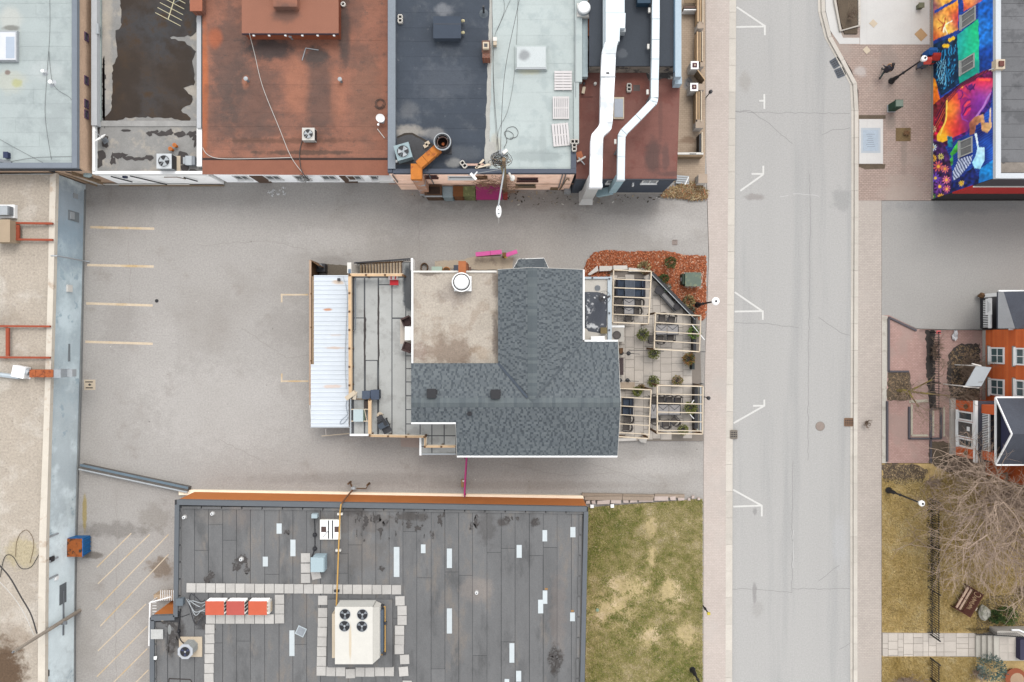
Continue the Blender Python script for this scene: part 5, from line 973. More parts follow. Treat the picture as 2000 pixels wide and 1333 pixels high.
for p, l in (((844,768),0),((968,769.5),1)):
    c = on_h(*p); b = part('roof_vent', MB().box(c.x-.25,c.x+.25,c.y-.25,c.y+.25,c.z-.1,c.z+.32), black, tH); part('vent_cap', MB().box(c.x-.29,c.x+.29,c.y-.29,c.y+.29,c.z+.32,c.z+.38), black, b); part('flange', MB().box(c.x-.33,c.x+.33,c.y-.33,c.y+.2,c.z-.12,c.z+.06), dark, b)
c = on_h(917,808); b = part('vent_pipe', MB().cyl(c,.07,c.z-.1,c.z+.35,10), black, tH); part('pipe_boot', MB().lathe(c,[(.17,c.z),(.09,c.z+.12)],12), dark, b)
# north bay
bz = 3.3; BP = [W(a,b,bz) for a,b in ((1001,529),(1013,507),(1062,505),(1072,527))]
part('bay_wall', MB().prism([(BP[0].x+.1,BP[0].y-.6),(BP[0].x+.12,BP[0].y),(BP[1].x+.1,BP[1].y-.12),(BP[2].x-.1,BP[2].y-.12),(BP[3].x-.12,BP[3].y),(BP[3].x-.1,BP[3].y-.6)],0,bz-.1), mat('bay_siding',rgb(226,206,186,.9)), tH)
apex = [Vector((BP[0].x+.35,BP[0].y-.5,bz+.75)),Vector((BP[3].x-.35,BP[3].y-.5,bz+.75))]
for pts, u in (([apex[0],apex[1],BP[2],BP[1]],(1,0,0)),([apex[0],BP[1],BP[0]],(BP[1]-BP[0])),([apex[1],BP[3],BP[2]],(BP[3]-BP[2]))):
    s, cc = shingles(pts, u, 33); n = len(pts); bb = part('bay_roof', MB().add(pts+[p-Vector((0,0,.08)) for p in pts],[tuple(range(n)),tuple(range(2*n-1,n-1,-1))]+[(i,n+i,n+(i+1)%n,(i+1)%n) for i in range(n)]), m_under, tH); part('shingles', s, m_sh, bb, cols=cc, kind='stuff')
for a, b in zip(BP, BP[1:]): part('bay_trim', MB().bar(a+Vector((0,0,-.05)),b+Vector((0,0,-.05)),.08,.1), white, tH)
# kitchen fan + rusty duct on the house
c = W(901,551,GZ+.7); t = thing('kitchen_fan','round white kitchen exhaust fan with black ring on gravel roof','exhaust fan',(c.x,c.y,GZ)); part('base', MB().box(c.x-.5,c.x+.62,c.y-.55,c.y+.4,GZ,GZ+.3), white, t); part('drum', MB().cyl(c,.52,GZ+.3,GZ+.55,28), black, t); part('dome', MB().lathe(c,[(.47,GZ+.5),(.47,GZ+.62),(.40,GZ+.72),(.2,GZ+.78)],28), white, t, smooth=False); part('outer_ring', MB().ring(c,.62,.55,GZ+.4,GZ+.58), white, t)
t = thing('wall_duct','orange-brown metal duct elbow on the north wall of the house','duct',W(904,520,3)); x0, x1 = W(897,0,5).x, W(911,0,5).x; y0 = W(0,530,GZ).y
part('duct_section', MB().box(x0,x1,y0+.02,y0+.55,3.6,GZ+.35), mat('brown_duct',rgb(190,116,72),var=.15,scale=3), t); part('duct_section', MB().box(x0+.03,x1-.03,y0+.1,y0+.75,2.0,3.59), mat('brown_duct_dark',rgb(150,84,52),var=.15,scale=3), t); part('elbow', MB().box(x0-.01,x1+.01,y0-.5,y0+.6,GZ+.355,GZ+.45), mat('brown_duct',rgb(190,116,72)), t)
# things along the north side
sheet('concrete_step', [(850,510),(900,508),(930,500),(985,503),(1003,503),(1000,527),(935,527),(850,524)], .16, mat('apron_concrete',rgb(210,194,172),var=.12,scale=1,fine=.12,c2=rgb(182,166,148),c2s=1), 'pale concrete apron along the north wall of the house', 'step')
def simple_box(name, px0, py0, px1, py1, z0, h, m, label, cat, topm=None, inset=1.0):
    c = W((px0+px1)/2,(py0+py1)/2,z0); t = thing(name,label,cat,(c.x,c.y,z0)); part('body', MB().pbox(px0+inset,py0+inset,px1-inset,py1-inset,z0,z0+h*.92,at=z0+h), m, t); part('lid', MB().pbox(px0,py0,px1,py1,z0+h*.92,z0+h), topm or m, t); return t
simple_box('utility_box',843,521,863,533,.16,1.2,pl('sage_green',134,166,140),'pale green utility box by the north wall','box',pl('sage_top',190,212,196)); simple_box('storage_bin',886,518,899,531,.16,1.0,pl('slate_bin',84,88,100),'dark slate bin beside the brown duct','bin')
c = W(872,529,.6); t = thing('round_pot','orange round tub against the north wall','tub',(c.x,c.y,.16)); part('body', MB().lathe((c.x,c.y),[(.22,.16),(.26,.6),(.28,.62)],16), pl('orange_tub',222,140,50), t); part('soil', MB().cyl(c,.24,.62,.625,16), brownwood, t)
simple_box('gas_meter',912,522,920,530,.16,.9,pl('meter_brown',120,92,80),'small brown gas meter on the north wall','meter')
c = W(828,522,.5); t = thing('garden_hose','coiled dark hose at the top of the deck stairs','hose',(c.x,c.y,.1)); 
for k in range(4): part('coil', MB().tube([(c.x+.25*math.cos(a*.5),c.y+.3*math.sin(a*.5),.15+.06*k) for a in range(14)],.04,5), brownwood if k%2 else dark, t)
t = thing('barrier_gate','bright pink barrier gate arm on a brown post north of house','barrier',W(985,497,.1)); m_pk = pl('hot_pink',238,92,176,rough=.45); c = W(985,498,.9)
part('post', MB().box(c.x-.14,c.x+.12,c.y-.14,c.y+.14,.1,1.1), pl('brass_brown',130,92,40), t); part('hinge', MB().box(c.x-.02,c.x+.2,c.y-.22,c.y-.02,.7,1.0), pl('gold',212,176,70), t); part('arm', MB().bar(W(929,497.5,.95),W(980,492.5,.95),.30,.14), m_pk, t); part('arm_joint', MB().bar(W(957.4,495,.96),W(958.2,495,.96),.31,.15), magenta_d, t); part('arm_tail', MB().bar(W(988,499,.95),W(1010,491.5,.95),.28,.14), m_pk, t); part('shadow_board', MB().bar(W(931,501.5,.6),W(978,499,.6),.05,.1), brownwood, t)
t = thing('barrier_gate','thin magenta barrier pole crossing the lane south of house','barrier',W(908,930,.1)); part('arm', MB().tube([W(911.5,888,1.05),W(908,940,1.05),W(907,968,1.05)],.055,8), magenta, t); part('lower_rail', MB().bar(W(913,890,.55),W(908.5,967,.55),.04,.09), magenta_d, t); c = W(904,943,.5); part('counterbox', MB().box(c.x-.1,c.x+.14,c.y-.28,c.y+.24,.35,.75), pl('tan_box',176,140,96), t); part('counterbox_cap', MB().box(c.x+.0,c.x+.14,c.y+.1,c.y+.24,.75,.79), offwhite, t)
for y in (892,966): q = W(909,y,.3); part('post', MB().cyl(q,.05,.1,1.05,8), magenta_d, t)

# ------------------------------------------------------------------ rear roof deck
KZ = 2.9
tK = thing('roof_deck','grey roof terrace with wooden railings behind the house','roof deck',W(745,700)); m_dk1 = mat('deck_membrane', rgb(200,201,197), var=.08, scale=.9, fine=.07, rough=.85, rnd=.05, c2=rgb(184,184,180), c2s=.7, spots=[(795,555,KZ,10,50,.95,rgb(84,88,92),.5),(800,590,KZ,12,24,.9,rgb(78,82,86),.5)])
part('wall', MB().pbox(686,541,806,850,.0,KZ-.1,at=KZ), m_hw, tK); part('wall', MB().pbox(823,826,890,887,.0,KZ-.1,at=KZ), m_hw, tK)
part('base', MB().pprism([(684,540),(786,540),(786,512),(808,512),(808,828),(891,828),(891,889),(821,889),(821,851),(684,851)], KZ-.1, KZ), pl('deck_tar',92,94,96), tK)
def dsheet(x0, y0, x1, y1): part('membrane_sheet', MB().pbox(x0+.5,y0+.5,x1-.5,y1-.5,KZ+.001,KZ+.008,at=KZ), m_dk1, tK)
for r_ in [(691,543,711,621),(691,622,711,850),(713,543,738,704),(714,705,737,774),(713,775,737,850),(740,543,765,556),(740,557,765,850),(766,543,792,621),(766,623,792,850),(793,600,808,695),(793,696,808,720),(793,721,808,746),(793,747,808,773),(793,774,808,800),(793,801,808,828),(793,829,820,850),(787,513,800,540),(801,513,807,540),(821,829,843,851),(844,829,867,851),(868,829,890,851),(821,852,843,872),(844,852,867,872),(868,852,890,872),(821,873,843,888),(844,873,890,888)]: dsheet(*r_)
for P_ in ([(711,600),(715,625),(714,690),(713,730),(711,700),(710,640)],[(738,560),(741,580),(740,640),(741,700),(739,720),(737,640)],[(739,740),(741,760),(740,790),(738,770)]): part('seam_tar', irregular(P_, KZ+.009, int(P_[0][0]), .6, 6), m_tar, tK)
part('roof_edge', MB().pbox(683,848,720,852,KZ,KZ+.12), white, tK); part('roof_edge', MB().pbox(683,780,686,847.6,KZ,KZ+.12), ltgrey, tK); part('roof_edge', MB().pbox(819,850,823,890,KZ,KZ+.1), white, tK); part('roof_edge', MB().pbox(823.4,886,890,889,KZ,KZ+.08), ltgrey, tK); part('roof_edge', MB().pbox(686.4,779,718,781,KZ,KZ+.12), oldwood, tK)
def railing(label, pts, posts, h=1.0, z=KZ, m=None, pm=None, rails=(1.0,.55), wd=.1, flat=True):
    a0 = W(*pts[0],z+h); t = thing('railing',label,'railing',(a0.x,a0.y,z))
    for a, b in zip(pts, pts[1:]):
        A, B_ = W(*a,z+h), W(*b,z+h); A.z = B_.z = z+h
        for rr in rails: part('rail', MB().bar(Vector((A.x,A.y,z+h*rr)),Vector((B_.x,B_.y,z+h*rr)),wd if rr == rails[0] else wd*.6,.05 if rr == rails[0] else .11), m or wood, t)
        d = (B_-A).normalized(); nx = Vector((-d.y,d.x,0))*.09
        if flat: part('rail', MB().bar(Vector((A.x,A.y,z+h*.93))+nx,Vector((B_.x,B_.y,z+h*.93))+nx,.05,.1), woodp, t)
    for p in posts: q = W(*p,z+h); part('post', MB().box(q.x-.06,q.x+.06,q.y-.06,q.y+.06,z,z+h-.03), pm or brownwood, t); part('post_cap', MB().box(q.x-.065,q.x+.065,q.y-.065,q.y+.065,z+h+.026,z+h+.05), pm or brownwood, t)
    return t
railing('long wooden railing between white metal roof and the deck',[(683,538),(684,770)],[(682.5,538),(682.5,573),(682.5,609),(682.5,645),(682.5,681),(682.5,717),(682.5,753)],wd=.2)
railing('short wooden railing at the top of the deck beside the stairs',[(684,537.5),(787,537.5)],[(715,537.5),(752,537.5),(787,538)],wd=.16)
railing('wooden railing beside the black grill and storage nook',[(722,782),(722,848)],[(722,781),(722,851)],wd=.2)
railing('wooden railing along the south edge of the deck',[(723,852),(829,854)],[(758,852.5),(793,853.5),(829,854)],wd=.12)
railing('short wooden railing stub linking the two southern deck railings',[(830,855),(829.5,872)],[(829.5,873)],wd=.08)
railing('wooden railing on the small landing under the house eave',[(830,873),(889,873)],[(862,873)],wd=.12)
t = thing('storage_nook','small fenced storage nook beside the white metal roof','enclosure',W(700,820,KZ))
for y in (800,823): part('crossbar', MB().bar(W(686,y,KZ+.5),W(720,y,KZ+.5),.06,.06), woodp, t)
part('box_lid', MB().pbox(690,800,709,824,KZ+.5,KZ+.62), mat('pale_teal_lid',rgb(206,222,224),var=.05), t); part('box_side', MB().pbox(709.2,801,712,823,KZ+.02,KZ+.5,at=KZ+.5), pl('green_side',120,140,120), t); part('prop_stick', MB().bar(W(712,800,KZ+.5),W(716,822,KZ+.5),.04,.04), woodp, t); part('bucket', MB().pbox(711,783,719,798,KZ+.01,KZ+.5), pl('dark_bucket',70,56,50), t)
t = thing('deck_pipes','two grey handrail pipes beside the long wooden railing','pipe rail',W(692,600,KZ)); part('pipe', MB().tube([W(691,540,KZ+.5),W(690,645,KZ+.5)],.04,6), dark, t); part('pipe', MB().tube([W(694,541,KZ+.5),W(694,645,KZ+.5),W(690,646,KZ+.5)],.04,6), grey, t)
# white corrugated roof
tM = thing('lean_to_roof','white corrugated metal lean-to roof behind the terrace','lean-to',W(645,690)); MZ = 2.5; m_mr = mat('white_corrugated', rgb(224,231,238,.48), var=.04, scale=1.2, fine=.03, rough=.4, spots=[(640,605,MZ,9,3,.9,rgb(220,150,100),.5),(660,552,MZ,14,5,.7,rgb(240,206,170),.7),(655,680,MZ,22,2.5,.7,rgb(240,206,180),.9),(650,755,MZ,24,4,.7,rgb(240,210,190),.9),(655,655,MZ,16,3,.5,rgb(240,216,200),.9)])
yy = [538+ (834-538)*k/34 for k in range(35)]
for i, (a, b) in enumerate(zip(yy, yy[1:])):
    x0 = 613 if b < 718 else 607; p, q = W(x0,a,MZ), W(681,b,MZ); y0, y1 = q.y, p.y; h = y1-y0; z = MZ
    V = []
    for x in (p.x, q.x): V += [(x,y0,z),(x,y0+h*.62,z),(x,y0+h*.72,z+.035),(x,y0+h*.88,z+.035),(x,y1,z)]
    part('roof_panel', MB().add(V,[(0,5,6,1),(1,6,7,2),(2,7,8,3),(3,8,9,4)]), m_mr, tM)
part('frame', MB().pbox(609,540,681,832,.1,MZ-.02,at=MZ), oldwood, tM); part('gutter', MB().pbox(606,834.2,684,836,MZ-.12,MZ), ltgrey, tM)
part('purlin', MB().bar(W(628,852,.9),W(684,847,.9),.06,.06), woodp, tM); part('purlin', MB().bar(W(636,838,1.6),W(637,850,.9),.06,.06), offwhite, tM)
wire('roof_cable',[(684,760),(676,790),(678,810),(668,820),(664,828),(672,826),(680,815)],MZ+.07,.018,mat('blue_grey_cable',rgb(150,160,172)),'grey-blue cable tangled at the corner of white metal roof'); wire('roof_cable',[(670,540),(678,575),(676,640),(674,700),(676,760)],MZ+.06,.016,ltgrey,'thin grey cable down the edge of white metal roof')
t = thing('vent_block','tiny dark vent block on the white metal roof','vent',W(661,546,MZ)); part('body', MB().pbox(659,544,664,549,MZ+.036,MZ+.15), pl('slate',90,98,112), t); part('cap', MB().pbox(658.6,543.6,664.4,549.4,MZ+.15,MZ+.17), dark, t)
# wooden screen fence on the left
t = thing('screen_fence','tall brown board fence along the west side of white metal roof','fence',W(610,640)); fz = 2.3
a, b = W(605,508,fz), W(605,792,fz); n = 19
for k in range(n):
    y0, y1 = a.y+(b.y-a.y)*k/n, a.y+(b.y-a.y)*(k+1)/n; part('board', MB().box(a.x,a.x+.04,y1+.006,y0-.006,.1,fz-.04), brownwood, t)
part('top_rail', MB().box(a.x-.05,a.x+.1,b.y,a.y,fz-.04,fz), mat('pinkish_wood',rgb(206,176,150),var=.1,scale=3), t)
for y in (574,640,705): q = W(0,y,fz).y; part('post', MB().box(a.x+.045,a.x+.15,q-.05,q+.05,.1,fz+.02), brownwood, t)
q = W(622,519,fz); part('return_board', MB().bar(Vector((a.x+.02,a.y,fz/2)),Vector((q.x,q.y,fz/2)),.04,fz), brownwood, t); part('corner_trim', MB().bar(Vector((a.x,b.y,fz-.02)),Vector((a.x,W(0,833,fz).y,fz-.5)),.06,.05), offwhite, t)
t = thing('wall_unit','dark grey condenser box behind the board fence','air conditioner',W(626,524)); part('body', MB().pbox(617,515,634,531,.1,.9), dark, t); part('fan', MB().cyl(W(625,520,.9),.16,.9,.92,16), grey, t); part('leg', MB().pbox(619,528,622,533,.1,.5), dark, t)
sheet('planter_patch', [(637,516),(680,519),(678,540),(636,537)], .14, mat('peppered_gravel',rgb(122,112,98),var=.1,scale=4,fine=.35,fscale=14), 'dark pebble patch beside the board fence', 'gravel')
t = thing('door_canopy','small white entry light box at the foot of the deck stairs','light box',W(682,522)); part('body', MB().pbox(678,513,686,534,.1,2.6), offwhite, t); part('panel', MB().pbox(680,526,685,534,2.6,2.63), pl('panel_blue',120,140,160), t)
# stairs
tS = thing('deck_stairs','wooden outdoor stairs climbing to the roof deck','stairs',W(745,525)); ns = 14
for k in range(ns):
    z = .3+(KZ-.3)*(k+1)/(ns+.5); x0 = 703+k*5.9; A, B_ = W(x0,515.5-k*.35,z), W(x0+4.9,535.5,z)
    part('tread', MB().box(A.x,B_.x,B_.y,A.y-.05,z-.04,z), mat('worn_tread',rgb(206,184,154),var=.15,scale=3,rnd=.12), tS); part('riser', MB().box(B_.x-.03,B_.x,B_.y+.03,A.y-.08,z-.02,z+.15), brownwood, tS)
for y in (515,536): part('stringer', MB().bar(W(701,y,.35),W(787,y-(3 if y == 515 else 0),KZ-.1),.06,.25), brownwood, tS)
part('landing', MB().pbox(690,518,703,537,.1,.3), mat('grey_planks',rgb(176,172,164),var=.15,scale=2,lines=(0,.14,.3,.1)), tS)
t = thing('stair_railing','black baluster railing along the outside of the deck stairs','railing',W(745,510)); A, B_ = W(692,514,1.1), W(801,506,KZ+1.0)
part('top_rail', MB().bar(A,B_,.1,.06), dark, t); part('bottom_rail', MB().bar(A-Vector((0,0,.8)),B_-Vector((0,0,.8)),.05,.05), dark, t)
for k in range(30): p = A.lerp(B_,(k+.5)/30); part('baluster', MB().box(p.x-.015,p.x+.015,p.y-.015,p.y+.015,p.z-.8,p.z-.03), offwhite if k > 18 else dark, t)
t = thing('deck_post','white corner post panel at the top of the deck stairs','post',W(805,515,KZ)); part('panel', MB().pbox(803,505,806,528,KZ,KZ+1.0), white, t); part('cap', MB().pbox(802.5,504.5,806.5,528.5,KZ+1.0,KZ+1.03), white, t)
# deck clutter
c = W(769,547,KZ+.5); t = thing('folding_chair','red and white folding chair on the deck by the stairs','chair',(c.x,c.y,KZ)); part('seat', MB().box(c.x-.28,c.x+.3,c.y-.35,c.y+.0,.38+KZ,KZ+.42), pl('red_seat',214,36,48), t); part('backrest', MB().box(c.x-.35,c.x+.3,c.y+.01,c.y+.25,KZ+.44,KZ+.7), pl('white_red',232,220,216), t)
for dx in (-.24,.24):
    for dy in (-.3,-.05): part('leg', MB().box(c.x+dx-.02,c.x+dx+.02,c.y+dy-.02,c.y+dy+.02,KZ,KZ+.38), ltgrey, t)
    part('stripe', MB().box(c.x+dx*.6-.04,c.x+dx*.6+.04,c.y+.02,c.y+.24,KZ+.7,KZ+.705), pl('red_seat',214,36,48), t)
simple_box('storage_bin',707,764,722.5,780,KZ+.01,.8,pl('navy_bin',70,80,98),'navy lidded bin, left of the pair on the deck','bin',pl('navy_lid',84,96,114)); simple_box('storage_bin',723.5,762,740,781,KZ+.01,.85,pl('navy_bin2',60,70,88),'navy lidded bin with white rear edge, right of the pair','bin',pl('navy_lid2',74,86,106)); 
t = thing('boxed_parasol','folded cream parasol leaning over the long railing','parasol',W(690,775,KZ)); part('canopy', MB().bar(W(676,779,KZ+1.3),W(694,766,KZ+1.4),.28,.2), cream, t); part('canopy_flap', MB().bar(W(695,766,KZ+1.35),W(692,780,KZ+1.2),.2,.16), pl('cream_light',236,222,200), t); part('pole', MB().tube([W(694,768,KZ+1.3),W(697,775,KZ)],.03,6), brownwood, t)
ang = math.radians(28); c = W(748,828,KZ+.8); t = thing('barbecue_grill','black barbecue grill with side shelves on the deck','grill',(c.x,c.y,KZ),ang)
part('firebox', MB().box(-.33,.33,-.28,.24,.55,.85), black, t, local=True); part('hood', MB().prism([(-.33,-.28),(.33,-.28),(.33,.1),(-.33,.1)],.851,1.0), pl('hood_slate',70,80,92,rough=.4), t, local=True); part('warming_rack', MB().box(.08,.3,-.2,.3,1.0,1.02), black, t, local=True); part('handle', MB().tube([(.28,-.3,.95),(.28,.28,.98)],.03,6), ltgrey, t, local=True); part('side_shelf', MB().box(-.2,.2,.25,.6,.7,.74), dark, t, local=True); part('side_shelf', MB().box(-.3,.3,-.7,-.29,.6,.64), dark, t, local=True)
for x in (-.25,.25):
    for y in (-.25,.2): part('leg', MB().box(x-.03,x+.03,y-.03,y+.03,0,.55), dark, t, local=True)
c = W(742,811,KZ+.4); t = thing('round_stool','round cream stool beside the black grill','stool',(c.x,c.y,KZ)); part('seat', MB().lathe((c.x,c.y),[(.19,KZ+.4),(.2,KZ+.45),(.17,KZ+.47)],18), cream, t); part('hub', MB().cyl(c,.05,KZ+.47,KZ+.49,10), brownwood, t)
for k in range(3): a = k*2.1; part('leg', MB().tube([(c.x+.1*math.cos(a),c.y+.1*math.sin(a),KZ+.4),(c.x+.15*math.cos(a),c.y+.15*math.sin(a),KZ)],.02,5), brownwood, t)
solo('deck_rug', MB().pbox(781.5,624,803,672,KZ+.009,KZ+.02,at=KZ), mat('cream_rug',rgb(222,210,196),var=.05,scale=3,fine=.08), 'cream rug under the white table against the house', 'rug')
t = thing('deck_table','white rectangular table against the house on the deck','table',W(797,652,KZ)); part('tabletop', MB().pbox(790.5,638,804,665,KZ+.7,KZ+.74), white, t)
for x in (793,802):
    for y in (641,662): q = W(x,y,KZ+.7); part('leg', MB().box(q.x-.025,q.x+.025,q.y-.025,q.y+.025,KZ,KZ+.7), ltgrey, t)
m_wick = mat('brown_wicker', rgb(92,72,70), var=.15, scale=6, fine=.2, fscale=30)
for (px, py, rz, l) in ((795,629,math.radians(25),'brown wicker armchair north of the white deck table'),(796,678,math.radians(160),'brown wicker armchair south of the white deck table')):
    c = W(px,py,KZ+.6); t = thing('wicker_chair',l,'chair',(c.x,c.y,KZ),rz); part('seat', MB().box(-.27,.27,-.27,.27,.3,.42), m_wick, t, local=True); part('backrest', MB().box(-.3,.3,.24,.34,.42,.85), m_wick, t, local=True)
    for s_ in (-1,1): part('arm', MB().box(s_*.3-.04,s_*.3+.04,-.27,.24,.42,.62), m_wick, t, local=True)
    for x in (-.23,.23):
        for y in (-.23,.23): part('leg', MB().box(x-.03,x+.03,y-.03,y+.03,0,.3), dark, t, local=True)
sheet('ground_slab', [(782,852),(818,853),(818,875),(783,873)], .15, mat('rose_slab',rgb(196,178,168),var=.06,fine=.1), 'pinkish concrete slab on the ground south of the deck', 'slab')
# ------------------------------------------------------------------ front patio
TZ = .20
PP = [(1190,524),(1270,527),(1364,618),(1368,690),(1374,862),(1204,862),(1204,668),(1190,668)]
m_pav = mat('patio_paver', rgb(222,212,200), var=.08, scale=1, fine=.1, rough=.9, rnd=.06, c2=rgb(208,200,190), c2s=.7)
patio = sheet('patio', PP, TZ-.02, mat('patio_joint',rgb(150,140,130),var=.1), 'stone paved patio with pergolas in front of the house', 'patio')
r = random.Random(14); tiles = []
x = 1191
ys_cols = []
while x < 1374:
    w_ = r.choice([15,18,22]); y = 525+r.uniform(-8,0)
    while y < 862:
        h = r.choice([12,16,20,26]); cx, cy = x+w_/2, y+h/2
        cor = [(x+1,y+1),(x+w_-1,y+1),(x+w_-1,y+h-1),(x+1,y+h-1)]
        if bool(inpoly(np.array([c[0] for c in cor]),np.array([c[1] for c in cor]),PP).all()): tiles.append((x,y,w_,h))
        y += h
    x += w_
tiles = tiles[:296]
for (x, y, w_, h) in tiles: part('paver', MB().pbox(x+.35,y+.35,x+w_-.35,y+h-.35,TZ-.019,TZ+r.uniform(0,.006),at=TZ), m_pav, patio)
# flat porch roof east of the house
EZ = 3.0
t = thing('porch_roof','flat porch roof with white rim and frosted dark felt beside the house','porch roof',W(1167,605)); m_frost = mat('frosted_felt', rgb(92,96,104), var=.1, scale=2, fine=.2, fscale=16, c2=rgb(226,228,230), c2s=1.6, c2lo=.56, c2hi=.64, spots=[(1166,612,EZ,15,26,.9,rgb(84,88,97),.4)])
part('wall', MB().pbox(1140,545,1192,667,0,EZ-.1,at=EZ), m_hw, t); part('deck', MB().pbox(1135,542,1195,668,EZ-.1,EZ), mat('porch_cream',rgb(218,212,202),var=.08,scale=1.5), t); part('felt', irregular([(1141,572),(1160,570),(1186,576),(1187,600),(1184,640),(1172,651),(1150,648),(1141,640)], EZ+.004, 4, 1.2, 6), m_frost, t)
for r_ in ((1140,541,1195,545),(1187,545.4,1195,668)): part('rim', MB().pbox(*r_,EZ,EZ+.14), mat('pale_blue_rim',rgb(206,216,222),var=.05), t)
for q in ((1157,543),(1190,545),(1190,579),(1190,612),(1190,645)): c = W(*q,EZ+.14); part('clip', MB().box(c.x-.05,c.x+.05,c.y-.05,c.y+.05,EZ+.14,EZ+.22), dark, t)
part('dark_mat', MB().pbox(1141,586,1144,640,EZ+.009,EZ+.06), dark, t)
c = W(1167,563,EZ); t = thing('drain_cover','round slotted metal cover on the porch roof','cover',c); part('disc', MB().cyl(c,.2,EZ,EZ+.03,18), grey, t)
for k in range(-2,3): part('slot', MB().box(c.x+k*.07-.012,c.x+k*.07+.012,c.y-.14,c.y+.14,EZ+.03,EZ+.034), dark, t)
c = W(1180,581,EZ+1.0); t = thing('pedestal_fan','black wire-guard pedestal fan standing on porch roof','fan',(c.x,c.y,EZ)); part('pole', MB().cyl(c,.03,EZ,EZ+.9,8), dark, t); part('base', MB().lathe(c,[(.25,EZ),(.22,EZ+.03),(.05,EZ+.06)],16), dark, t); part('guard', MB().ring(c,.43,.41,EZ+.98,EZ+1.0), black, t)
for k in range(8): a = k*math.pi/4; part('guard_wire', MB().bar((c.x,c.y,EZ+1.0),(c.x+.42*math.cos(a),c.y+.42*math.sin(a),EZ+.99),.012,.012), black, t)
for k in range(3): a = k*2.09; part('blade', MB().prism([(c.x+.05*math.cos(a),c.y+.05*math.sin(a)),(c.x+.33*math.cos(a-.25),c.y+.33*math.sin(a-.25)),(c.x+.33*math.cos(a+.35),c.y+.33*math.sin(a+.35))],EZ+.93,EZ+.95), dark, t)
part('hub', MB().cyl(c,.06,EZ+.9,EZ+1.02,10), white, t)
simple_box('porch_crate',1154,657,1181,668.5,EZ,.35,white,'white box on the porch roof against the shingled eave','box'); t = simple_box('wood_crate',1173,640,1186,652,EZ+.02,.3,pl('olive_crate',128,112,72),'small olive-brown crate on the porch roof','crate')
m_cb2 = mat('round_table_top', rgb(116,110,106), var=.15, scale=5, fine=.2, fscale=24)
t = thing('service_counter','pale counter ledge next to the porch roof','counter',W(1206,650)); part('body', MB().pbox(1194.5,637,1219,668,TZ,.95), mat('porch_cream',rgb(218,212,202)), t); part('ledge', MB().pbox(1194,636,1220,640,.95,1.0), white, t)
c = W(1205,655,1.05); t = thing('round_tray','dark round tray on the pale counter ledge','tray',(c.x,c.y,.95)); part('disc', MB().cyl(c,.27,.951,1.0,22), m_cb2, t); part('rim', MB().ring(c,.29,.265,.955,1.03), dark, t)
# armour stones above the pergola
m_stone = mat('armour_stone', rgb(232,226,218), var=.06, scale=2, fine=.1, rnd=.06, bump=.4, bscale=8)
for i, (P_, l) in enumerate((([(1148,536),(1167,519),(1169,529),(1152,538)],'pointed white stone at the left end of the row'),([(1171,520),(1196,520),(1196,529),(1171,530)],'flat white stone second in the row above the porch'),([(1198,519),(1225,519),(1226,526),(1198,528)],'flat white stone third in the row above the pergola'),([(1228,523),(1262,526),(1266,531),(1228,531)],'long white stone at the right end of the row'))):
    a = part; solo('armour_stone', irregular_stone(P_, .15, .5, i) if False else MB().pprism(P_, .1, .5), m_stone, l+' by the bark bed', 'stone')
for i, (P_, l) in enumerate((([(1208,857),(1242,856),(1243,861),(1207,862.5)],'long white kerb stone under the southern pergola'),([(1247,858),(1264,858),(1262,866),(1251,864)],'chunky white kerb stone beside the long one, south pergola'))): solo('armour_stone', MB().pprism(P_, .1, .45), m_stone, l, 'stone')
# pergolas
def pergola(label, c4, slats, z=2.6, hide=None):
    q = [W(a,b,z) for a,b in c4]; o = q[0]; t = thing('pergola',label,'pergola',((q[0].x+q[2].x)/2,(q[0].y+q[2].y)/2,TZ),group='patio pergolas')
    for i in range(4): a, b = q[i], q[(i+1)%4]; part('frame_beam', MB().bar(a,b,.075,.14), woodp, t)
    for s_ in slats:
        a = q[0].lerp(q[3],s_); b = q[1].lerp(q[2],s_); part('slat', MB().bar(a+Vector((0,0,.09)),b+Vector((0,0,.09)),.06,.06), woodp, t)
    for p in q: part('post', MB().box(p.x-.06,p.x+.06,p.y-.06,p.y+.06,TZ,z-.071), brownwood, t)
    for i, (a, b) in enumerate(((0,1),(1,0),(2,3),(3,2))):
        d = (q[b]-q[a]).normalized(); part('brace', MB().bar(q[a]+d*.7-Vector((0,0,.1)),Vector((q[a].x,q[a].y,z-.8))+d*.07,.07,.09), brownwood, t)
pergola('pale wooden pergola over the navy armchairs and slatted table, beside porch roof',[(1198.5,527.5),(1272,530.5),(1266.5,633),(1196.4,630)],[(545-527)/103,(562-527)/103,(579.5-527)/103,(596-527)/103,(614-527)/103])
pergola('pale wooden pergola at the tip of the diagonal planter wall',[(1279.8,612),(1368.5,617),(1366,687.5),(1277.7,682)],[.26,.51,.765])
pergola('pale wooden pergola partly under the house eave',[(1206,758.5),(1271.6,762),(1267,857),(1206,853)],[.18,.36,.54,.73,.91])
pergola('pale wooden pergola over the long dining table near the pavement',[(1283.7,753),(1372.8,755),(1372,848),(1283.7,846.5)],[.18,.37,.555,.745,.935])
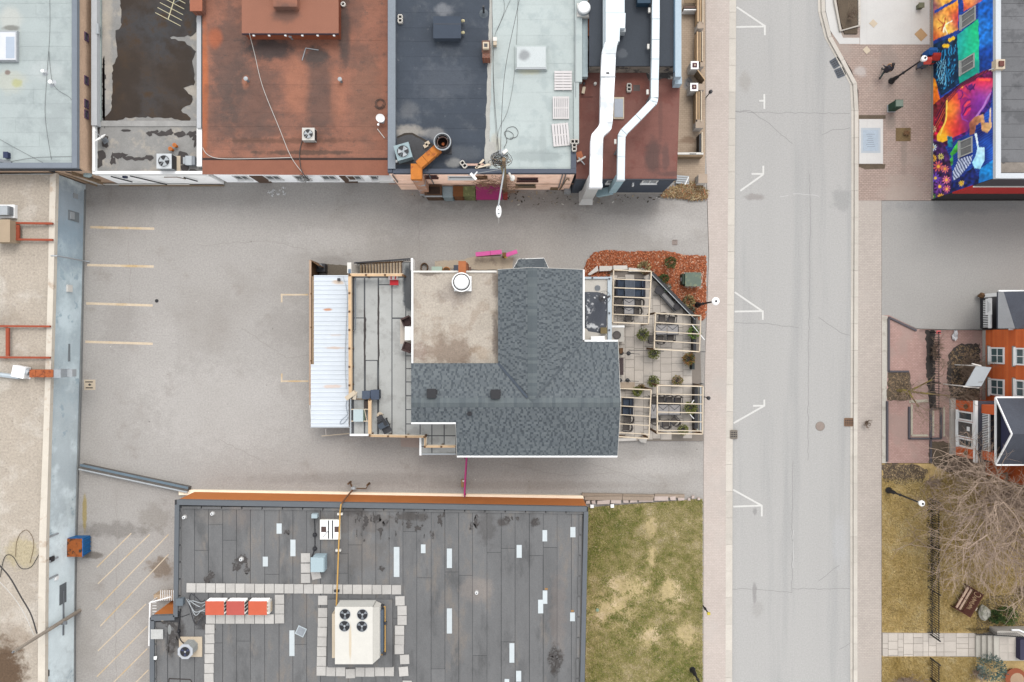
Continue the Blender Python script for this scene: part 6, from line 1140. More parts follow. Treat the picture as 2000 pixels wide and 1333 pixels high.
# furniture
m_ch = mat('chair_metal', rgb(104,98,94), var=.08, scale=6, fine=.12, fscale=30, rnd=.1); m_cush = mat('navy_cushion', rgb(74,86,104), var=.08, scale=4, fine=.08, rnd=.08); m_sofa = mat('navy_frame', rgb(44,48,60), var=.08, scale=4)
def patio_chair():
    t = thing('patio_chair','dark metal patio chair','chair',(0,0,TZ),group='dark metal patio chairs'); 
    part('seat', MB().box(-.24,.24,-.26,.22,.40,.44), m_ch, t, local=True)
    for k in range(4): part('seat_slat', MB().box(-.235,.235,-.22+k*.11,-.15+k*.11,.44,.45), m_ch, t, local=True)
    P = [(.27*math.cos(a),.20+.17*math.sin(a)) for a in [math.pi*k/8 for k in range(9)]]; mb = MB()
    for a, b in zip(P, P[1:]): mb.bar((a[0],a[1],.66),(b[0],b[1],.66),.05,.46)
    part('backrest', mb, m_ch, t, local=True)
    for s_ in (-1,1):
        part('arm', MB().bar((s_*.29,-.25,.64),(s_*.29,.2,.66),.045,.03), m_sofa, t, local=True)
        for y in (-.24,.22): part('leg', MB().tube([(s_*.26,y,.42),(s_*.29,y*1.15,0)],.017,5), m_sofa, t, local=True)
        part('arm_post', MB().tube([(s_*.28,-.24,.42),(s_*.29,-.25,.63)],.015,5), m_sofa, t, local=True)
    return t
ch0 = patio_chair(); used = False
CHAIRS = [(1208.5,588,90,'left chair of the upper dining pair, below navy armchairs'),(1247,592,-90,'right chair of the upper dining pair, below navy armchairs'),(1209,606,90,'left chair of the lower dining pair, under first pergola'),(1243,608,-90,'right chair of the lower dining pair, under first pergola'),(1228,620,180,'chair at the foot of the dining set, under first pergola'),
      (1294,621,0,'left chair above glass table by diagonal wall'),(1312.5,624,-8,'right chair above glass table by diagonal wall'),(1290,663,180,'middle chair below glass table by diagonal wall'),(1310,659,180,'right chair below glass table by diagonal wall'),(1274,662,178,'left chair below glass table by diagonal wall'),
      (1277,781,0,'first from left in the row of four, long table'),(1292,781,0,'second from left in the row of four, long table'),(1307.5,782,0,'third from left in the row of four, long table'),(1324.5,783,0,'rightmost in the row of four, long table'),(1279,820,175,'left chair below the long table'),(1300.5,828,185,'middle chair below the long table'),(1318,823,225,'askew right chair below the long table'),
      (1227,819,-90,'upper of two chairs under the eave-side pergola'),(1224,835,-90,'lower of two chairs under the eave-side pergola')]
for px, py, rz, l in CHAIRS:
    o = copy_tree(ch0) if used else ch0; used = True; c = W(px,py,TZ+.5); place(o, (c.x,c.y,TZ), math.radians(rz), 'dark metal patio chair, '+l)
def armchair(first=[None]):
    t = thing('garden_armchair','navy cushioned garden armchair','armchair',(0,0,TZ),group='navy garden armchairs'); part('base', MB().box(-.33,.33,-.33,.30,.12,.36), m_sofa, t, local=True); part('cushion', MB().box(-.25,.25,-.32,.22,.361,.47), m_cush, t, local=True); part('backrest', MB().box(-.33,.33,.22,.36,.361,.78), m_sofa, t, local=True); part('back_cushion', MB().box(-.25,.25,.13,.219,.471,.74), m_cush, t, local=True)
    for s_ in (-1,1): part('arm', MB().box(s_*.30-.045,s_*.30+.045,-.33,.219,.361,.60), m_sofa, t, local=True)
    for x in (-.28,.28):
        for y in (-.28,.26): part('leg', MB().box(x-.03,x+.03,y-.03,y+.03,0,.12), m_sofa, t, local=True)
    return t
a0 = armchair(); used = False
for px, py, rz, l in [(1213,553.5,90,'upper left seat at the slatted table'),(1212,571,92,'lower left seat at the slatted table'),(1250,554,-90,'upper right seat at the slatted table'),(1250,572,-90,'lower right seat at the slatted table'),(1227,787,-90,'upper of the pair half under the house eave'),(1226,804,-90,'lower of the pair half under the house eave')]:
    o = copy_tree(a0) if used else a0; used = True; c = W(px,py,TZ+.6); place(o, (c.x,c.y,TZ), math.radians(rz), 'navy cushioned garden armchair, '+l)
t = thing('slatted_table','slate-grey slatted table between the navy armchairs','table',W(1231,562,TZ)); 
for k in range(8): x0 = 1221+k*2.45; part('slat', MB().pbox(x0,546,x0+2.1,579.5,TZ+.68,TZ+.71), mat('slate_slat',rgb(104,112,124),var=.06,rnd=.08), t)
part('frame', MB().pbox(1222,548,1240,578,TZ+.62,TZ+.679), m_sofa, t)
for x in (1223,1239):
    for y in (549,577): q = W(x,y,TZ+.6); part('leg', MB().box(q.x-.03,q.x+.03,q.y-.03,q.y+.03,TZ,TZ+.62), m_sofa, t)
m_tg = mat('smoked_table_glass', (.16,.15,.145), var=0, fine=0, rough=.15, spec=.6)
def wire_table(px0, py0, px1, py1, label):
    c = W((px0+px1)/2,(py0+py1)/2,TZ+.7); t = thing('glass_table',label,'table',(c.x,c.y,TZ)); A, B_ = W(px0,py0,TZ+.72), W(px1,py1,TZ+.72); x0,x1,y0,y1 = A.x,B_.x,B_.y,A.y; z = TZ+.7
    n = max(1,round((x1-x0)/.75))
    for k in range(n): xa, xb = x0+(x1-x0)*k/n, x0+(x1-x0)*(k+1)/n; part('pane', MB().box(xa+.03,xb-.03,y0+.03,y1-.03,z,z+.012), m_tg, t); part('cross_brace', MB().bar((xa+.05,y1-.05,z+.02),((xa+xb)/2,(y0+y1)/2,z+.02),.03,.012), m_sofa, t); part('cross_brace', MB().bar((xb-.05,y1-.05,z+.021),((xa+xb)/2,(y0+y1)/2,z+.021),.03,.012), m_sofa, t)
    for a, b in (((x0,y0),(x1,y0)),((x1,y0),(x1,y1)),((x1,y1),(x0,y1)),((x0,y1),(x0,y0))): part('frame', MB().bar((*a,z),(*b,z),.045,.035), m_sofa, t)
    for x in (x0+.04,x1-.04):
        for y in (y0+.04,y1-.04): part('leg', MB().box(x-.02,x+.02,y-.02,y+.02,TZ,z-.02), m_sofa, t)
wire_table(1218,584,1240,600,'small smoked-glass table below the slatted one'); wire_table(1281,635,1325,654,'smoked-glass table with crossed braces by the diagonal wall'); wire_table(1284,791,1329,811,'long smoked-glass dining table in the row of four chairs'); wire_table(1219,601,1238,614,'low smoked-glass table at the lower dining pair'); wire_table(1271,790,1283,818,'narrow dark glass table joining the long dining table')
# plants in pots
m_leaf = mat('leaf', (1,1,1), var=0, fine=0, rough=.7, attr=True)
def leaves(c, rx, ry, rz, n, cols, seed, size=(.05,.12), shell=.45):
    r = random.Random(seed); mb = MB(); cc = []
    for k in range(n):
        while True:
            v = Vector((r.uniform(-1,1),r.uniform(-1,1),r.uniform(-1,1)))
            if shell < v.length < 1: break
        if r.random() < .15: v *= 1.15
        p = Vector((c[0]+v.x*rx,c[1]+v.y*ry,c[2]+v.z*rz)); d = Vector((v.x,v.y,v.z*.6+.3)).normalized(); L = r.uniform(*size); s_ = d.cross(Vector((r.uniform(-1,1),r.uniform(-1,1),r.uniform(-1,1))))
        if s_.length < 1e-3: continue
        s_ = s_.normalized()*L*.32; mb.add([p-s_*.4,p+d*L*.5-s_,p+d*L,p+d*L*.5+s_],[(0,1,2,3)]); q = r.uniform(.6,1.35); co = r.choice(cols); cc.append((*[x*q for x in co],1))
    return mb, cc
GR = [rgb(120,130,56),rgb(142,146,70),rgb(98,112,46),rgb(166,164,92)]; DG = [rgb(66,92,40),rgb(86,112,50),rgb(58,78,36)]; RD = [rgb(150,140,64),rgb(176,110,50),rgb(120,130,56),rgb(196,150,90)]; PKL = [rgb(150,140,70),rgb(206,176,150),rgb(120,126,56),rgb(190,150,110)]
def shrub(px, py, rpx, h, cols, seed, label, pot=True, z0=TZ, n=420, name='potted_shrub', cat='shrub', sz=(.06,.14)):
    c = W(px,py,z0+h*.7); t = thing(name,label,cat,(c.x,c.y,z0)); R = rpx/PX
    if pot: part('pot', MB().lathe((c.x,c.y),[(R*.5,z0),(R*.68,z0+h*.4),(R*.72,z0+h*.42)],14), dark, t); zc = z0+h*.75
    else: zc = z0+h*.5
    mb, cc = leaves((c.x,c.y,zc),R,R,h*(.42 if pot else .5),n,cols,seed,sz); part('crown', mb, m_leaf, t, cols=cc)
    part('trunk', MB().tube([(c.x,c.y,z0+.05),(c.x+.02,c.y,zc)],.03,6,.015), brownwood, t)
for a in [(1256,654,11,1.0,GR,'round yellow-green potted shrub between two pergolas'),(1277,691,10,1.0,GR,'potted green shrub at the lower left corner of middle pergola'),(1345,702,11,.9,RD,'potted shrub with orange-tinged leaves by the low dark fence'),(1276,745,10,1.0,GR,'potted green shrub above the long dining pergola'),(1323,744,9,.9,PKL,'pale pinkish potted plant above the long dining pergola'),(1244,765,8,1.0,GR,'potted green shrub at the eave-side pergola corner'),(1349,797,11,1.1,GR,'bushy yellow-green shrub at the end of the long table'),(1334,840,9,1.0,GR,'dense olive shrub near the bottom of the dining pergola'),(1355,650,11,1.1,[rgb(126,156,62),rgb(110,140,54),rgb(146,170,82)],'bright green shrub in the middle pergola against dark fence'),(1252,758,6,.6,PKL,'small straggly pale plant above the eave-side pergola')]: shrub(*a[:5], int(a[0]), a[5])
shrub(1311,512,10,1.1,DG,5,'round dark green shrub in the bark bed',pot=False,z0=.17); shrub(1298,544,8,1.0,DG,6,'dark green shrub at the diagonal wall in bark bed',pot=False,z0=.17); shrub(1302,562,8,.8,[rgb(110,130,110),rgb(140,150,140),rgb(90,110,84),rgb(220,220,216)],7,'grey-green flowering plant behind the round black pot',pot=False,z0=.17,n=260)
shrub(1345,590,10,.4,[rgb(196,170,120),rgb(170,140,90),rgb(150,150,110)],8,'dry ornamental grass in the bark bed corner',pot=False,z0=.17,n=260,sz=(.1,.25)); shrub(1258,523,10,.4,[rgb(206,186,136),rgb(180,160,110)],9,'pale dry grass tuft above the first pergola',pot=False,z0=.17,n=240,sz=(.1,.25)); shrub(1350,606,7,.4,[rgb(150,150,130),rgb(120,120,90)],11,'greyish dry tuft beside the diagonal wall end',pot=False,z0=.17,n=140,sz=(.08,.2))
# diagonal planter wall and low fence
t = thing('planter_wall','low black planter wall running diagonally round the patio','wall',W(1318,575)); A, B_ = W(1274,533,.9), W(1360,622,.9); d = (B_-A).normalized(); nx = Vector((-d.y,d.x,0))
part('wall_panel', MB().bar(Vector((A.x,A.y,.5)),Vector((B_.x,B_.y,.5)),.20,.8), black, t); part('coping', MB().bar(Vector((A.x,A.y,.92))-nx*.12,Vector((B_.x,B_.y,.92))-nx*.12,.05,.04), ltgrey, t)
part('wall_panel', MB().pbox(1354.5,622,1360,690,TZ,.9), black, t); part('wall_panel', MB().pbox(1352,693,1357,722,TZ,.9), pl('black_green',40,52,52), t)
t = thing('planter_wall','low black planter wall closing the dining pergola towards pavement','wall',W(1360,800)); part('wall_panel', MB().pbox(1357,757,1363.5,838,TZ,.9), black, t); part('coping', MB().pbox(1364,757,1366.5,846,.5,.55,at=.9), mat('grey_green_edge',rgb(190,196,184)), t); part('gutter_strip', MB().pbox(1367,756,1370,848,TZ,TZ+.1), ltgrey, t)
c = W(1309,590,.6); ang = math.atan2((W(1350,622).y-W(1287,552).y),(W(1350,622).x-W(1287,552).x)); t = thing('trough_planter','long grey trough planter along the diagonal wall','planter',(c.x,c.y,TZ),ang); part('body', MB().box(-.85,.75,-.2,.2,0,.45), black, t, local=True); part('gravel', MB().box(-.78,.68,-.13,.13,.45,.455), mat('trough_gravel',rgb(150,148,146),var=.15,scale=6,fine=.2), t, local=True); part('rim', MB().box(-.85,.75,-.25,-.2,.4,.46), dark, t, local=True)
for px, py, R, l in ((1288,567,.32,'large round black pot at the upper end of the trough'),(1322.5,599.5,.24,'smaller round black pot at the lower end of the trough')):
    c = W(px,py,.7); t = thing('round_pot',l,'pot',(c.x,c.y,TZ)); part('body', MB().lathe((c.x,c.y),[(R*.75,TZ),(R,TZ+.5),(R*1.03,TZ+.52)],22), dark, t); part('soil', MB().cyl(c,R*.9,TZ+.52,TZ+.525,22), mat('black_soil',rgb(74,72,74),var=.2,scale=8), t); part('rim', MB().ring(c,R*1.04,R*.92,TZ+.50,TZ+.56), black, t)
# patio heaters / rods / bench
for px, py, l in ((1216,690,'dark pivot base with thin rod near the house door'),(1230,691,'small dark post with crossbar beside the door'),(1213,744,'dark post with two arms by the lower house corner'),(1228,744,'dark bracket with long arm by the lower house corner')):
    c = W(px,py,TZ+.5); t = thing('rope_post',l,'post',(c.x,c.y,TZ),group='dark rope posts'); part('post', MB().cyl(c,.04,TZ,TZ+.9,8), dark, t); part('base', MB().lathe((c.x,c.y),[(.16,TZ),(.14,TZ+.03),(.05,TZ+.06)],14), dark, t); part('arm', MB().bar((c.x,c.y,TZ+.85),(c.x+.65,c.y-.03,TZ+.85),.03,.03), dark, t)
for A1, B1, l in (((1233,684.5),(1296,686.5),'thin dark rope rail below the middle pergola'),((1325,751),(1375,750.5),'thin dark rail along the top of dining pergola'),((1365,687.5),(1378,687.7),'thin dark rod sticking out past the middle pergola')):
    t = thing('rope_rail',l,'rail',W(*A1,TZ)); part('rail', MB().bar(W(*A1,TZ+.9),W(*B1,TZ+.9),.035,.04), dark, t); q = W(*A1,TZ+.9); part('post', MB().cyl(q,.025,TZ,TZ+.9,6), dark, t); q = W(*B1,TZ+.9); part('post', MB().cyl(q,.025,TZ,TZ+.9,6), dark, t)
t = thing('door_bench','dark brown slatted bench at the house door','bench',W(1213,715)); 
for k in range(3): part('slat', MB().pbox(1209.5+k*2.9,699,1212+k*2.9,733,TZ+.42,TZ+.46), mat('bench_brown',rgb(82,68,70)), t)
for y in (703,729): q = W(1213.5,y,TZ+.4); part('leg', MB().box(q.x-.15,q.x+.15,q.y-.03,q.y+.03,TZ,TZ+.42), dark, t)
simple_box('door_planter',1210,680,1217,691,TZ,.5,brownwood,'small brown square planter beside the house door','planter'); t = simple_box('wooden_deckbox',1211,747,1240,760,TZ,.5,mat('tan_deckbox',rgb(196,176,154)),'tan wooden box under the edge of eave-side pergola','box')
for A1, B1, l in (((1352,635),(1376,664),'white pole propped beside the bright green shrub'),((1348,810),(1355,818),'short white stick below the bushy shrub'),((1351,788),(1355,782),'short white stick above the bushy shrub')): solo('white_stick', MB().bar(W(*A1,TZ+1.2),W(*B1,TZ+.9),.05,.05), white, l, 'stick')
# transformer box in the bark bed
t = thing('transformer_box','green steel transformer box in the bark bed','transformer',W(1347,547)); m_tg2 = mat('transformer_green',rgb(116,130,116),var=.1,scale=2,fine=.08,c2=rgb(140,146,118),c2s=2)
part('body', MB().pbox(1340,534,1368,558,.17,1.0), mat('transformer_side',rgb(74,98,80)), t); part('lid', MB().pbox(1338.5,532.5,1369.5,559.5,1.0,1.06), m_tg2, t); q = W(1334,546,.8); part('front', MB().box(q.x-.05,q.x+.1,q.y-.35,q.y+.4,.17,.9), pl('deep_green',52,72,56), t); part('hinge', MB().box(q.x-.08,q.x-.05,q.y-.1,q.y+.15,.4,.6), ltgrey, t); part('pad', MB().pbox(1336,532,1372,562,.15,.2), conc, t)
# street lamps
def lamp_post(px, py, h, label, head=.26, arm=None, hat=white):
    c = W(px,py); t = thing('street_lamp',label,'street lamp',(c.x,c.y,.12)); part('base', MB().lathe((c.x,c.y),[(.22,.12),(.22,.25),(.15,.4),(.13,.9),(.09,1.0)],16), black, t); part('pole', MB().tube([(c.x,c.y,.9),(c.x,c.y,h-.3)],.07,10,.05), black, t); part('collar', MB().lathe((c.x,c.y),[(.09,1.6),(.11,1.65),(.09,1.7)],12), dark, t)
    hd = part('lantern', MB().lathe((c.x,c.y),[(.1,h-.3),(head*.9,h-.12),(head,h),(head*.7,h+.08)],20), hat, t, smooth=False); part('finial', MB().lathe((c.x,c.y),[(.07,h+.08),(.07,h+.13),(.02,h+.16)],12), dark, hd); return t
lamp_post(1361,596,4.6,'black street lamp with round white head by the bark bed')
lamp_post(1739,160,4.1,'black street lamp with pale head beside the painted wall',.2); lamp_post(1733,957,4.2,'black street lamp with white head at the top of dry lawn',.2); lamp_post(1351,1306,4.4,'black street lamp leaning out of frame at the lawn bottom',.22)
for px, py, h, l in ((1372,1182,1.5,'small bent yellow-topped marker post at the lawn edge'),): 
    c = W(px,py); t = thing('marker_post',l,'post',(c.x,c.y,.12)); part('post', MB().tube([(c.x,c.y,.1),(c.x,c.y,h)],.05,8), dark, t); part('cap', MB().box(c.x-.1,c.x+.1,c.y-.08,c.y+.08,h,h+.15), pl('marker_yellow',226,206,70), t); part('sleeve', MB().cyl(c,.09,.6,.8,8), black, t)
def meter(px, py, label):
    c = W(px,py); t = thing('parking_meter',label,'parking meter',(c.x,c.y,.12)); part('post', MB().cyl(c,.035,.12,1.1,8), dark, t); part('head', MB().lathe((c.x,c.y),[(.06,1.05),(.12,1.15),(.13,1.35),(.07,1.45)],12), dark, t); part('dial', MB().box(c.x-.05,c.x+.05,c.y-.14,c.y-.11,1.2,1.35), grey, t)
meter(1374,775,'dark parking meter beside the dining pergola'); meter(1378,192,'dark parking meter beside the planter fence at the top')
# ------------------------------------------------------------------ G: grey strip roof at the bottom
ZG = 3.1
tG = thing('flat_building','wide low building with grey striped roof and orange timber wall at the bottom','building',W(740,1150))
Gp = [(341,977),(1149,991),(1141,1420),(292,1420),(292,1207),(338,1207)]
m_timb = mat('orange_timber', rgb(186,112,54,.62), var=.08, scale=1.5, fine=.1, fscale=30, lines=(2,.14,.3,.09))
walls(tG, Gp, ZG, m_timb, inset=.06, zt=ZG-.05)
part('foundation', MB().prism([W(*p,ZG)[:2] for p in [(366,965),(1135,976),(1141,993),(345,979)]] if False else [W(*p,.1)[:2] for p in [(352,956),(1138,967.5),(1140,974),(352,966)]], .1, .35), mat('pale_foundation',rgb(232,214,190,.8),var=.08,scale=1.5), tG)
m_Gr = mat('grey_roll_roof', rgb(126,126,126), var=.18, scale=.8, fine=.15, fscale=14, rough=.92, rnd=.07, stretch=(1,.35,1), c2=rgb(108,108,108), c2s=.6, c2lo=.5, c2hi=.68, c3=rgb(134,128,122), c3s=.8, c3lo=.52, c3hi=.7,
   spots=[(420,1010,ZG,40,18,.5,rgb(146,140,134),.8),(700,1020,ZG,90,22,.45,rgb(112,104,98),.9),(700,1080,ZG,60,40,.35,rgb(118,110,102),.9),(930,1150,ZG,36,30,.7,rgb(150,142,136),.5),(1090,1200,ZG,18,90,.5,rgb(140,130,124),.8),(470,1000,ZG,30,40,.3,rgb(128,118,114)),(950,1030,ZG,20,40,.5,rgb(92,88,86),.9),(1085,1290,ZG,14,30,.9,rgb(70,64,60),.9),(980,1020,ZG,14,10,.7,rgb(78,70,66),.9),(1045,1022,ZG,10,10,.8,rgb(66,60,58),.9),(350,1235,ZG,14,26,.8,rgb(70,66,64),.9),(335,1260,ZG,12,26,.8,rgb(66,64,62),.9),(395,1215,ZG,14,18,.7,rgb(60,58,60),.8),(690,1000,ZG,30,10,.6,rgb(80,74,70),1),(800,1010,ZG,40,10,.6,rgb(80,72,66),1)])
part('roof', MB().pprism(Gp, ZG-.12, ZG), pl('roof_tar_joint',62,62,64), tG)
edges = [352]; rr = random.Random(5)
while edges[-1] < 1110: edges.append(edges[-1]+rr.choice([26,27,28,28,14 if rr.random() < .12 else 27]))
edges.append(1138)
for i, (a, b) in enumerate(zip(edges, edges[1:])):
    y0 = 992+ (a-352)/790*10; ks = [y0] + sorted(rr.uniform(1020,1320) for _ in range(rr.choice([0,1,1,2]))) + [1360]
    for c, d in zip(ks, ks[1:]):
        part('roof_sheet', MB().pbox(a+.45, c+.4, b-.45+rr.uniform(-.3,.3), d-.4, ZG+.001, ZG+.006*rr.uniform(.6,1.8), at=ZG), m_Gr, tG)
for a, b in ((300,327),(327.6,351)): part('roof_sheet', MB().pbox(a+.4,1216,b-.4,1360,ZG+.001,ZG+.008,at=ZG), m_Gr, tG)
m_Gc = mat('slate_coping', rgb(110,115,120), var=.06, scale=1.5, fine=.05, rough=.6)
def cop(a, b, w_, h=.22):
    part('parapet', MB().bar(W(*a,ZG+h)-Vector((0,0,.16)), W(*b,ZG+h)-Vector((0,0,.16)), w_/PX, .3), m_Gc, tG)
cop((345,982),(1146,995.5),9); cop((345,987),(342,1206),8); cop((1145,1000),(1137,1360),8); cop((340,1207.5),(294,1209),9); cop((296,1212),(296,1400),8)
for k in range(20): x = 356+k*39.5; part('coping_block', MB().pbox(x,989+k*.52,x+37,994+k*.52,ZG+.01,ZG+.09,at=ZG), m_Gr, tG)
for k in range(6): part('coping_block', MB().pbox(349.5,1000+k*33,354,1030+k*33,ZG+.01,ZG+.09,at=ZG), m_Gr, tG)
for k in range(9): part('coping_block', MB().pbox(1131-k*.8,1006+k*40,1136-k*.8,1043+k*40,ZG+.01,ZG+.09,at=ZG), m_Gr, tG)
for k in range(4): part('coping_block', MB().pbox(302,1225+k*34,306,1256+k*34,ZG+.01,ZG+.09,at=ZG), m_Gr, tG)
# tar smears
m_tar2 = mat('thin_tar', rgb(84,80,78), var=.25, scale=5, fine=.2, c2=rgb(108,106,105), c2s=4, c2lo=.5, c2hi=.6)
for i, b in enumerate([(473,1093,10,9),(462,1107,9,10),(482,1112,5,10),(412,1125,6,10),(405,1133,5,8),(412,1228,8,16),(388,1205,10,10),(333,1222,10,8),(338,1245,9,14),(333,1265,8,12),(322,1217,6,3),(560,1040,6,4),(700,1010,4,8),(715,1018,5,12),(735,1014,8,8),(752,1022,6,5),(710,1030,4,6),(800,1024,5,8),(815,1032,6,5),(860,1016,4,10),(743,1035,6,3),(745,1110,7,5),(1000,1013,3,3),(1012,1014,4,6),(1083,1280,5,16),(1090,1296,6,10),(1075,1285,4,12),(1048,1020,5,8),(988,1015,8,6),(930,1020,5,14),(920,1030,4,8)]):
    part('tar_patch', irregular([(b[0]+b[2]*math.cos(k*.7),b[1]+b[3]*math.sin(k*.7)) for k in range(9)], ZG+.013+i*.0004, 60+i, min(3.0,b[3]*.6), 1.8), m_tar2, tG)
rs_ = random.Random(77)
for i in range(46):
    if i < 34: x, y = rs_.uniform(690,870), 1000+abs(rs_.gauss(0,26)); w_, h = rs_.uniform(.8,2.4), rs_.uniform(2,9)
    else: x, y = rs_.choice([470,410,395,335,1085]), 0; x += rs_.uniform(-14,14); y = {470:1100,410:1125,395:1215,335:1250,1085:1285}[min((470,410,395,335,1085),key=lambda q_:abs(q_-x))]+rs_.uniform(-16,16); w_, h = rs_.uniform(1,3), rs_.uniform(3,8)
    part('tar_patch', irregular([(x+w_*math.cos(k*.8),y+h*math.sin(k*.8)) for k in range(8)], ZG+.0125+i*.0001, 200+i, .9, 1.6), m_tar2, tG)
# white membrane patches
PW = [(872.7,1072,882.7,1110),(872.7,1189,882.7,1238),(1009,1065,1019,1090),(1059.6,1036,1068.7,1058),(1114,1030,1124,1050),(1060,1154,1069,1180),(1051,1172,1061,1198.6),(1113.5,1197,1123,1214),(995,1257,1004.6,1295),(1008,1311,1018,1332),(985.5,1327,994.6,1350),(769,1069,780,1127.5),(822,1064,831,1081),(540,1023,550,1043),(567,1054.6,577,1087),(513,1088,523,1107),(565,1232,575,1282)]
m_pw = mat('white_patch', rgb(224,232,234), var=.05, scale=3, fine=.05, rnd=.04)
for i, q in enumerate(PW): part('membrane_patch', MB().pbox(*q,ZG+.016,ZG+.022+i*.0003), m_pw, tG)
for q in ((1064,1149,1070,1153),(1115,1192,1121,1196)): part('rust_patch', MB().pbox(*q,ZG+.016,ZG+.02), mat('tan_rust',rgb(176,136,90)), tG)
# concrete pavers on the roof: walkway
m_rp = mat('roof_paver', rgb(212,208,202), var=.08, scale=3, fine=.08, rnd=.09)
walk = thing('paver_walkway','pale square concrete pavers laid as walkways round the rooftop machines','walkway',W(600,1200,ZG))
def pv(x, y, s_=18.4, a=0): c = W(x+s_/2,y+s_/2,ZG+.06); w_ = s_/PX*(CH-ZG)/CH; part('paver', MB().rbox(c,w_*.97,w_*.97,ZG+.02,ZG+.07+rr.uniform(0,.012),a+rr.uniform(-.02,.02)), m_rp, walk)
for k in range(22): pv(364+k*19.1,1139.5+k*.18)
for k in range(3): pv(536.5,1162+k*19)
for k in range(7): pv(402+k*19.1,1200.5)
for k in range(7): pv(400.5-k*.4,1220+k*19.2,18.4,.02)
pv(621,1164); [pv(621-k*.5,1188+k*19) for k in range(7)]
for k, dy in enumerate((0,0,4,1,1,0,0)): pv(637+k*19,1303+dy,18.4,.03*((k*7)%3-1))
for x, y, a in ((772,1165,.02),(776,1184,0),(776,1203,0),(771,1222.5,0),(771,1241.5,0),(770.5,1260,.0),(781,1279.5,.05),(779,1303,.07),(786,1330,0)): pv(x,y,18.4,a)
for k in range(3): pv(587.5,1081+k*20)
pv(608,1114,18,.2); pv(628,1203) if False else None
# rooftop machines
def fan_disc(t, c, R, z, m_b=None):
    part('fan_well', MB().cyl(c,R,z,z+.004,22), black, t); part('fan_ring', MB().ring(c,R+.025,R,z,z+.025), ltgrey, t)
    for k in range(3):
        a = k*2.094+.5; part('fan_blade', MB().prism([(c[0]+R*.15*math.cos(a),c[1]+R*.15*math.sin(a)),(c[0]+R*.9*math.cos(a-.35),c[1]+R*.9*math.sin(a-.35)),(c[0]+R*.92*math.cos(a+.35),c[1]+R*.92*math.sin(a+.35))],z+.006,z+.012), m_b or grey, t)
    part('fan_hub', MB().cyl(c,R*.2,z+.006,z+.02,10), ltgrey, t)
UZ = ZG+1.5
t = thing('rooftop_unit','large white rooftop air unit with four fans on striped roof','air handler',W(690,1240,ZG)); m_uw = mat('unit_cream_white',rgb(240,236,226),var=.05,scale=1.5,fine=.04,rough=.5,spots=[(684,1255,UZ,3,40,.6,rgb(224,200,160),.3)])
part('curb', MB().pbox(640,1172,766,1304,ZG+.03,ZG+.25), m_Gr, t); part('body', MB().pbox(655,1187,727,1297,ZG+.25,UZ-.02,at=UZ), mat('unit_side',rgb(226,224,216),var=.06), t); part('lid', MB().pbox(654,1186,728,1298,UZ-.02,UZ+.03), m_uw, t)
x0 = W(728,0,UZ).x; y0, y1 = W(0,1297,UZ).y, W(0,1187,UZ).y; part('side_hood', MB().add([(x0+.01,y0,UZ),(x0+.01,y1,UZ),(x0+.35,y1-.15,UZ-.5),(x0+.35,y0+.15,UZ-.5),(x0+.01,y0,ZG+.4),(x0+.01,y1,ZG+.4),(x0+.35,y1-.15,ZG+.4),(x0+.35,y0+.15,ZG+.4)],[(0,3,2,1),(3,7,6,2),(0,4,7,3),(1,2,6,5),(4,5,6,7)]), mat('unit_side2',rgb(232,228,218),var=.06), t)
part('left_hood', MB().pbox(646,1203,653.6,1290,ZG+.3,UZ-.3,at=UZ), cream, t); part('return_duct', MB().pbox(737,1193,748,1275,ZG+.25,ZG+.7), mat('slate_duct',rgb(104,116,130)), t)
for q in ((674,1200),(708,1200.5),(673,1223),(707,1223.5)): fan_disc(t, W(*q,UZ), .34, UZ+.03)
t = thing('gas_line','yellow gas pipe snaking over the striped roof to the air unit','gas pipe',W(660,1080,ZG)); m_gas = pl('gas_yellow',226,178,96,rough=.5)
part('pipe', MB().tube([W(666,985,ZG+.35),W(664,1000,ZG+.25),W(657,1183,ZG+.3)],.05,8), m_gas, t); part('pipe', MB().tube([W(657,1184,ZG+.45),W(752,1185.5,ZG+.45),W(752,1279,ZG+.45),W(733,1280,ZG+.45)],.045,8), m_gas, t); part('riser', MB().tube([W(668,983,ZG+.4),W(676,972,2.5),W(690,956,.4)],.06,8), mat('pipe_brown',rgb(140,96,66)), t)
for q in ((664.5,1004),(661,1075),(658,1154)): part('support_block', MB().rbox(W(*q,ZG+.1),.35,.14,ZG+.02,ZG+.22,0), offwhite if q[1] < 1100 else dark, t)
for q in ((747,1184),(752,1217),(751,1276)): part('pipe_clamp', MB().rbox(W(*q,ZG+.4),.2,.2,ZG+.35,ZG+.52,0), dark, t)
q = W(690,955,.6); t = thing('gas_meter','grey gas meter with brown pipes at the foot of the timber wall','gas meter',(q.x,q.y,.1)); part('meter', MB().blob((q.x,q.y,.55),.2,.16,.2,jit=.03), ltgrey, t); part('pipe', MB().tube([(q.x-.1,q.y+.05,.5),(q.x-.25,q.y+.35,.4)],.05,6), brownwood, t); part('pipe', MB().tube([(q.x+.2,q.y,.5),(q.x+.9,q.y-.02,.5),(q.x+1.0,q.y+.3,.4)],.04,6), brownwood, t); part('bollard', MB().cyl((q.x+1.05,q.y+.3),.07,.1,.9,8), brownwood, t); part('bollard', MB().cyl((q.x-.3,q.y+.4),.07,.1,.9,8), brownwood, t)
t = thing('vent_box_unit','white slatted ventilation unit beside the yellow gas pipe','ventilator',W(644,1035,ZG)); x = [625,638.5,643,647,651,664]; part('base', MB().pbox(624.5,1015.5,664.5,1054.5,ZG+.02,ZG+.2), mat('vent_cream',rgb(232,226,212)), t); part('deck', MB().pbox(625,1016,664,1054,ZG+.2,ZG+.24), white, t)
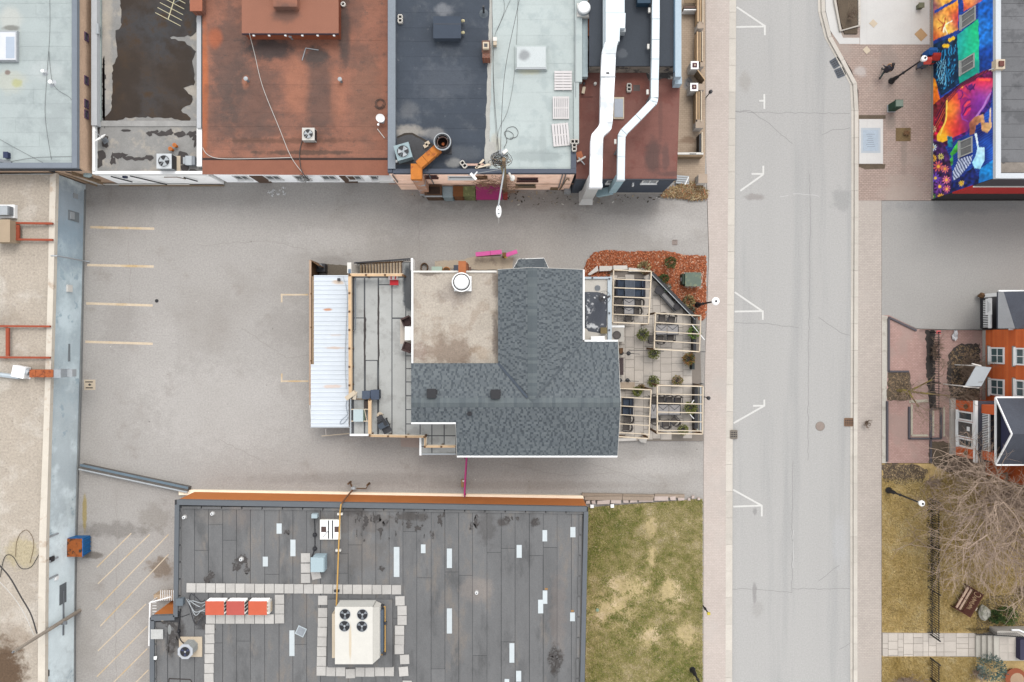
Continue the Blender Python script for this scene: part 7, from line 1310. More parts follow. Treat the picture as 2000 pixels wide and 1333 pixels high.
for a, b in ((640.5,642.8),(648.2,650.5)): part('slot', MB().pbox(a,1017,b,1053,ZG+.24,ZG+.245), black, t)
for a, b in ((627,637),(653,663)): part('opening', MB().pbox(a,1029,b,1040,ZG+.24,ZG+.246), pl('opening_brown',90,70,66), t)
part('stay', MB().bar(W(630,1050,ZG+.3),W(642,1036,ZG+.3),.03,.03), grey, t)
t = thing('conduit_run','black conduit with round supports beside the white ventilation unit','conduit',W(613,1040,ZG)); part('pipe', MB().tube([W(614,1012,ZG+.2),W(615,1040,ZG+.12),W(615,1072,ZG+.12),W(609,1088,ZG+.12)],.035,6), black, t)
for y in (1045,1072): part('support', MB().lathe(W(615,y,ZG)[:2],[(.16,ZG+.02),(.14,ZG+.1),(.05,ZG+.16)],12), black, t)
part('switch_box', MB().pbox(608,1005,619,1013,ZG+.02,ZG+.4), mat('pale_switch',rgb(190,206,212)), t)
t = thing('exhaust_box','pale blue-grey exhaust hood box by three stacked pavers','exhaust hood',W(621,1103,ZG)); part('body', MB().pbox(608,1091,634,1117,ZG+.02,ZG+.6), mat('hood_blue',rgb(176,196,204),var=.05), t); part('lid', MB().pbox(606.5,1089.5,632,1118,ZG+.6,ZG+.68), mat('hood_lid',rgb(190,210,216),var=.05), t); part('back', MB().pbox(612,1086,635,1090,ZG+.02,ZG+.55), mat('hood_blue',rgb(176,196,204)), t)
m_rb = mat('coral_red', rgb(222,104,74), var=.08, scale=3, fine=.06)
for x0, x1, c, l in ((401,437,(222,104,74),'leftmost of three coral-red condenser boxes in a row'),(442,477,(206,96,84),'middle of three coral-red condenser boxes in a row'),(485,521,(224,106,72),'rightmost of three coral-red condenser boxes in a row')):
    t = thing('red_condenser',l,'air conditioner',W((x0+x1)/2,1185,ZG),group='coral-red condensers'); part('body', MB().pbox(x0+.5,1175.5,x1-.5,1201.5,ZG+.1,ZG+.72,at=ZG+.75), mat('cream_white_case',rgb(250,246,238,.9),var=.05), t); part('top', MB().pbox(x0,1175,x1,1202,ZG+.72,ZG+.75), pl('coral%d'%x0,*c), t)
    for y in (1178,1199): part('foot', MB().pbox(x0+3,y-1,x1-3,y+1,ZG+.02,ZG+.1,at=ZG+.75), dark, t)
    for k in range(3): part('grille', MB().pbox(x1-.5,1179+k*7,x1+.4,1183+k*7,ZG+.2,ZG+.65,at=ZG+.75), cream if x0 == 485 else dark, t)
t = thing('side_cover','crumpled pale cover panel beside the rightmost red condenser','panel',W(526,1185,ZG)); part('panel', MB().pbox(522.5,1175,526,1200,ZG+.02,ZG+.5), offwhite, t); part('board', MB().pbox(526.5,1177,529,1196,ZG+.02,ZG+.3), cream, t)
t = thing('hose_bundle','tangle of pale hoses feeding the three red condensers','hoses',W(380,1185,ZG)); rr2 = random.Random(2)
for k in range(7): a = W(367+rr2.uniform(-3,3),1173+rr2.uniform(-3,6),ZG+.15); b = W(400,1172+k*4.5,ZG+.3); m1 = W(380+rr2.uniform(-8,8),1165+k*8+rr2.uniform(-6,6),ZG+.25); m2 = W(392,1170+k*6+rr2.uniform(-6,8),ZG+.28); part('hose', MB().tube(smooth_line([a,m1,m2,b]),.03,5), ltgrey if k%3 else dark, t)
simple_box('conduit_box',343,1170,357,1184,ZG+.0,.4,mat('slate_box',rgb(116,126,134)),'slate-grey junction box on the left parapet','box')
c = W(362,1273,ZG+.85); t = thing('condenser_unit','grey eight-sided condenser with dark fan on a cream pad','air conditioner',(c.x,c.y,ZG)); a = W(349,1245,ZG+.1); b = W(394,1284,ZG+.1); part('pad', MB().box(a.x,b.x,b.y,a.y,ZG+.02,ZG+.08), cream, t)
oc = [(c.x+.5*math.cos(k*math.pi/4+.39)*1.02,c.y+.5*math.sin(k*math.pi/4+.39)) for k in range(8)]; part('body', MB().prism(oc,ZG+.08,ZG+.85), mat('louvred_grey',rgb(186,188,184),var=.05,lines=(2,.09,.3,.35)), t); part('top', MB().prism([(c.x+(x-c.x)*1.04,c.y+(y-c.y)*1.04) for x,y in oc],ZG+.85,ZG+.9), mat('pale_lilac_grey',rgb(206,210,216)), t); fan_disc(t, c, .33, ZG+.9, pl('blade_navy',66,72,104)); part('line', MB().tube(smooth_line([W(347,1232,ZG+.1),W(352,1250,ZG+.15),W(360,1258,ZG+.5)]),.04,6), black, t)
t = thing('refrigerant_line','black pipe run with round feet along the left parapet','pipe',W(350,1210,ZG)); part('pipe', MB().tube([W(352,1190,ZG+.12),W(350,1212,ZG+.12),W(347,1234,ZG+.12)],.04,6), black, t)
for y in (1196,1233): part('foot', MB().lathe(W(349.5,y,ZG)[:2],[(.13,ZG+.02),(.1,ZG+.14),(.05,ZG+.2)],12), black, t)
for px, py, l in ((416,1003,'round white roof vent near the top left of striped roof'),(472,1092,'round white roof vent amid a black tar smear'),(931,1157,'round white roof vent at the middle of striped roof'),(361,1010,'little white vent with black wire at the striped roof corner')):
    c = W(px,py,ZG); t = thing('roof_vent',l,'vent',c); part('flange', MB().lathe(c,[(.16,ZG+.02),(.13,ZG+.04),(.09,ZG+.05)],18), mat('vent_flange',rgb(176,174,170)), t); part('pipe', MB().ring(c,.10,.06,ZG+.06,ZG+.22,14), white, t); part('cap', MB().cyl(c,.055,ZG+.1,ZG+.24,10), grey, t)
c = W(588,1233,ZG); solo('loose_tile', MB().rbox(c,.62,.62,ZG+.02,ZG+.07,-.45), mat('tile_frame',rgb(206,216,220)), 'tilted framed grey tile lying near white patches', 'tile')
part('tile_face', MB().rbox(c,.5,.5,ZG+.07,ZG+.075,-.45), mat('tile_face',rgb(166,172,178)), [o for o in bpy.data.objects if o.name.startswith('loose_tile')][0])
simple_box('fixed_plate',294,1230,318,1249,ZG+.14,.1,mat('mottled_plate',rgb(210,210,206),var=.15,scale=4),'mottled pale plate on the left coping of striped roof','plate'); simple_box('white_block',300,1283,305.5,1289,ZG+.14,.15,white,'tiny white cap on the left coping of striped roof','cap')
c = W(331,1230,ZG); solo('sealed_pad', MB().lathe(c,[(.14,ZG+.02),(.1,ZG+.04)],14), mat('pad_grey',rgb(160,162,160)), 'oval grey sealed pad on the left lower roof', 'pad').scale = (.9,2.4,1)
q = W(318,1211,ZG); solo('cable_gland', MB().blob((q.x,q.y,ZG+.08),.14,.07,.06,jit=.03), cream, 'small cream cable gland near the left parapet', 'fitting')
wire('roof_cable',[(319,1210),(345,1208),(370,1200)],ZG+.05,.02,black,'thin black cable from cream gland along left roof')
t = thing('tar_line_box','black outlined roof repair strip at bottom left','roof repair',W(345,1328,ZG)); part('strip', strips([(328,1345),(330,1326),(372,1328),(380,1345)],2.2,ZG+.02,MB()), m_tar, t)
# outside stair at the left
t = thing('outdoor_stair','white-railed outside stair at the left end of the timber wall','stairs',W(312,1185)); m_wd2 = mat('stair_boards',rgb(206,180,150))
part('landing', MB().pbox(300,1162,338,1172,.1,1.0), m_wd2, t)
for k in range(10): p = W(301+k*3.6,1172,1.9); part('baluster', MB().box(p.x-.02,p.x+.02,p.y-.4,p.y+.35,1.0,1.05), white, t)
part('top_rail', MB().bar(W(293,1177,2.0),W(334,1166,2.0),.08,.06), white, t); part('side_rail', MB().bar(W(293,1178,2.0),W(291,1262,2.0),.10,.06), white, t)
for k in range(14): p = W(295.5,1182+k*5.6,1.8); part('baluster', MB().box(p.x-.12,p.x+.16,p.y-.02,p.y+.02,1.4,1.44), white, t)
part('post', MB().cyl(W(293,1178,1.9)[:2],.05,.1,2.0,8), white, t)
# timber edging and stones between lane and lawn
t = thing('retaining_edge','weathered timber edging between the lane and the lawn','edging',W(1240,972)); m_old2 = mat('grey_timber',rgb(176,158,140),var=.15,scale=2,fine=.15,stretch=(.3,4,1))
for a, b in (((1137,967),(1216,968.5)),((1217,968.5),(1278,970)),((1279,969),(1337,969.5))): part('timber', MB().bar(W(*a,.3)-Vector((0,0,.08)),W(*b,.3)-Vector((0,0,.08)),.24,.2), m_old2, t)
for a, b in (((1142,974),(1215,973.5)),((1216,974),(1276,974.5))): part('timber', MB().bar(W(*a,.45)-Vector((0,0,.12)),W(*b,.45)-Vector((0,0,.12)),.26,.26), m_old2, t)
ST = [(1143,978,1153,985),(1155,977.5,1164,985.5),(1165,977,1192,986),(1193,976,1214,984.5),(1216,975,1228,983.5),(1230,975.5,1246,983),(1247,975,1276,981.5),(1278,970,1306,979),(1308,969,1320,978),(1323,969.5,1337,978.5),(1350,968.5,1358,975),(1362,972,1369,978),(1343,973,1349,979)]
tn = ['first','second','third','fourth','fifth','sixth','seventh','eighth','ninth','tenth','eleventh','thirteenth','twelfth']
for i, q in enumerate(ST):
    x0,y0,x1,y1 = q; r3 = random.Random(i); P_ = [(x0+r3.uniform(0,2),y0+r3.uniform(0,2)),(x1-r3.uniform(0,2),y0+r3.uniform(0,1.5)),(x1-r3.uniform(0,2),y1-r3.uniform(0,1.5)),(x0+r3.uniform(0,2),y1-r3.uniform(0,1))]
    solo('edge_stone', MB().pprism(P_,.1,.5-.02*i), mat('rose_stone',rgb(214,196,186),var=.12,scale=2.5,fine=.1,rnd=.1), 'pinkish edging stone, %s from the timber wall, above the green lawn'%tn[i], 'stone', group='lawn edging stones')
for q, l in (((1156.5,989.5),'small white cube beside the corner of striped roof'),((1196,989),'small white cube further along the lawn edge')): c = W(*q,.4); solo('white_cube', MB().rbox(c,.24,.24,.16,.4,.05), white, l, 'block')
c = W(1166,1190); solo('valve_lid', MB().lathe((c.x,c.y),[(.13,.16),(.12,.23),(.05,.25)],14), pl('pale_green_lid',150,176,150), 'small pale green valve lid in the lawn', 'lid')
# ------------------------------------------------------------------ patio strip at the top beside the pavement
sheet('side_patio', [(1318,-80),(1378,-80),(1378,300),(1376,360),(1312,356),(1318,300),(1326,200),(1328,150)], .118, mat('tan_patio',rgb(206,184,160),var=.1,scale=.8,fine=.1,brick=dict(w=.3,h=.15,m=.01,c2=rgb(198,176,152),mc=rgb(180,158,136)),spots=[(1345,165,.1,12,16,.8,rgb(150,150,152),.7),(1345,275,.1,24,8,.7,rgb(150,122,100),.8),(1355,300,.1,14,14,.4,rgb(150,128,108),.8)]), 'tan brick side patio between the ducts and the pavement', 'patio')
def plank_run(label, x, y0, y1, h=1.0, wide=9):
    t = thing('plank_fence',label,'fence',W(x,(y0+y1)/2,.12)); a, b = W(x,y0,h), W(x,y1,h)
    for k in range(3): dx = m_(wide)*(k/3); part('plank', MB().box(a.x+dx+.01,a.x+dx+m_(wide)/3-.01,b.y,a.y,.12+.1*(2-k),h-.15*(2-k)*0-.05*k), wood if k%2 == 0 else oldwood, t)
    part('cap_rail', MB().box(a.x+m_(wide)+.02,a.x+m_(wide)+.08,b.y,a.y,.12,h+.05), woodp, t); part('dark_board', MB().box(a.x+m_(wide)+.09,a.x+m_(wide)+.16,b.y,a.y,.12,h*.7), brownwood, t)
plank_run('wooden bench fence, upper run beside the pavement at the top',1362,-60,45); plank_run('wooden bench fence, second run between two white planters',1361,62,120); plank_run('wooden bench fence, lower run below the gate',1359,178,238)
def post_box(px, py, label, h=1.2, s_=14, inside=True):
    c = W(px,py,h); t = thing('square_planter',label,'planter',(c.x,c.y,.12)); w_ = s_/PX; part('body', MB().box(c.x-w_/2,c.x+w_/2,c.y-w_/2,c.y+w_/2,.12,h-.02), mat('planter_side',rgb(206,200,192,.6)), t)
    part('rim', MB().ring((c.x,c.y),w_*.70,w_*.42,h-.02,h+.02,4) if False else MB().box(c.x-w_/2-.02,c.x+w_/2+.02,c.y-w_/2-.02,c.y+w_/2+.02,h-.02,h), white if inside else mat('stone_cap',rgb(196,176,156)), t)
    if inside: part('soil', MB().box(c.x-w_*.32,c.x+w_*.32,c.y-w_*.32,c.y+w_*.32,h,h+.006), pl('plum_soil',98,48,62), t); part('stub', MB().box(c.x-.05,c.x+.04,c.y-.08,c.y+.04,h+.006,h+.08), cream, t)
post_box(1357,127.5,'white square planter with plum soil, upper one by the gate'); post_box(1356,170,'white square planter with plum soil, lower one by the gate'); post_box(1369,49,'stone-capped post at the top of the fence run',1.0,12,False); post_box(1372,126,'slim white post beside the upper square planter',1.0,7,False); post_box(1370,170,'stone-capped post right of the lower square planter',1.0,11,False); post_box(1367,242,'stone-capped post at the bottom of lower fence run',1.0,15,False); post_box(1373,349,'cream stone pillar beside the weedy corner bed',1.1,16,False)
t = thing('wooden_gate','open wooden gate leaf between the two white planters','gate',W(1367,150,.12)); A, B_ = W(1360,141,.8), W(1374,160,.8)
for k in range(4): a, b = A.lerp(B_,k/4+.01), A.lerp(B_,(k+1)/4-.01); part('plank', MB().bar(Vector((a.x,a.y,.65)),Vector((b.x,b.y,.65)),.05,1.0), oldwood, t)
part('top_rail', MB().bar(Vector((A.x,A.y,1.17)),Vector((B_.x,B_.y,1.17)),.07,.05), wood, t)
t = thing('glass_screen','dark glazed screen panel at the lower end of the side patio','screen',W(1371,275,.12)); part('panel', MB().pbox(1366,262,1370,297,.15,.9), black, t); part('frame', MB().pbox(1370.3,258,1373,298,.12,.95), woodp, t)
t = thing('end_wall','low pale wall closing the bottom of the side patio','wall',W(1348,302,.12)); part('wall_body', MB().pbox(1324,299,1373,306,.12,.85), oldwood, t); part('coping', MB().pbox(1323,298,1374,302,.85,.9), offwhite, t); part('vent', MB().pbox(1347,300,1360,301.5,.9,.905), dark, t)
t = thing('top_bench','white-framed bench at the very top of the side patio','bench',W(1352,5,.12)); part('seat', MB().pbox(1337,-4,1362,6,.5,.56), oldwood, t); part('back', MB().pbox(1336,12,1364,16,.12,.7), pl('brown_panel',112,84,70), t); part('rail', MB().pbox(1336,18,1362,20,.12,.75), white, t); part('side', MB().bar(W(1361,18,.7),W(1368,-5,.7),.06,.06), white, t)
t = thing('metal_ramp','ribbed pale metal ramp beside the weedy corner bed','ramp',W(1333,351,.12))
for k in range(4): part('rib', MB().bar(W(1320,344+k*4.2,.3),W(1346,346+k*4.2,.3),.12,.05), ltgrey, t)
part('edge', MB().bar(W(1345,346,.33),W(1338,361,.33),.06,.05), white, t)
# corner chips already there; hose coil
for k in range(1): wire('garden_hose',[(1341,158),(1346,152),(1350,160),(1347,168),(1341,166),(1343,158),(1349,163)],.16,.02,grey,'grey hose coil on the side patio between planters',cat='hose')

# ------------------------------------------------------------------ mural building
ZM = 6.5; XM = 819/27.0; YS = (666.5-390)/27.0; YN = 27.5
tMu = thing('mural_building','two-storey building with a bright painted mural wall and grey felt roof','building',(XM+3,18,0))
part('wall', MB().box(XM+.02,XM+14,YS+.02,YN,0,ZM-.1), mat('mural_side_wall',rgb(96,90,88,.7)), tMu)
nu, nv = 330, 132
u = np.linspace(YS, YN, nu); v = np.linspace(0, ZM, nv); U, V_ = np.meshgrid(u, v, indexing='ij')
kk = CH/(CH-V_)*PX; CX = (1000+XM*kk-1800)*3.333; CY = (666.5-U*kk)*3.333          # mural design coordinates
rs = np.random.RandomState(5)
def N2(sc, seed): return smooth_noise(CX*.02*sc, CY*.02*sc, seed, 1.0)
CYs = CY; CX = CX+N2(2.2,1)*1.6; CY = CY+N2(2.0,2)*1.6
img = np.zeros((nu,nv,3)); srgb = lambda *c: np.array(c, float)
img[:] = srgb(22,58,140); n1 = N2(1.3,3)[...,None]; n2 = N2(4,4)[...,None]
stroke = np.sin((CX*.55+CY*1.1)*.35+N2(2,9)*2)[...,None]
img += n1*srgb(6,22,34)+stroke*srgb(4,12,20)
def fill(P, c, soft=None, tex=0, seed=1):
    m = inpoly(CX, CY, P)
    col = c if callable(c) else (lambda x, y: np.ones(x.shape+(3,))*srgb(*c))
    cc = col(CX[m], CY[m]);
    if tex: cc = cc*(1+tex*(N2(5,seed)[m])[:,None])
    img[m] = cc
def grad(stops):       # stops: list of (x,y,(r,g,b)) inverse-distance blend
    def f(x, y):
        w_ = np.stack([np.exp(-((x-a)**2+(y-b)**2)/(2*42.0**2))+1e-5/(1+((x-a)**2+(y-b)**2)/2000) for a,b,_ in stops],-1); w_ /= w_.sum(-1,keepdims=True); return w_@np.array([c for *_,c in stops],float)
    return f
fill([(365,-60),(490,-60),(490,480),(380,470)], grad([(470,60,(10,90,180)),(400,200,(24,110,196)),(460,400,(14,70,160)),(400,440,(10,50,120))]), tex=.18)
fill([(55,-120),(250,-120),(250,20),(240,200),(85,265),(55,250)], grad([(150,160,(255,226,120)),(200,40,(250,150,40)),(110,120,(250,170,50)),(95,240,(200,70,40)),(235,120,(190,40,60)),(70,60,(90,30,110)),(140,0,(250,200,80)),(160,215,(252,190,70))]), tex=.16, seed=6)
fill([(262,-120),(420,-120),(395,5),(275,75)], grad([(320,0,(250,170,60)),(280,60,(220,70,60)),(390,0,(120,40,120)),(330,-60,(255,210,110))]), tex=.16)
for P in ([(85,70),(240,-20),(240,0),(85,90)],[(240,-120),(263,-120),(258,240),(238,235)],[(85,262),(238,196),(240,220),(85,285)]): fill(P,(20,60,140),tex=.2)
for k in range(9):                                            # branching tree in the orange panel
    a = rs.uniform(0,6.28); x0, y0 = 150,165; x1, y1 = x0+rs.uniform(40,80)*math.cos(a), y0+rs.uniform(40,70)*math.sin(a); d = np.abs((CX-x0)*(y1-y0)-(CY-y0)*(x1-x0))/math.hypot(x1-x0,y1-y0); s_ = ((CX-x0)*(x1-x0)+(CY-y0)*(y1-y0))/((x1-x0)**2+(y1-y0)**2); m = (d < 3.5)&(s_ > 0)&(s_ < 1)&inpoly(CX,CY,[(90,90),(238,25),(235,200),(88,262)]); img[m] = srgb(255,246,210) if k%2 else srgb(190,70,40)
fill([(85,285),(235,228),(248,545),(130,625),(62,500),(62,300)], (8,44,74), tex=.3)
st = (np.sin(CX*.33+N2(3,11)*3) > .35)&inpoly(CX,CY,[(95,330),(225,280),(225,520),(140,590),(95,520)])&(N2(3,12) > -.2); img[st] = srgb(40,140,190); st2 = (np.sin(CX*.5+1+N2(3,14)*3) > .75)&inpoly(CX,CY,[(95,400),(160,380),(160,560),(110,540)]); img[st2] = srgb(150,214,236)
for x, y in ((150,300),(168,300),(205,250),(185,262)): m = (CX-x)**2+(CY-y)**2 < 180; img[m] = srgb(246,196,40)
fill([(232,228),(370,122),(378,482),(246,545)], grad([(300,250,(24,196,140)),(250,500,(16,150,130)),(360,200,(20,186,120)),(245,240,(30,150,170))]), tex=.06)
fill([(56,488),(90,520),(124,655),(80,690),(56,640)], grad([(75,520,(250,150,30)),(110,640,(230,110,30))]), tex=.15)
fill([(475,445),(395,462),(250,545),(110,655),(60,700),(60,1000),(200,930),(320,860),(445,700),(478,560)], grad([(440,470,(90,20,70)),(260,560,(50,16,60)),(110,720,(110,30,40)),(75,850,(170,20,50)),(110,970,(80,20,70)),(300,850,(70,30,110)),(440,660,(60,30,120))]), tex=.35, seed=8)
fill([(462,508),(370,508),(300,545),(235,575),(165,640),(158,790),(100,880),(98,948),(205,898),(300,852),(440,655),(466,560)], grad([(120,890,(250,190,40)),(175,700,(252,160,50)),(190,800,(250,110,40)),(230,640,(240,80,50)),(240,840,(200,30,60)),(290,760,(150,30,110)),(340,680,(110,36,140)),(400,540,(236,50,70)),(440,520,(226,40,80)),(380,620,(130,50,160)),(300,620,(190,40,100)),(330,820,(80,40,130)),(450,600,(170,90,170))]), tex=.07)
fill([(250,650),(285,630),(320,650),(318,740),(285,770),(262,760)], grad([(290,700,(214,30,80)),(265,740,(120,40,150)),(315,650,(120,30,120))])); fill([(232,590),(262,580),(262,630),(240,640)], grad([(245,600,(150,40,130)),(255,620,(220,60,80))])); fill([(300,560),(330,545),(345,585),(310,590)],(90,30,110)); fill([(250,552),(275,548),(270,570),(250,575)],(255,170,60))
fill([(405,505),(380,520),(330,600),(325,690),(340,690),(345,610),(400,530)],(250,90,90)) if False else None
def stroke_(P, w_, c, fade=0):
    for (x0,y0),(x1,y1) in zip(P, P[1:]):
        L2 = (x1-x0)**2+(y1-y0)**2; s_ = np.clip(((CX-x0)*(x1-x0)+(CY-y0)*(y1-y0))/L2,0,1); d = np.hypot(CX-(x0+s_*(x1-x0)), CY-(y0+s_*(y1-y0))); a_ = np.clip((w_-d)/2.5+.5,0,1)[...,None]; img[:] = img*(1-a_)+srgb(*c)*a_
for k in range(9): o_ = k*9; stroke_([(470,452+o_*.25),(395,470+o_*.5),(255,552+o_*.6),(150,655+o_*1.4),(90,760+o_*1.5)],2.2,[(120,30,60),(40,14,50),(150,40,40),(70,16,60)][k%4]) if k < 4 else stroke_([(150,660+o_),(110,740+o_),(75,800+o_*1.2)],2.5,[(170,50,40),(60,16,50),(200,80,50)][k%3])
stroke_([(288,560),(300,580),(318,586),(338,572),(348,548)],4,(70,16,90)); stroke_([(318,586),(316,600)],2,(60,14,80)); stroke_([(338,572),(346,588)],2,(60,14,80)); stroke_([(298,545),(330,530),(352,520)],4,(110,20,60))
stroke_([(228,600),(240,585),(262,592),(268,620),(258,640),(240,645)],4,(110,24,110)); stroke_([(262,592),(285,612),(322,640)],3,(150,40,130))
stroke_([(262,745),(272,690),(300,650),(322,648)],5,(120,24,110)); stroke_([(270,750),(292,705),(318,690)],4,(90,16,90)); stroke_([(284,690),(300,668),(312,664)],7,(236,70,90)); stroke_([(284,748),(300,722),(314,712)],7,(226,50,90)); stroke_([(262,745),(268,775),(300,790)],4,(140,60,160))
stroke_([(330,800),(400,700),(448,610)],6,(180,120,200)); stroke_([(165,660),(160,780),(120,880)],5,(255,214,90)); stroke_([(380,520),(440,520)],8,(250,90,70))
fill([(310,800),(350,760),(405,745),(412,800),(440,800),(445,700),(455,705),(455,830),(430,868),(395,850),(385,800),(355,815),(345,870),(315,880)], grad([(330,820,(130,70,60)),(400,770,(196,130,70)),(430,840,(214,170,110)),(450,740,(230,220,220))]), tex=.15)
fill([(345,870),(360,868),(375,960),(410,960),(412,1040),(385,1100),(345,1095),(330,1060),(350,1020),(365,960)], grad([(395,1000,(190,232,246)),(350,1070,(150,210,236)),(352,890,(220,236,244))]), tex=.05)
fill([(238,1040),(332,1008),(325,1060),(240,1160),(205,1190),(205,1120)], (70,80,120)); m = inpoly(CX,CY,[(238,1040),(332,1008),(325,1060),(240,1160),(205,1190),(205,1120)])&(np.sin((CX*.9-CY*.5)*.35+N2(2,15)) > .1); img[m] = srgb(196,206,226)
fill([(185,1000),(245,915),(262,920),(235,985),(195,1020)],(60,160,60),tex=.2); fill([(180,1040),(205,1015),(205,1070),(182,1085)],(60,150,70),tex=.2); fill([(165,885),(200,890),(205,960),(175,960)],(20,120,140),tex=.3)
fill([(380,1100),(470,1040),(470,1175),(370,1215)], grad([(440,1100,(20,130,200)),(390,1190,(16,100,170))]), tex=.15); fill([(280,1130),(340,1090),(375,1160),(365,1205),(260,1240),(180,1270),(190,1190)], (16,30,90), tex=.4)
def flower(x, y, R, c, cen, n=9):
    a = np.arctan2(CY-y, CX-x); d = np.hypot(CX-x, CY-y); m = d < R*(.72+.28*np.cos(a*n)); img[m] = srgb(*c)*(0.75+.35*(d[m]/R))[:,None]; img[d < R*.28] = srgb(*cen)
fill([(56,900),(140,930),(180,1010),(200,1120),(190,1250),(120,1310),(56,1320)], (60,30,80), tex=.4)
for f in ((75,960,26,(206,226,226),(230,180,60)),(78,1030,24,(236,176,40),(120,60,30)),(128,1020,22,(220,206,110),(60,60,40)),(110,1085,36,(214,96,96),(246,186,60)),(152,1100,28,(226,120,110),(240,170,60)),(90,1160,34,(110,70,190),(240,200,60)),(120,1215,40,(120,60,150),(244,190,40)),(160,1170,28,(230,120,140),(240,180,60)),(165,1230,26,(226,110,130),(246,190,70)),(75,1280,22,(50,120,60),(200,180,60)),(125,1280,22,(240,180,40),(140,70,20)),(260,1195,20,(236,196,60),(200,140,40)),(75,840,24,(226,190,150),(190,60,50)),(90,780,16,(150,20,60),(220,60,60))): flower(*f)
img = np.clip(img*(1+n2*.05), 0, 255)
lin_ = np.where(img/255 <= .04045, img/255/12.92, ((img/255+.055)/1.055)**2.4); lin_ = np.clip(lin_*.9, 0, .86)
me = bpy.data.meshes.new('mural'); ID = np.arange(nu*nv).reshape(nu,nv)
co = np.stack([np.full(U.shape, XM), U, V_], -1).reshape(-1,3)
q = np.stack([ID[:-1,:-1],ID[:-1,1:],ID[1:,1:],ID[1:,:-1]],-1).reshape(-1,4)
me.from_pydata(co.tolist(), [], q.tolist()); at = me.attributes.new('tint','FLOAT_COLOR','POINT'); at.data.foreach_set('color', np.hstack([lin_.reshape(-1,3),np.ones((nu*nv,1))]).astype(np.float32).reshape(-1))
me.materials.append(mat('mural_paint',(1,1,1),var=.04,scale=3,fine=.06,rough=.75,attr=True)); o = bpy.data.objects.new('mural',me); COL.objects.link(o); o.parent = tMu; o.location = -WL[tMu]; o['label'] = 'colourful mural of a face with flowers, leaves and a tree'
for y0, y1, z0, z1 in ((21.0,21.95,3.36,4.77),(17.95,18.9,3.3,4.65),(12.42,13.5,3.2,4.45)): window(tMu,(XM,y1),(XM,y0),z0,z1,(-1,0),fm=mat('grey_frame',rgb(150,150,146,.9)),gm=mat('dim_pane',rgb(104,106,106,.8),var=.3,scale=1.5,rough=.3),mull=(1,0),d=.06)
part('wall_ledge', MB().box(XM-.06,XM-.005,YS,YN,.1,.25), mat('ledge_grey',rgb(170,164,156)), tMu)
m_Mr = mat('grey_felt_strip', rgb(122,122,124), var=.12, scale=1, fine=.12, rnd=.08, c2=rgb(104,104,106), c2s=.8)
xm = XM+.3
part('roof', MB().box(XM+.3,XM+14,YS+.3,YN,ZM-.15,ZM-.02), mat('felt_base',rgb(80,80,82)), tMu)
y = YS+1.0; r = random.Random(4)
while y < YN: h = r.uniform(.75,.95); part('roof_sheet', MB().box(XM+.32,XM+9,y+.012,y+h-.012,ZM-.02,ZM-.012), m_Mr, tMu); y += h
part('roof_sheet', MB().box(XM+.32,XM+9,YS+.35,YS+.99,ZM-.02,ZM-.01), mat('weathered_end',rgb(150,140,130),var=.3,scale=2,c2=rgb(80,78,78),c2s=1), tMu)
part('parapet', MB().box(XM-.04,XM+.29,YS-.04,YN,ZM-.1,ZM+.15), mat('white_mural_coping',rgb(226,230,234),var=.04), tMu); part('parapet', MB().box(XM+.295,XM+14,YS-.04,YS+.28,ZM-.1,ZM+.12), mat('white_mural_coping',rgb(226,230,234)), tMu)
ys = YS; part('fascia_board', MB().box(XM,XM+14,ys-.05,ys+.019,4.5,ZM-.12), mat('dark_fascia2',rgb(70,66,70,.6)), tMu); part('fascia_board', MB().box(XM-.01,XM+14,ys-.10,ys+.018,2.4,4.49), pl('sign_red',214,48,44,), tMu); part('shopfront', MB().box(XM+.01,XM+14,ys-.03,ys+.017,.1,2.39), pl('shop_black',50,46,50), tMu)
part('fascia_strip', MB().box(XM-.02,XM+14,ys-.14,ys-.06,4.5,4.56), offwhite, tMu)
c = W(1957,124,ZM+.5); t = thing('roof_vent','tan box vent on the grey felt roof behind the mural parapet','vent',(c.x,c.y,ZM)); part('body', MB().box(c.x-.28,c.x+.28,c.y-.3,c.y+.3,ZM-.01,ZM+.4), cream, t); part('cap', MB().box(c.x-.14,c.x+.16,c.y-.16,c.y+.16,ZM+.4,ZM+.5), pl('maroon_cap',110,56,44), t); part('conduit', MB().tube([(c.x-.28,c.y-.2,ZM+.2),(c.x-.6,c.y-.3,ZM+.2)],.03,6), ltgrey, t)
# newspaper boxes, bin, tree pit, boards on the plaza
def newsbox(px, py, m1, m2, label):
    c = W(px,py); t = thing('newspaper_box',label,'newspaper box',(c.x,c.y,.12)); part('cabinet', MB().box(c.x-.25,c.x+.25,c.y-.22,c.y+.22,.35,1.1), m1, t); part('top', MB().add([(c.x-.26,c.y-.23,1.1),(c.x+.26,c.y-.23,1.1),(c.x+.26,c.y+.23,1.1),(c.x-.26,c.y+.23,1.1),(c.x-.26,c.y+.05,1.28),(c.x+.26,c.y+.05,1.28),(c.x+.26,c.y+.23,1.28),(c.x-.26,c.y+.23,1.28)],[(4,5,6,7),(0,1,5,4),(1,2,6,5),(2,3,7,6),(3,0,4,7)]), m2, t); part('window', MB().box(c.x-.2,c.x+.2,c.y-.235,c.y-.22,.6,1.0), glass, t)
    for x in (-.2,.2):
        for y in (-.17,.17): part('leg', MB().box(c.x+x-.03,c.x+x+.03,c.y+y-.03,c.y+y+.03,.12,.35), dark, t)
newsbox(1793,132,pl('slate_blue_box',86,100,124,),pl('coral_red_box',238,92,76),'coral-topped newspaper box with slate sides under the street lamp'); newsbox(1803,114,pl('blue_box',24,96,170),pl('blue_box_top',40,110,190),'bright blue newspaper box against the mural wall'); newsbox(1810,124,pl('red_box',214,60,48),pl('red_box',214,60,48),'red newspaper box wedged beside the blue one')
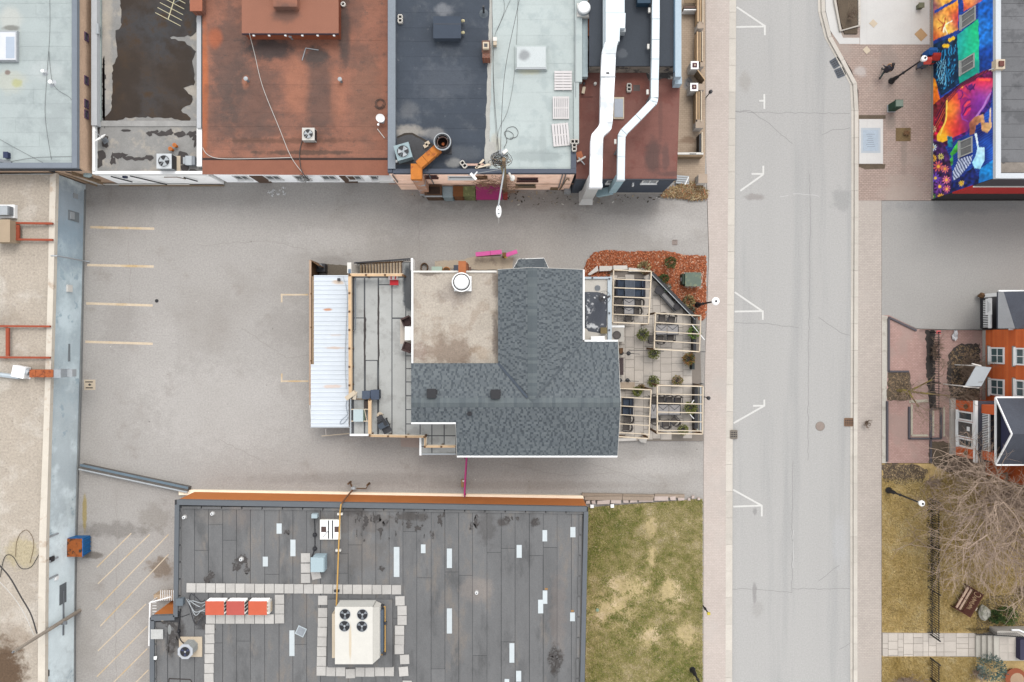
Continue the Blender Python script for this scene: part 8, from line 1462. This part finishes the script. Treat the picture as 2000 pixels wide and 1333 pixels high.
c = W(1739,213); t = thing('litter_bin','dark green litter bin with pale lid on the brick plaza','bin',(c.x,c.y,.12)); part('body', MB().box(c.x-.26,c.x+.26,c.y-.24,c.y+.24,.2,1.15), pl('bin_green',44,78,62), t); part('lid', MB().box(c.x-.25,c.x+.25,c.y-.22,c.y+.22,1.15,1.2), mat('bin_lid',rgb(136,150,136),var=.1), t); part('rim', MB().box(c.x-.29,c.x+.29,c.y-.27,c.y+.27,1.1,1.149), pl('bin_green',44,78,62), t); part('base', MB().box(c.x-.3,c.x+.26,c.y-.3,c.y+.24,.12,.2), ltgrey, t)
t = thing('tree_pit','square tree pit with a cut stump in the brick plaza','tree pit',W(1764,262)); part('soil', MB().pbox(1750,250,1779,276,.116,.13), mat('pit_soil',rgb(130,108,74),var=.25,scale=4,fine=.3), t); c = W(1768,262); part('stump', MB().blob((c.x,c.y,.2),.22,.2,.16,seed=3), brownwood, t)
for k in range(9): a = k*.7; part('sucker', MB().tube([(c.x,c.y,.2),(c.x+.25*math.cos(a),c.y+.25*math.sin(a),.45)],.015,4), oldwood, t)
for px, py, s_, an, l, m in ((1706,46,.42,.8,'tilted tan board square on the bright concrete slab',cream),(1693,98,.40,.7,'tilted tan board square on the brick below the slab',cream),(1799,68,.65,.75,'larger tan cardboard sheet near the mural wall',mat('cardboard',rgb(214,176,130)))): c = W(px,py,.13); solo('loose_board', MB().rbox(c,s_,s_*1.1,.129,.14,an), m, l, 'board')
simple_box('small_speaker',1795,5,1806,15,.13,.4,pl('olive_box',120,120,96),'small olive box at the top of the concrete slab','box')
sheet('plaza_edge', [(1677.5,321),(1730,321),(1728,330),(1690,331),(1677.5,326)], .122, m_soil, 'worn soil strip below the concrete slab with panel', 'soil')

# ------------------------------------------------------------------ person walking
def person():
    f1, f2 = W(1717,157), W(1719,138); hip = Vector(((f1.x+f2.x)/2+.02,(f1.y+f2.y)/2,1.0)); z0 = .116
    me = bpy.data.meshes.new('body'); Vv = []; E = []; R = []
    def add(p, r_, par=None):
        Vv.append(tuple(p)); R.append(r_)
        if par is not None: E.append((par,len(Vv)-1))
        return len(Vv)-1
    h0 = add(hip,.15); s1 = add(hip+Vector((0,.02,.25)),.16,h0); s2 = add(hip+Vector((0,.05,.46)),.17,s1); nk = add(hip+Vector((0,.07,.58)),.06,s2); hd = add(hip+Vector((0,.10,.70)),.10,nk); tp = add(hip+Vector((0,.10,.82)),.085,hd)
    for s_, ft in ((-1,f1),(1,f2)):
        hp = add(hip+Vector((s_*.09,0,-.06)),.10,h0); kn = add(Vector((hip.x+s_*.09,(hip.y*1.0+ft.y)/2+.06,.55)),.07,hp); an = add(Vector((ft.x+s_*.05,ft.y,z0+.09)),.045,kn); add(Vector((ft.x+s_*.06,ft.y+.17,z0+.04)),.038,an)
    for s_ in (-1,1):
        sh = add(hip+Vector((s_*.20,.05,.44)),.065,s2); el = add(hip+Vector((s_*.27,.05-s_*.10,.18)),.05,sh); wr = add(hip+Vector((s_*.26,.14-s_*.22,-.02)),.032,el); pm = add(hip+Vector((s_*.26,.17-s_*.24,-.09)),.035,wr)
        for k in range(4): a = add(hip+Vector((s_*.26+(k-1.5)*.018,.18-s_*.25,-.14)),.009,pm); add(hip+Vector((s_*.26+(k-1.5)*.02,.20-s_*.25,-.18-.012*(k in (1,2)))),.008,a)
        a = add(hip+Vector((s_*.22,.20-s_*.23,-.10)),.010,pm); add(hip+Vector((s_*.21,.22-s_*.23,-.13)),.009,a)
    me.from_pydata(Vv, E, []); ob = bpy.data.objects.new('body', me); COL.objects.link(ob)
    sk = ob.modifiers.new('skin','SKIN'); sk.use_smooth_shade = True
    for i, r_ in enumerate(R): me.skin_vertices[0].data[i].radius = (r_, r_*(.72 if i in (0,1,2) else 1.0)); 
    for i in range(len(R)): me.skin_vertices[0].data[i].use_root = (i == 0)
    sb = ob.modifiers.new('sub','SUBSURF'); sb.levels = 1; sb.render_levels = 1
    dg = bpy.context.evaluated_depsgraph_get(); dg.update(); m2 = bpy.data.meshes.new_from_object(ob.evaluated_get(dg)); bpy.data.objects.remove(ob)
    for m in (pl('dark_coat',52,50,60), pl('trousers',74,86,84), pl('skin',196,150,124), pl('shoes',40,38,40)): m2.materials.append(m)
    for p in m2.polygons:
        z = p.center.z; p.material_index = 3 if z < .25 else 1 if z < .88 and abs(p.center.x-hip.x) < .24 else 2 if (z > 1.56 or (z < 1.0 and abs(p.center.x-hip.x) > .22)) else 0
    t = thing('person','person in a dark coat walking across the brick plaza','person',(hip.x,hip.y,z0)); m2.transform(Matrix.Translation(-WL[t])); o = bpy.data.objects.new('body', m2); COL.objects.link(o); o.parent = t
    hc = hip+Vector((0,.08,.76)); part('hair', MB().blob(hc,.115,.125,.12,n=14,m=9,jit=.03), pl('dark_hair',46,40,40), t, smooth=True)
    fc = hip+Vector((0,.20,.72)); part('nose', MB().blob(fc,.018,.025,.02,jit=0), pl('skin',196,150,124), t); [part('ear', MB().blob(hip+Vector((s_*.105,.10,.71)),.015,.025,.035,jit=0), pl('skin',196,150,124), t) for s_ in (-1,1)]; [part('eye', MB().blob(hip+Vector((s_*.035,.19,.745)),.012,.01,.01,jit=0), black, t) for s_ in (-1,1)]; part('mouth', MB().blob(hip+Vector((0,.192,.675)),.025,.008,.008,jit=0), pl('lips',150,90,84), t)
    part('coat', MB().lathe((hip.x,hip.y+.03),[(.21,.86),(.20,1.0),(.19,1.2),(.22,1.42),(.12,1.56)],16), pl('dark_coat',52,50,60), t, smooth=True)
    bg_ = hip+Vector((.15,.34,.1)); bag = thing('shoulder_bag','orange bag carried by the walking person','bag',(bg_.x,bg_.y,bg_.z-.2)); part('pouch', MB().box(bg_.x-.1,bg_.x+.1,bg_.y-.05,bg_.y+.05,bg_.z-.2,bg_.z+.05), pl('orange_bag',232,164,96), bag); part('strap', MB().tube([bg_+Vector((-.05,0,.05)),bg_+Vector((0,-.08,.25)),bg_+Vector((.05,0,.05))],.012,5), brownwood, bag)
person()

# ------------------------------------------------------------------ brick house on the right
tN = thing('brick_house','orange-red brick house with white windows, porch and gabled bay','house',(35,-3,0))
m_rb = mat('orange_brick', rgb(214,108,54,.62), var=.08, scale=2, fine=.1, brick=dict(w=.22,h=.075,m=.006,c2=rgb(196,92,44,.62),mc=rgb(176,110,76,.62),rot=(math.radians(90),0,math.radians(90))))
XN = 918/27.0; yn0 = W(0,645).y
part('wall', MB().box(XN,XN+9,-9.6,yn0,0,6.6), m_rb, tN)
yA = lambda py, z: W(0,py,z).y
shut = pl('shutter_grey',170,170,160)
for py, z0 in ((695,.9),(757,.9),(697,3.35),(760,3.35)):
    yc = yA(py, z0+.7); window(tN,(XN,yc+.58),(XN,yc-.58),z0,z0+1.4,(-1,0),mull=(1,1),gm=mat('green_glass',(.05,.08,.085),var=.3,scale=2,fine=0,rough=.1,spec=.7),d=.08,fw=.1); part('sill_stone', MB().box(XN-.14,XN,yc-.7,yc+.7,z0-.2,z0-.075), shut, tN)
part('eave_trim', MB().box(XN-.25,XN+9,yn0-.05,yn0+.12,3.0,3.1), white, tN); part('plinth', MB().box(XN-.04,XN,-9.6,yn0,.1,.4), conc, tN)
part('main_roof', MB().add([(XN-.3,yn0+.2,6.6),(XN-.3,-9.8,6.6),(XN+4.5,-9.8,9),(XN+4.5,yn0+.2,9),(XN+9,yn0+.2,6.6),(XN+9,-9.8,6.6)],[(0,1,2,3),(3,2,5,4)]), m_under, tN)
# porch
XP = 33.8; yp0, yp1 = W(0,572,2).y, W(0,641,2).y; m_pg = mat('porch_grey',rgb(176,178,178,.8))
part('porch_floor', MB().box(XP,XN+3,yp1,yp0,.1,.4), dark, tN); part('porch_back', MB().box(XP+1.3,XP+1.4,yp1,yp0,.4,3.0), pl('deep_plum',60,48,84), tN)
for k in range(16): y = yp1+.1+(yp0-yp1-.6)*k/15; part('picket', MB().box(XP-.02,XP+.02,y-.03,y+.03,.45,1.0), white, tN)
part('rail', MB().box(XP-.05,XP+.05,yp1,yp0-.3,1.0,1.25), white, tN); sg = part('sign_board', MB().box(XP-.08,XP-.055,yp1+.95,yp0-.35,.78,1.42), white, tN)
for k in range(3): part('lettering', MB().box(XP-.085,XP-.0805,yp1+1.1+.05*k,yp0-.5-.1*k,.95+.14*k,.985+.14*k), pl('sign_ink',120,122,130), sg)
part('porch_pier', MB().box(XP-.12,XP+.12,yp0-.25,yp0,.1,2.9), white, tN); part('porch_beam', MB().box(XP-.1,XP+1.3,yp0-.2,yp0+.05,2.6,2.95), m_pg, tN); part('urn', MB().blob((XP-.15,yp0-.1,.5),.2,.2,.3,seed=2), brownwood, tN)
XR = 950*(CH-3.2)/CH/27
part('porch_roof', MB().add([(XR,W(0,570,3.2).y,3.2),(XR,W(0,642,3.2).y,3.2),(XN+2,W(0,642,3.2).y,3.9),(XN+2,W(0,570,3.2).y,3.9),(XR,W(0,570,3.2).y,3.05),(XR,W(0,642,3.2).y,3.05),(XN+2,W(0,642,3.2).y,3.75),(XN+2,W(0,570,3.2).y,3.75)],[(0,1,2,3),(7,6,5,4),(0,4,5,1),(1,5,6,2),(2,6,7,3),(3,7,4,0)]), mat('dark_shingle',rgb(84,88,98),var=.15,scale=2,fine=.2), tN)
part('roof_hip', MB().add([(XR-.02,W(0,570,3.2).y,3.21),(XR-.02,W(0,642,3.2).y,3.21),(XR+.95,W(0,642,3.2).y,3.46),(XR+.3,W(0,570,3.2).y,3.29)],[(0,1,2,3)]), mat('hip_grey',rgb(150,152,154)), tN); part('roof_gutter', MB().box(XR,XN+2,W(0,570,3.2).y,W(0,570,3.2).y+.1,3.15,3.28), white, tN)
# bay with balcony
XB = 862/27.0; b0, b1 = -8.2, -4.25; m_ba = mat('bay_brick', rgb(206,98,52,.62), var=.1, scale=2, fine=.1)
part('bay_wall', MB().box(XB,XN,b0,b1,.1,2.35), m_ba, tN); part('bay_footing', MB().box(XB-.35,XB-.001,b0,b1+.15,.1,.3), conc, tN); 
for y0, y1 in ((-5.6,-4.95),(-7.5,-6.85)): window(tN,(XB,y1),(XB,y0),.6,2.2,(-1,0),mull=(0,0),d=.1,fw=.1)
window(tN,(XB,-5.65),(XB,-6.8),.5,2.2,(-1,0),mull=(0,0),d=.06,fw=.08,gm=mat('dim_window',rgb(90,86,84,.6),var=.4,scale=3,rough=.2)); part('window_notice', MB().box(XB-.02,XB-.013,-6.3,-6.0,1.5,1.8), white, tN)
for y in (-4.6,-7.85): part('wreath', MB().blob((XB-.1,y,1.5),.08,.16,.2,seed=6), brownwood, tN)
part('bay_cornice', MB().box(XB-.15,XB+.05,b0-.15,b1+.15,2.35,2.55), white, tN); part('balcony_floor', MB().box(XB+.05,XN,b0-.12,b1+.12,2.35,2.5), mat('balcony_slate',rgb(92,92,104)), tN)
XQ = 32.25
for y0, y1 in ((-4.95,-4.35),(-8.1,-7.5)): part('brick_pier', MB().box(XQ,XQ+1.6,y0,y1,2.5,4.9), m_ba, tN)
for k in range(22): y = -7.45+2.45*k/21; part('baluster', MB().box(XQ+.02,XQ+.06,y-.025,y+.025,2.55,3.15), white, tN)
part('balcony_rail', MB().box(XQ,XQ+.1,-7.5,-4.95,3.15,3.25), white, tN); part('balcony_back', MB().box(XQ+1.3,XQ+1.35,-7.5,-4.95,2.5,4.9), pl('plum_dark',50,42,66), tN)
XG = 31.5; g0, g1, ap = W(0,908,5).y, W(0,777,5).y, 6.45; gm_ = (g0+g1)/2
for s_, ye in ((1,g1),(-1,g0)):
    part('gable_roof', MB().add([(XG,ye,5.0),(XG,gm_,ap),(XN+3,gm_,ap),(XN+3,ye,5.0),(XG,ye,4.88),(XG,gm_,ap-.12),(XN+3,gm_,ap-.12),(XN+3,ye,4.88)],[(0,1,2,3),(7,6,5,4),(0,4,5,1),(1,5,6,2),(2,6,7,3),(3,7,4,0)]), mat('dark_shingle',rgb(84,88,98)), tN)
    part('barge_board', MB().bar(Vector((XG-.06,ye,5.0)),Vector((XG-.06,gm_,ap)),.06,.10), white, tN); part('gable_gutter', MB().box(XG,XN+3,ye-.07,ye+.07,4.9,5.02), white, tN)
part('gable_face', MB().add([(XG+.3,g0+.2,5.0),(XG+.3,g1-.2,5.0),(XG+.3,gm_,ap-.15)],[(0,1,2)]), pl('gable_navy',56,58,88), tN); part('gable_base', MB().box(XG-.06,XG+.04,g0,g1,4.9,4.99), white, tN); part('gable_soffit', MB().box(XG+.06,XN,g0+.1,g1-.1,4.86,4.9), dark, tN)
t = thing('entry_canopy','pale folded metal entry canopy over the brick house door','canopy',W(1905,735)); cz = 2.4
P_ = [W(1907,715,cz),W(1937,718,cz+.5),W(1917,755,cz+.5),W(1885,755,cz)]; part('canopy_panel', MB().add([P_[0],P_[1],P_[2],P_[3]]+[p-Vector((0,0,.06)) for p in P_],[(0,1,2,3),(7,6,5,4),(0,4,5,1),(1,5,6,2),(2,6,7,3),(3,7,4,0)]), ltgrey, t); part('front_edge', MB().bar(P_[0]-Vector((.3,-.15,0)),P_[0]+Vector((.3,0,.05)),.08,.1), offwhite, t); part('front_edge', MB().bar(P_[3]-Vector((.15,0,0)),P_[3]+Vector((.9,-.1,.1)),.08,.1), offwhite, t)
for p in (P_[0],P_[3]): part('post', MB().cyl(p,.04,.1,cz,8), offwhite, t)
q = W(1868,656,.3); solo('plastic_bag', MB().blob((q.x,q.y,.22),.2,.36,.13,seed=9,jit=.4), pl('bag_white',226,226,228), 'crumpled white plastic bag on the rose brick by driveway edge', 'bag')
# forecourt details
m_edge = pl('dark_kerb_edge',92,88,94)
t = thing('forecourt_edging','dark narrow edging strips outlining the rose brick forecourt','edging',W(1800,760,.11))
for a, b in (((1736,622),(1736,726)),((1736,620),(1790,646)),((1733,784),(1733,902)),((1776,795),(1776,858)),((1776,857),(1838,857)),((1838,800),(1838,857)),((1818,798),(1840,798)),((1818,800),(1818,905)),((1735,726),(1775,726))): part('edge_strip', MB().bar(W(*a,.17),W(*b,.17),.13,.12), m_edge, t)
for a, b, w_ in (((1781,790),(1781,850),.14),((1781,851),(1813,851),.14),((1823,802),(1823,852),.14),((1844,795),(1844,853),.14),((1776,785),(1813,783),.2)): part('pale_strip', MB().bar(W(*a,.13),W(*b,.13),w_,.03), mat('pale_edging',rgb(206,198,178)), t)
m_shade_soil = mat('fence_shadow_soil',rgb(74,68,64),var=.2,scale=3,fine=.25)  # dark soil tone with the shade below the iron fences put in
sheet('soil_bed', [(1808,646),(1827,646),(1828,797),(1815,797),(1810,720)], .125, m_shade_soil, 'dark planted strip with shade of the upper iron fence in its colour', 'soil')
def iron_fence(label, x, y0, y1, h=1.1):
    a, b = W(x,y0,0), W(x,y1,0); t = thing('iron_fence',label,'fence',(a.x,(a.y+b.y)/2,.11)); n = int((a.y-b.y)/.17)
    for z in (.25,h-.08): part('rail', MB().bar((a.x,a.y,z+.1),(b.x,b.y,z+.1),.03,.04), black, t)
    for k in range(n+1): y = a.y+(b.y-a.y)*k/n; part('picket', MB().bar((a.x-.0,y,.12),(a.x+.0001,y+.0001,h+.1),.022,.022) if False else MB().box(a.x-.018,a.x+.018,y-.018,y+.018,.12,h+.12), black, t)
    for k in range(4): y = a.y+(b.y-a.y)*k/3; part('post', MB().box(a.x-.04,a.x+.04,y-.04,y+.04,.11,h+.2), black, t)
iron_fence('black iron fence beside the rose brick forecourt',1815,650,795); iron_fence('black iron fence through the dry lawn above the flagstone path',1815,975,1238); iron_fence('black iron fence below the flagstone path',1815,1284,1400)
sheet('soil_bed', [(1812,972),(1829,972),(1828,1236),(1812,1236)], .12, m_shade_soil, 'dark soil strip with shade of the lawn fence in its colour', 'soil')
t = thing('iron_fence','black iron fence along the driveway edge','fence',W(1850,646,.11)); a, b = W(1795,645), W(1925,645)
for z in (.3,1.0): part('rail', MB().bar((a.x,a.y,z),(b.x,b.y,z),.03,.04), black, t)
for k in range(30): x = a.x+(b.x-a.x)*k/29; part('picket', MB().box(x-.012,x+.012,a.y-.012,a.y+.012,.11,1.15), black, t)
q = W(1826,650,.6); solo('notice_sign', MB().box(q.x-.14,q.x+.16,q.y-.1,q.y+.14,1.0,1.05), pl('sign_pinkred',226,110,110), 'small red and white notice on the fence corner', 'sign')
# flagstone path, steps
tP = sheet('flagstone_path', [(1723,1236),(1908,1238),(1905,1284),(1723,1281)], .125, mat('path_joint',rgb(160,150,138)), 'pale flagstone path crossing the dry lawn', 'path'); r = random.Random(6); m_fl = mat('flagstone',rgb(216,206,194),var=.08,scale=2,fine=.1,rnd=.1)
x = 1724
while x < 1900:
    w_ = r.choice([11,15,19,24]); w_ = min(w_,1906-x); y = 1237
    while y < 1282: h = min(r.choice([9,12,16,21]),1283-y); part('flagstone', MB().pbox(x+.4,y+.4,x+w_-.4,y+h-.4,.126,.138+r.uniform(0,.01)), m_fl, tP); y += h
    x += w_
t = thing('stone_steps','four stone steps and landing at the right end of path','steps',W(1930,1260,.11)); m_stp = mat('step_stone',rgb(206,200,188),var=.1,scale=2,fine=.1,rnd=.08)
for k in range(4): z = .28+.16*k; a = W(1907+k*11.6,1242,z); b = W(1907+(k+1)*11.6,1284+k*2.4,z); part('step', MB().box(a.x,W(2110,0,z).x if k == 3 else b.x+.3,b.y,a.y,.1,z), m_stp, t)
r = random.Random(8)
for i in range(5):
    for j in range(3): x0 = 1952+i*17; y0 = 1245+j*15; part('landing_stone', MB().pbox(x0+.5,y0+.5,x0+16.5,y0+14.5,.761,.775+r.uniform(0,.006)), m_fl, t)
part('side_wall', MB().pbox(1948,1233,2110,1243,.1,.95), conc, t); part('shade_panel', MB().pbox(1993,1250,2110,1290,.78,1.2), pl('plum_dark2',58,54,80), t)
t = thing('step_railing','black iron handrail along the stone steps','railing',W(1930,1240,.11)); A, B_ = W(1906,1239,1.1), W(2000,1245,1.7); part('rail', MB().bar(A,B_,.05,.05), black, t)
for k in range(22): p = A.lerp(B_,k/21); part('baluster', MB().box(p.x-.012,p.x+.012,p.y-.012,p.y+.012,.15,p.z), black, t)
solo('drain_spout', MB().tube([W(1976,1231,1.0),W(1990,1231,1.0),W(2003,1237,1.0)],.06,8), white, 'white pipe spout above the stone landing', 'pipe')
# boulder, shrubs, bench
q = W(1923,1198,.4); bo = MB().blob((q.x,q.y,.35),.40,.52,.34,n=12,m=8,jit=.14,seed=5); solo('boulder', bo, mat('boulder_rock',rgb(196,192,178),var=.15,scale=4,fine=.15,c2=rgb(160,160,140),c2s=4), 'large pale boulder beside the green shrubs', 'boulder')
shrub(1947,1207,11,.9,DG,31,'smaller dark green shrub next to the boulder',pot=False,z0=.13,n=700,name='green_shrub'); shrub(1971,1205,17,.9,[rgb(84,108,44),rgb(104,126,54),rgb(70,92,40)],32,'wider bright green shrub right of the boulder',pot=False,z0=.13,n=1100,name='green_shrub'); shrub(1943,1310,24,1.6,[rgb(96,124,116),rgb(80,106,100),rgb(116,140,130)],33,'blue-green spruce bush below the stone steps',pot=False,z0=.11,n=1600,name='spruce_bush'); q = W(1916,1313,.3); solo('boulder', MB().blob((q.x,q.y,.25),.25,.5,.25,seed=11), mat('boulder_rock',rgb(196,192,178)), 'elongated pale rock left of the spruce bush', 'boulder')
c = W(1983,1325,.4); t = thing('terracotta_disc','rust-brown round tub at the bottom right corner','tub',(c.x,c.y,.11)); part('tub', MB().lathe((c.x,c.y),[(.55,.11),(.72,.45),(.75,.47)],22), mat('terracotta',rgb(160,86,54),var=.1), t); part('soil', MB().cyl((c.x+.1,c.y-.1),.5,.47,.475,18), mat('tub_soil',rgb(190,160,130)), t)
c = W(1884,1170,.3); an = math.atan2(W(0,1150).y-W(0,1185).y, W(1900,0).x-W(1877,0).x)+.05; t = thing('garden_bench','brown bench with pale slats and curly lettering on its back','bench',(c.x,c.y,.11),an); m_bb = mat('bench_maroon',rgb(98,56,42),var=.1,scale=4)
for k in range(2):
    for s_ in (-1,1): part('seat_slat', MB().box(s_*.45-.43,s_*.45+.43,.02+k*.24-.0,.17+k*.24,.40,.44) if False else MB().box(s_*.43-.41,s_*.43+.41,.28-k*.27,.42-k*.27,.40,.44), mat('bench_pale',rgb(226,194,168),var=.08,rnd=.08), t, local=True)
part('seat_frame', MB().box(-.9,.9,-.08,.46,.34,.399), m_bb, t, local=True); part('back_panel', MB().add([(-.95,-.1,.42),(.95,-.1,.42),(.95,-.42,.95),(-.95,-.42,.95),(-.95,-.16,.42),(.95,-.16,.42),(.95,-.48,.95),(-.95,-.48,.95)],[(3,2,1,0),(4,5,6,7),(0,1,5,4),(2,3,7,6),(1,2,6,5),(3,0,4,7)]), m_bb, t, local=True)
for s_ in (-1,1): part('end_panel', MB().prism([(s_*.92-.03,-.42),(s_*.92+.03,-.42),(s_*.92+.03,.5),(s_*.92-.03,.5)],0,.62), m_bb, t, local=True)
m_let = pl('bench_letter',226,190,150)
lx = [(.72,.13),(.44,.06),(.30,.05),(.16,.055),(.0,.06),(-.16,.05),(-.3,.06),(-.45,.05)]
def on_back(x, v_): return (x,-.1-.32*v_,.435+.53*v_)
part('lettering', MB().tube(smooth_line([on_back(.72+.14*math.cos(a),.5+.34*math.sin(a)) for a in [.7+k*.55 for k in range(10)]],3),.022,5), m_let, t, local=True)
for i, (x, r_) in enumerate(lx[1:]): part('lettering', MB().tube(smooth_line([on_back(x+r_,.25),on_back(x+r_*.2,.6+.12*(i%2)),on_back(x-r_*.6,.35),on_back(x-r_,.62 if i%3 else .2)],3),.016,4), m_let, t, local=True)
part('plaque', MB().box(-.35,-.1,-.53,-.485,.96,1.0), cream, t, local=True)

# ------------------------------------------------------------------ bare trees and twiggy shrubs
def grow(mb, p, d, L, r0, lev, rng, spread=.6, up=.1, maxlev=5, seg=4, kids=(2,3), flat=1.0):
    P = [p]; q = p.copy(); dd = d.copy()
    for k in range(seg):
        dd = (dd+Vector((rng.uniform(-.22,.22),rng.uniform(-.22,.22),rng.uniform(-.12,.14)+up*.3))).normalized(); q = q+dd*L/seg; q.z = max(q.z,.25); P.append(q.copy())
    mb.tube(P, r0, 5 if r0 > .05 else 3, r0*.55, cap=False)
    if lev >= maxlev: return
    for k in range(rng.randint(*kids)+ (1 if lev >= 1 else 0)):
        i = rng.randint(1,seg) if k else seg; b = P[i]; a = rng.uniform(0,6.28); side = Vector((math.cos(a),math.sin(a),rng.uniform(-.3,.5)*flat)); nd = (dd*(1-spread*.5)+side*spread).normalized()
        grow(mb, b, nd, L*rng.uniform(.55,.82), max(r0*.56*(.85 if k else 1),.010), lev+1, rng, spread, up, maxlev, seg, kids, flat)
m_bark = mat('grey_bark',rgb(186,166,144),var=.15,scale=3,fine=.1); m_moss = mat('mossy_bark',rgb(150,134,64),var=.25,scale=3,fine=.15,c2=rgb(118,96,66),c2s=2,c2lo=.45,c2hi=.6); m_twig = mat('twig',rgb(190,166,146),var=.15,scale=2); m_dtwig = mat('dark_twig',rgb(150,128,110),var=.2,scale=2)
# large tree at the right
rng = random.Random(21); b = W(1944,958); t = thing('bare_tree','large leafless tree spreading pale twigs over the dry lawn','tree',(b.x,b.y,.11)); tr = MB(); tr.tube([(b.x,b.y,0),(b.x+.1,b.y,1.5),(b.x+.3,b.y-.1,3.0),(b.x+.5,b.y-.2,5.5)],.24,10,.14); part('trunk', tr, m_moss, t)
cr = MB(); lim = MB()
for k, (ax, ay, az, L) in enumerate([(-1,.12,.30,4.2),(-1,-.35,.35,4.6),(-.8,-.9,.4,4.4),(-.35,-1,.45,4.8),(.1,-1,.5,4.6),(-.9,.6,.35,3.6),(-.3,.9,.5,3.2),(.7,-.7,.5,4.5),(.8,.3,.5,4),(-.75,-.6,.15,3.8),(-.1,-.6,.9,3.6),(-.55,-1.0,.2,4.4),(-1,.3,.2,5.0),(-1,-.1,.12,5.2),(-.95,.5,.15,4.6),(-.9,-.55,.1,5.0)]):
    z = 1.6+.32*k%3.2; p = Vector((b.x+.15,b.y-.05,1.7+(k%5)*.55)); grow(cr, p, Vector((ax,ay,az)).normalized(), L*.74, .125, 0, rng, .62, .02, 4, 4, (3,4))
part('crown', cr, m_twig, t)
rng = random.Random(4); b = W(1752,763); t = thing('bare_tree','small mossy leafless tree in the forecourt tree pit','tree',(b.x,b.y,.13)); tr = MB(); tr.tube([(b.x,b.y,.1),(b.x+.1,b.y+.02,.7),(b.x+.25,b.y,1.2)],.13,8,.1); 
for e in ((1,.9,2.2),(2.4,-.25,1.6),(-.6,-.2,1.5),(.25,-1,1.5),(-.4,.5,1.6)): tr.tube([(b.x+.2,b.y,1.1),(b.x+.2+e[0]*.5,b.y+e[1]*.5,1.1+e[2]*.25),(b.x+.2+e[0],b.y+e[1],1.2+e[2]*.45)],.08,6,.035)
part('trunk', tr, m_moss, t); cr = MB()
for e in ((1,.9,2.2),(2.4,-.25,1.6),(-.6,-.2,1.5),(.25,-1,1.5),(-.4,.5,1.6),(1.2,-.1,1.6)):
    for k in range(3): grow(cr, Vector((b.x+.2+e[0]*(.6+.2*k),b.y+e[1]*(.6+.2*k),1.15+e[2]*.4)), Vector((e[0]+rng.uniform(-.6,.6),e[1]+rng.uniform(-.8,.8),.7)).normalized(), .95, .03, 0, rng, .6, .1, 3, 4, (2,3))
part('crown', cr, m_dtwig, t)
def twiggy(px, py, rx, ry, h, n, seed, label, m, lean=(0,0), mx=2):
    rng = random.Random(seed); b = W(px,py); t = thing('bare_shrub',label,'shrub',(b.x,b.y,.11)); mb = MB(); st_ = MB(); st_.tube([(b.x,b.y,.05),(b.x,b.y,.4)],.08,6,.05)
    for k in range(n):
        a = rng.uniform(0,6.28); d = Vector((math.cos(a)*rx/PX*.6+lean[0],math.sin(a)*ry/PX*.6+lean[1],h*rng.uniform(.4,1))); p = Vector((b.x+rng.uniform(-.25,.25)*rx/25,b.y+rng.uniform(-.25,.25)*ry/25,.25)); grow(mb, p, d.normalized(), d.length*.6, .02, 0, rng, .5, .1, mx, 4, (2,3))
    part('twigs', mb, m, t); part('stem', st_, m_dtwig, t)
twiggy(1880,720,30,36,1.6,70,41,'dense brown leafless shrub against the brick house wall',m_dtwig); twiggy(1878,775,22,14,1.2,36,42,'small leafless shrub above the bay window',m_dtwig); twiggy(1860,905,44,22,1.4,60,43,'straggly leafless shrub below the bay window',m_twig); twiggy(1818,690,8,40,1.0,40,44,'thin bare hedge along the upper iron fence',m_dtwig); twiggy(1760,1325,40,14,1.2,40,45,'leafless sprawling shrub at the bottom of dry lawn',m_twig); twiggy(1900,1310,22,16,.9,26,46,'leafless tangle left of the spruce bush',m_twig); twiggy(1990,1150,30,24,1.3,40,47,'leafless shrub at the far right by the soil bed',m_twig); twiggy(1810,940,26,16,1.0,30,48,'thin bare shrub by the white-headed lamp',m_twig); twiggy(1656,35,12,25,.8,12,49,'sparse bare shrub in the top planter bed',m_dtwig)
twiggy(1689,826,9,12,.35,22,50,'pile of dead twigs beside the rusty drain',m_dtwig)
sheet('soil_bed', [(1853,690),(1872,672),(1914,672),(1914,785),(1858,778),(1850,740)], .128, m_shade_soil, 'dark soil under the dense brown shrub', 'soil')
# tangle of service cables on the white rear wall
rg = random.Random(12); t = thing('cable_tangle','tangle of black service cables over the red eave and white wall','cables',W(600,352,1))
for k in range(12):
    a = W(592+rg.uniform(-6,6),338+rg.uniform(-4,4),CZ-.1); b = W(606+rg.uniform(-12,12),352+rg.uniform(-4,5),1.8); c = a.lerp(b,.5)+Vector((rg.uniform(-.3,.3),-.25,rg.uniform(-.1,.3))); part('cable', MB().tube(smooth_line([a,c,b]),.016,4), cable_k if k%3 else cable_w, t)
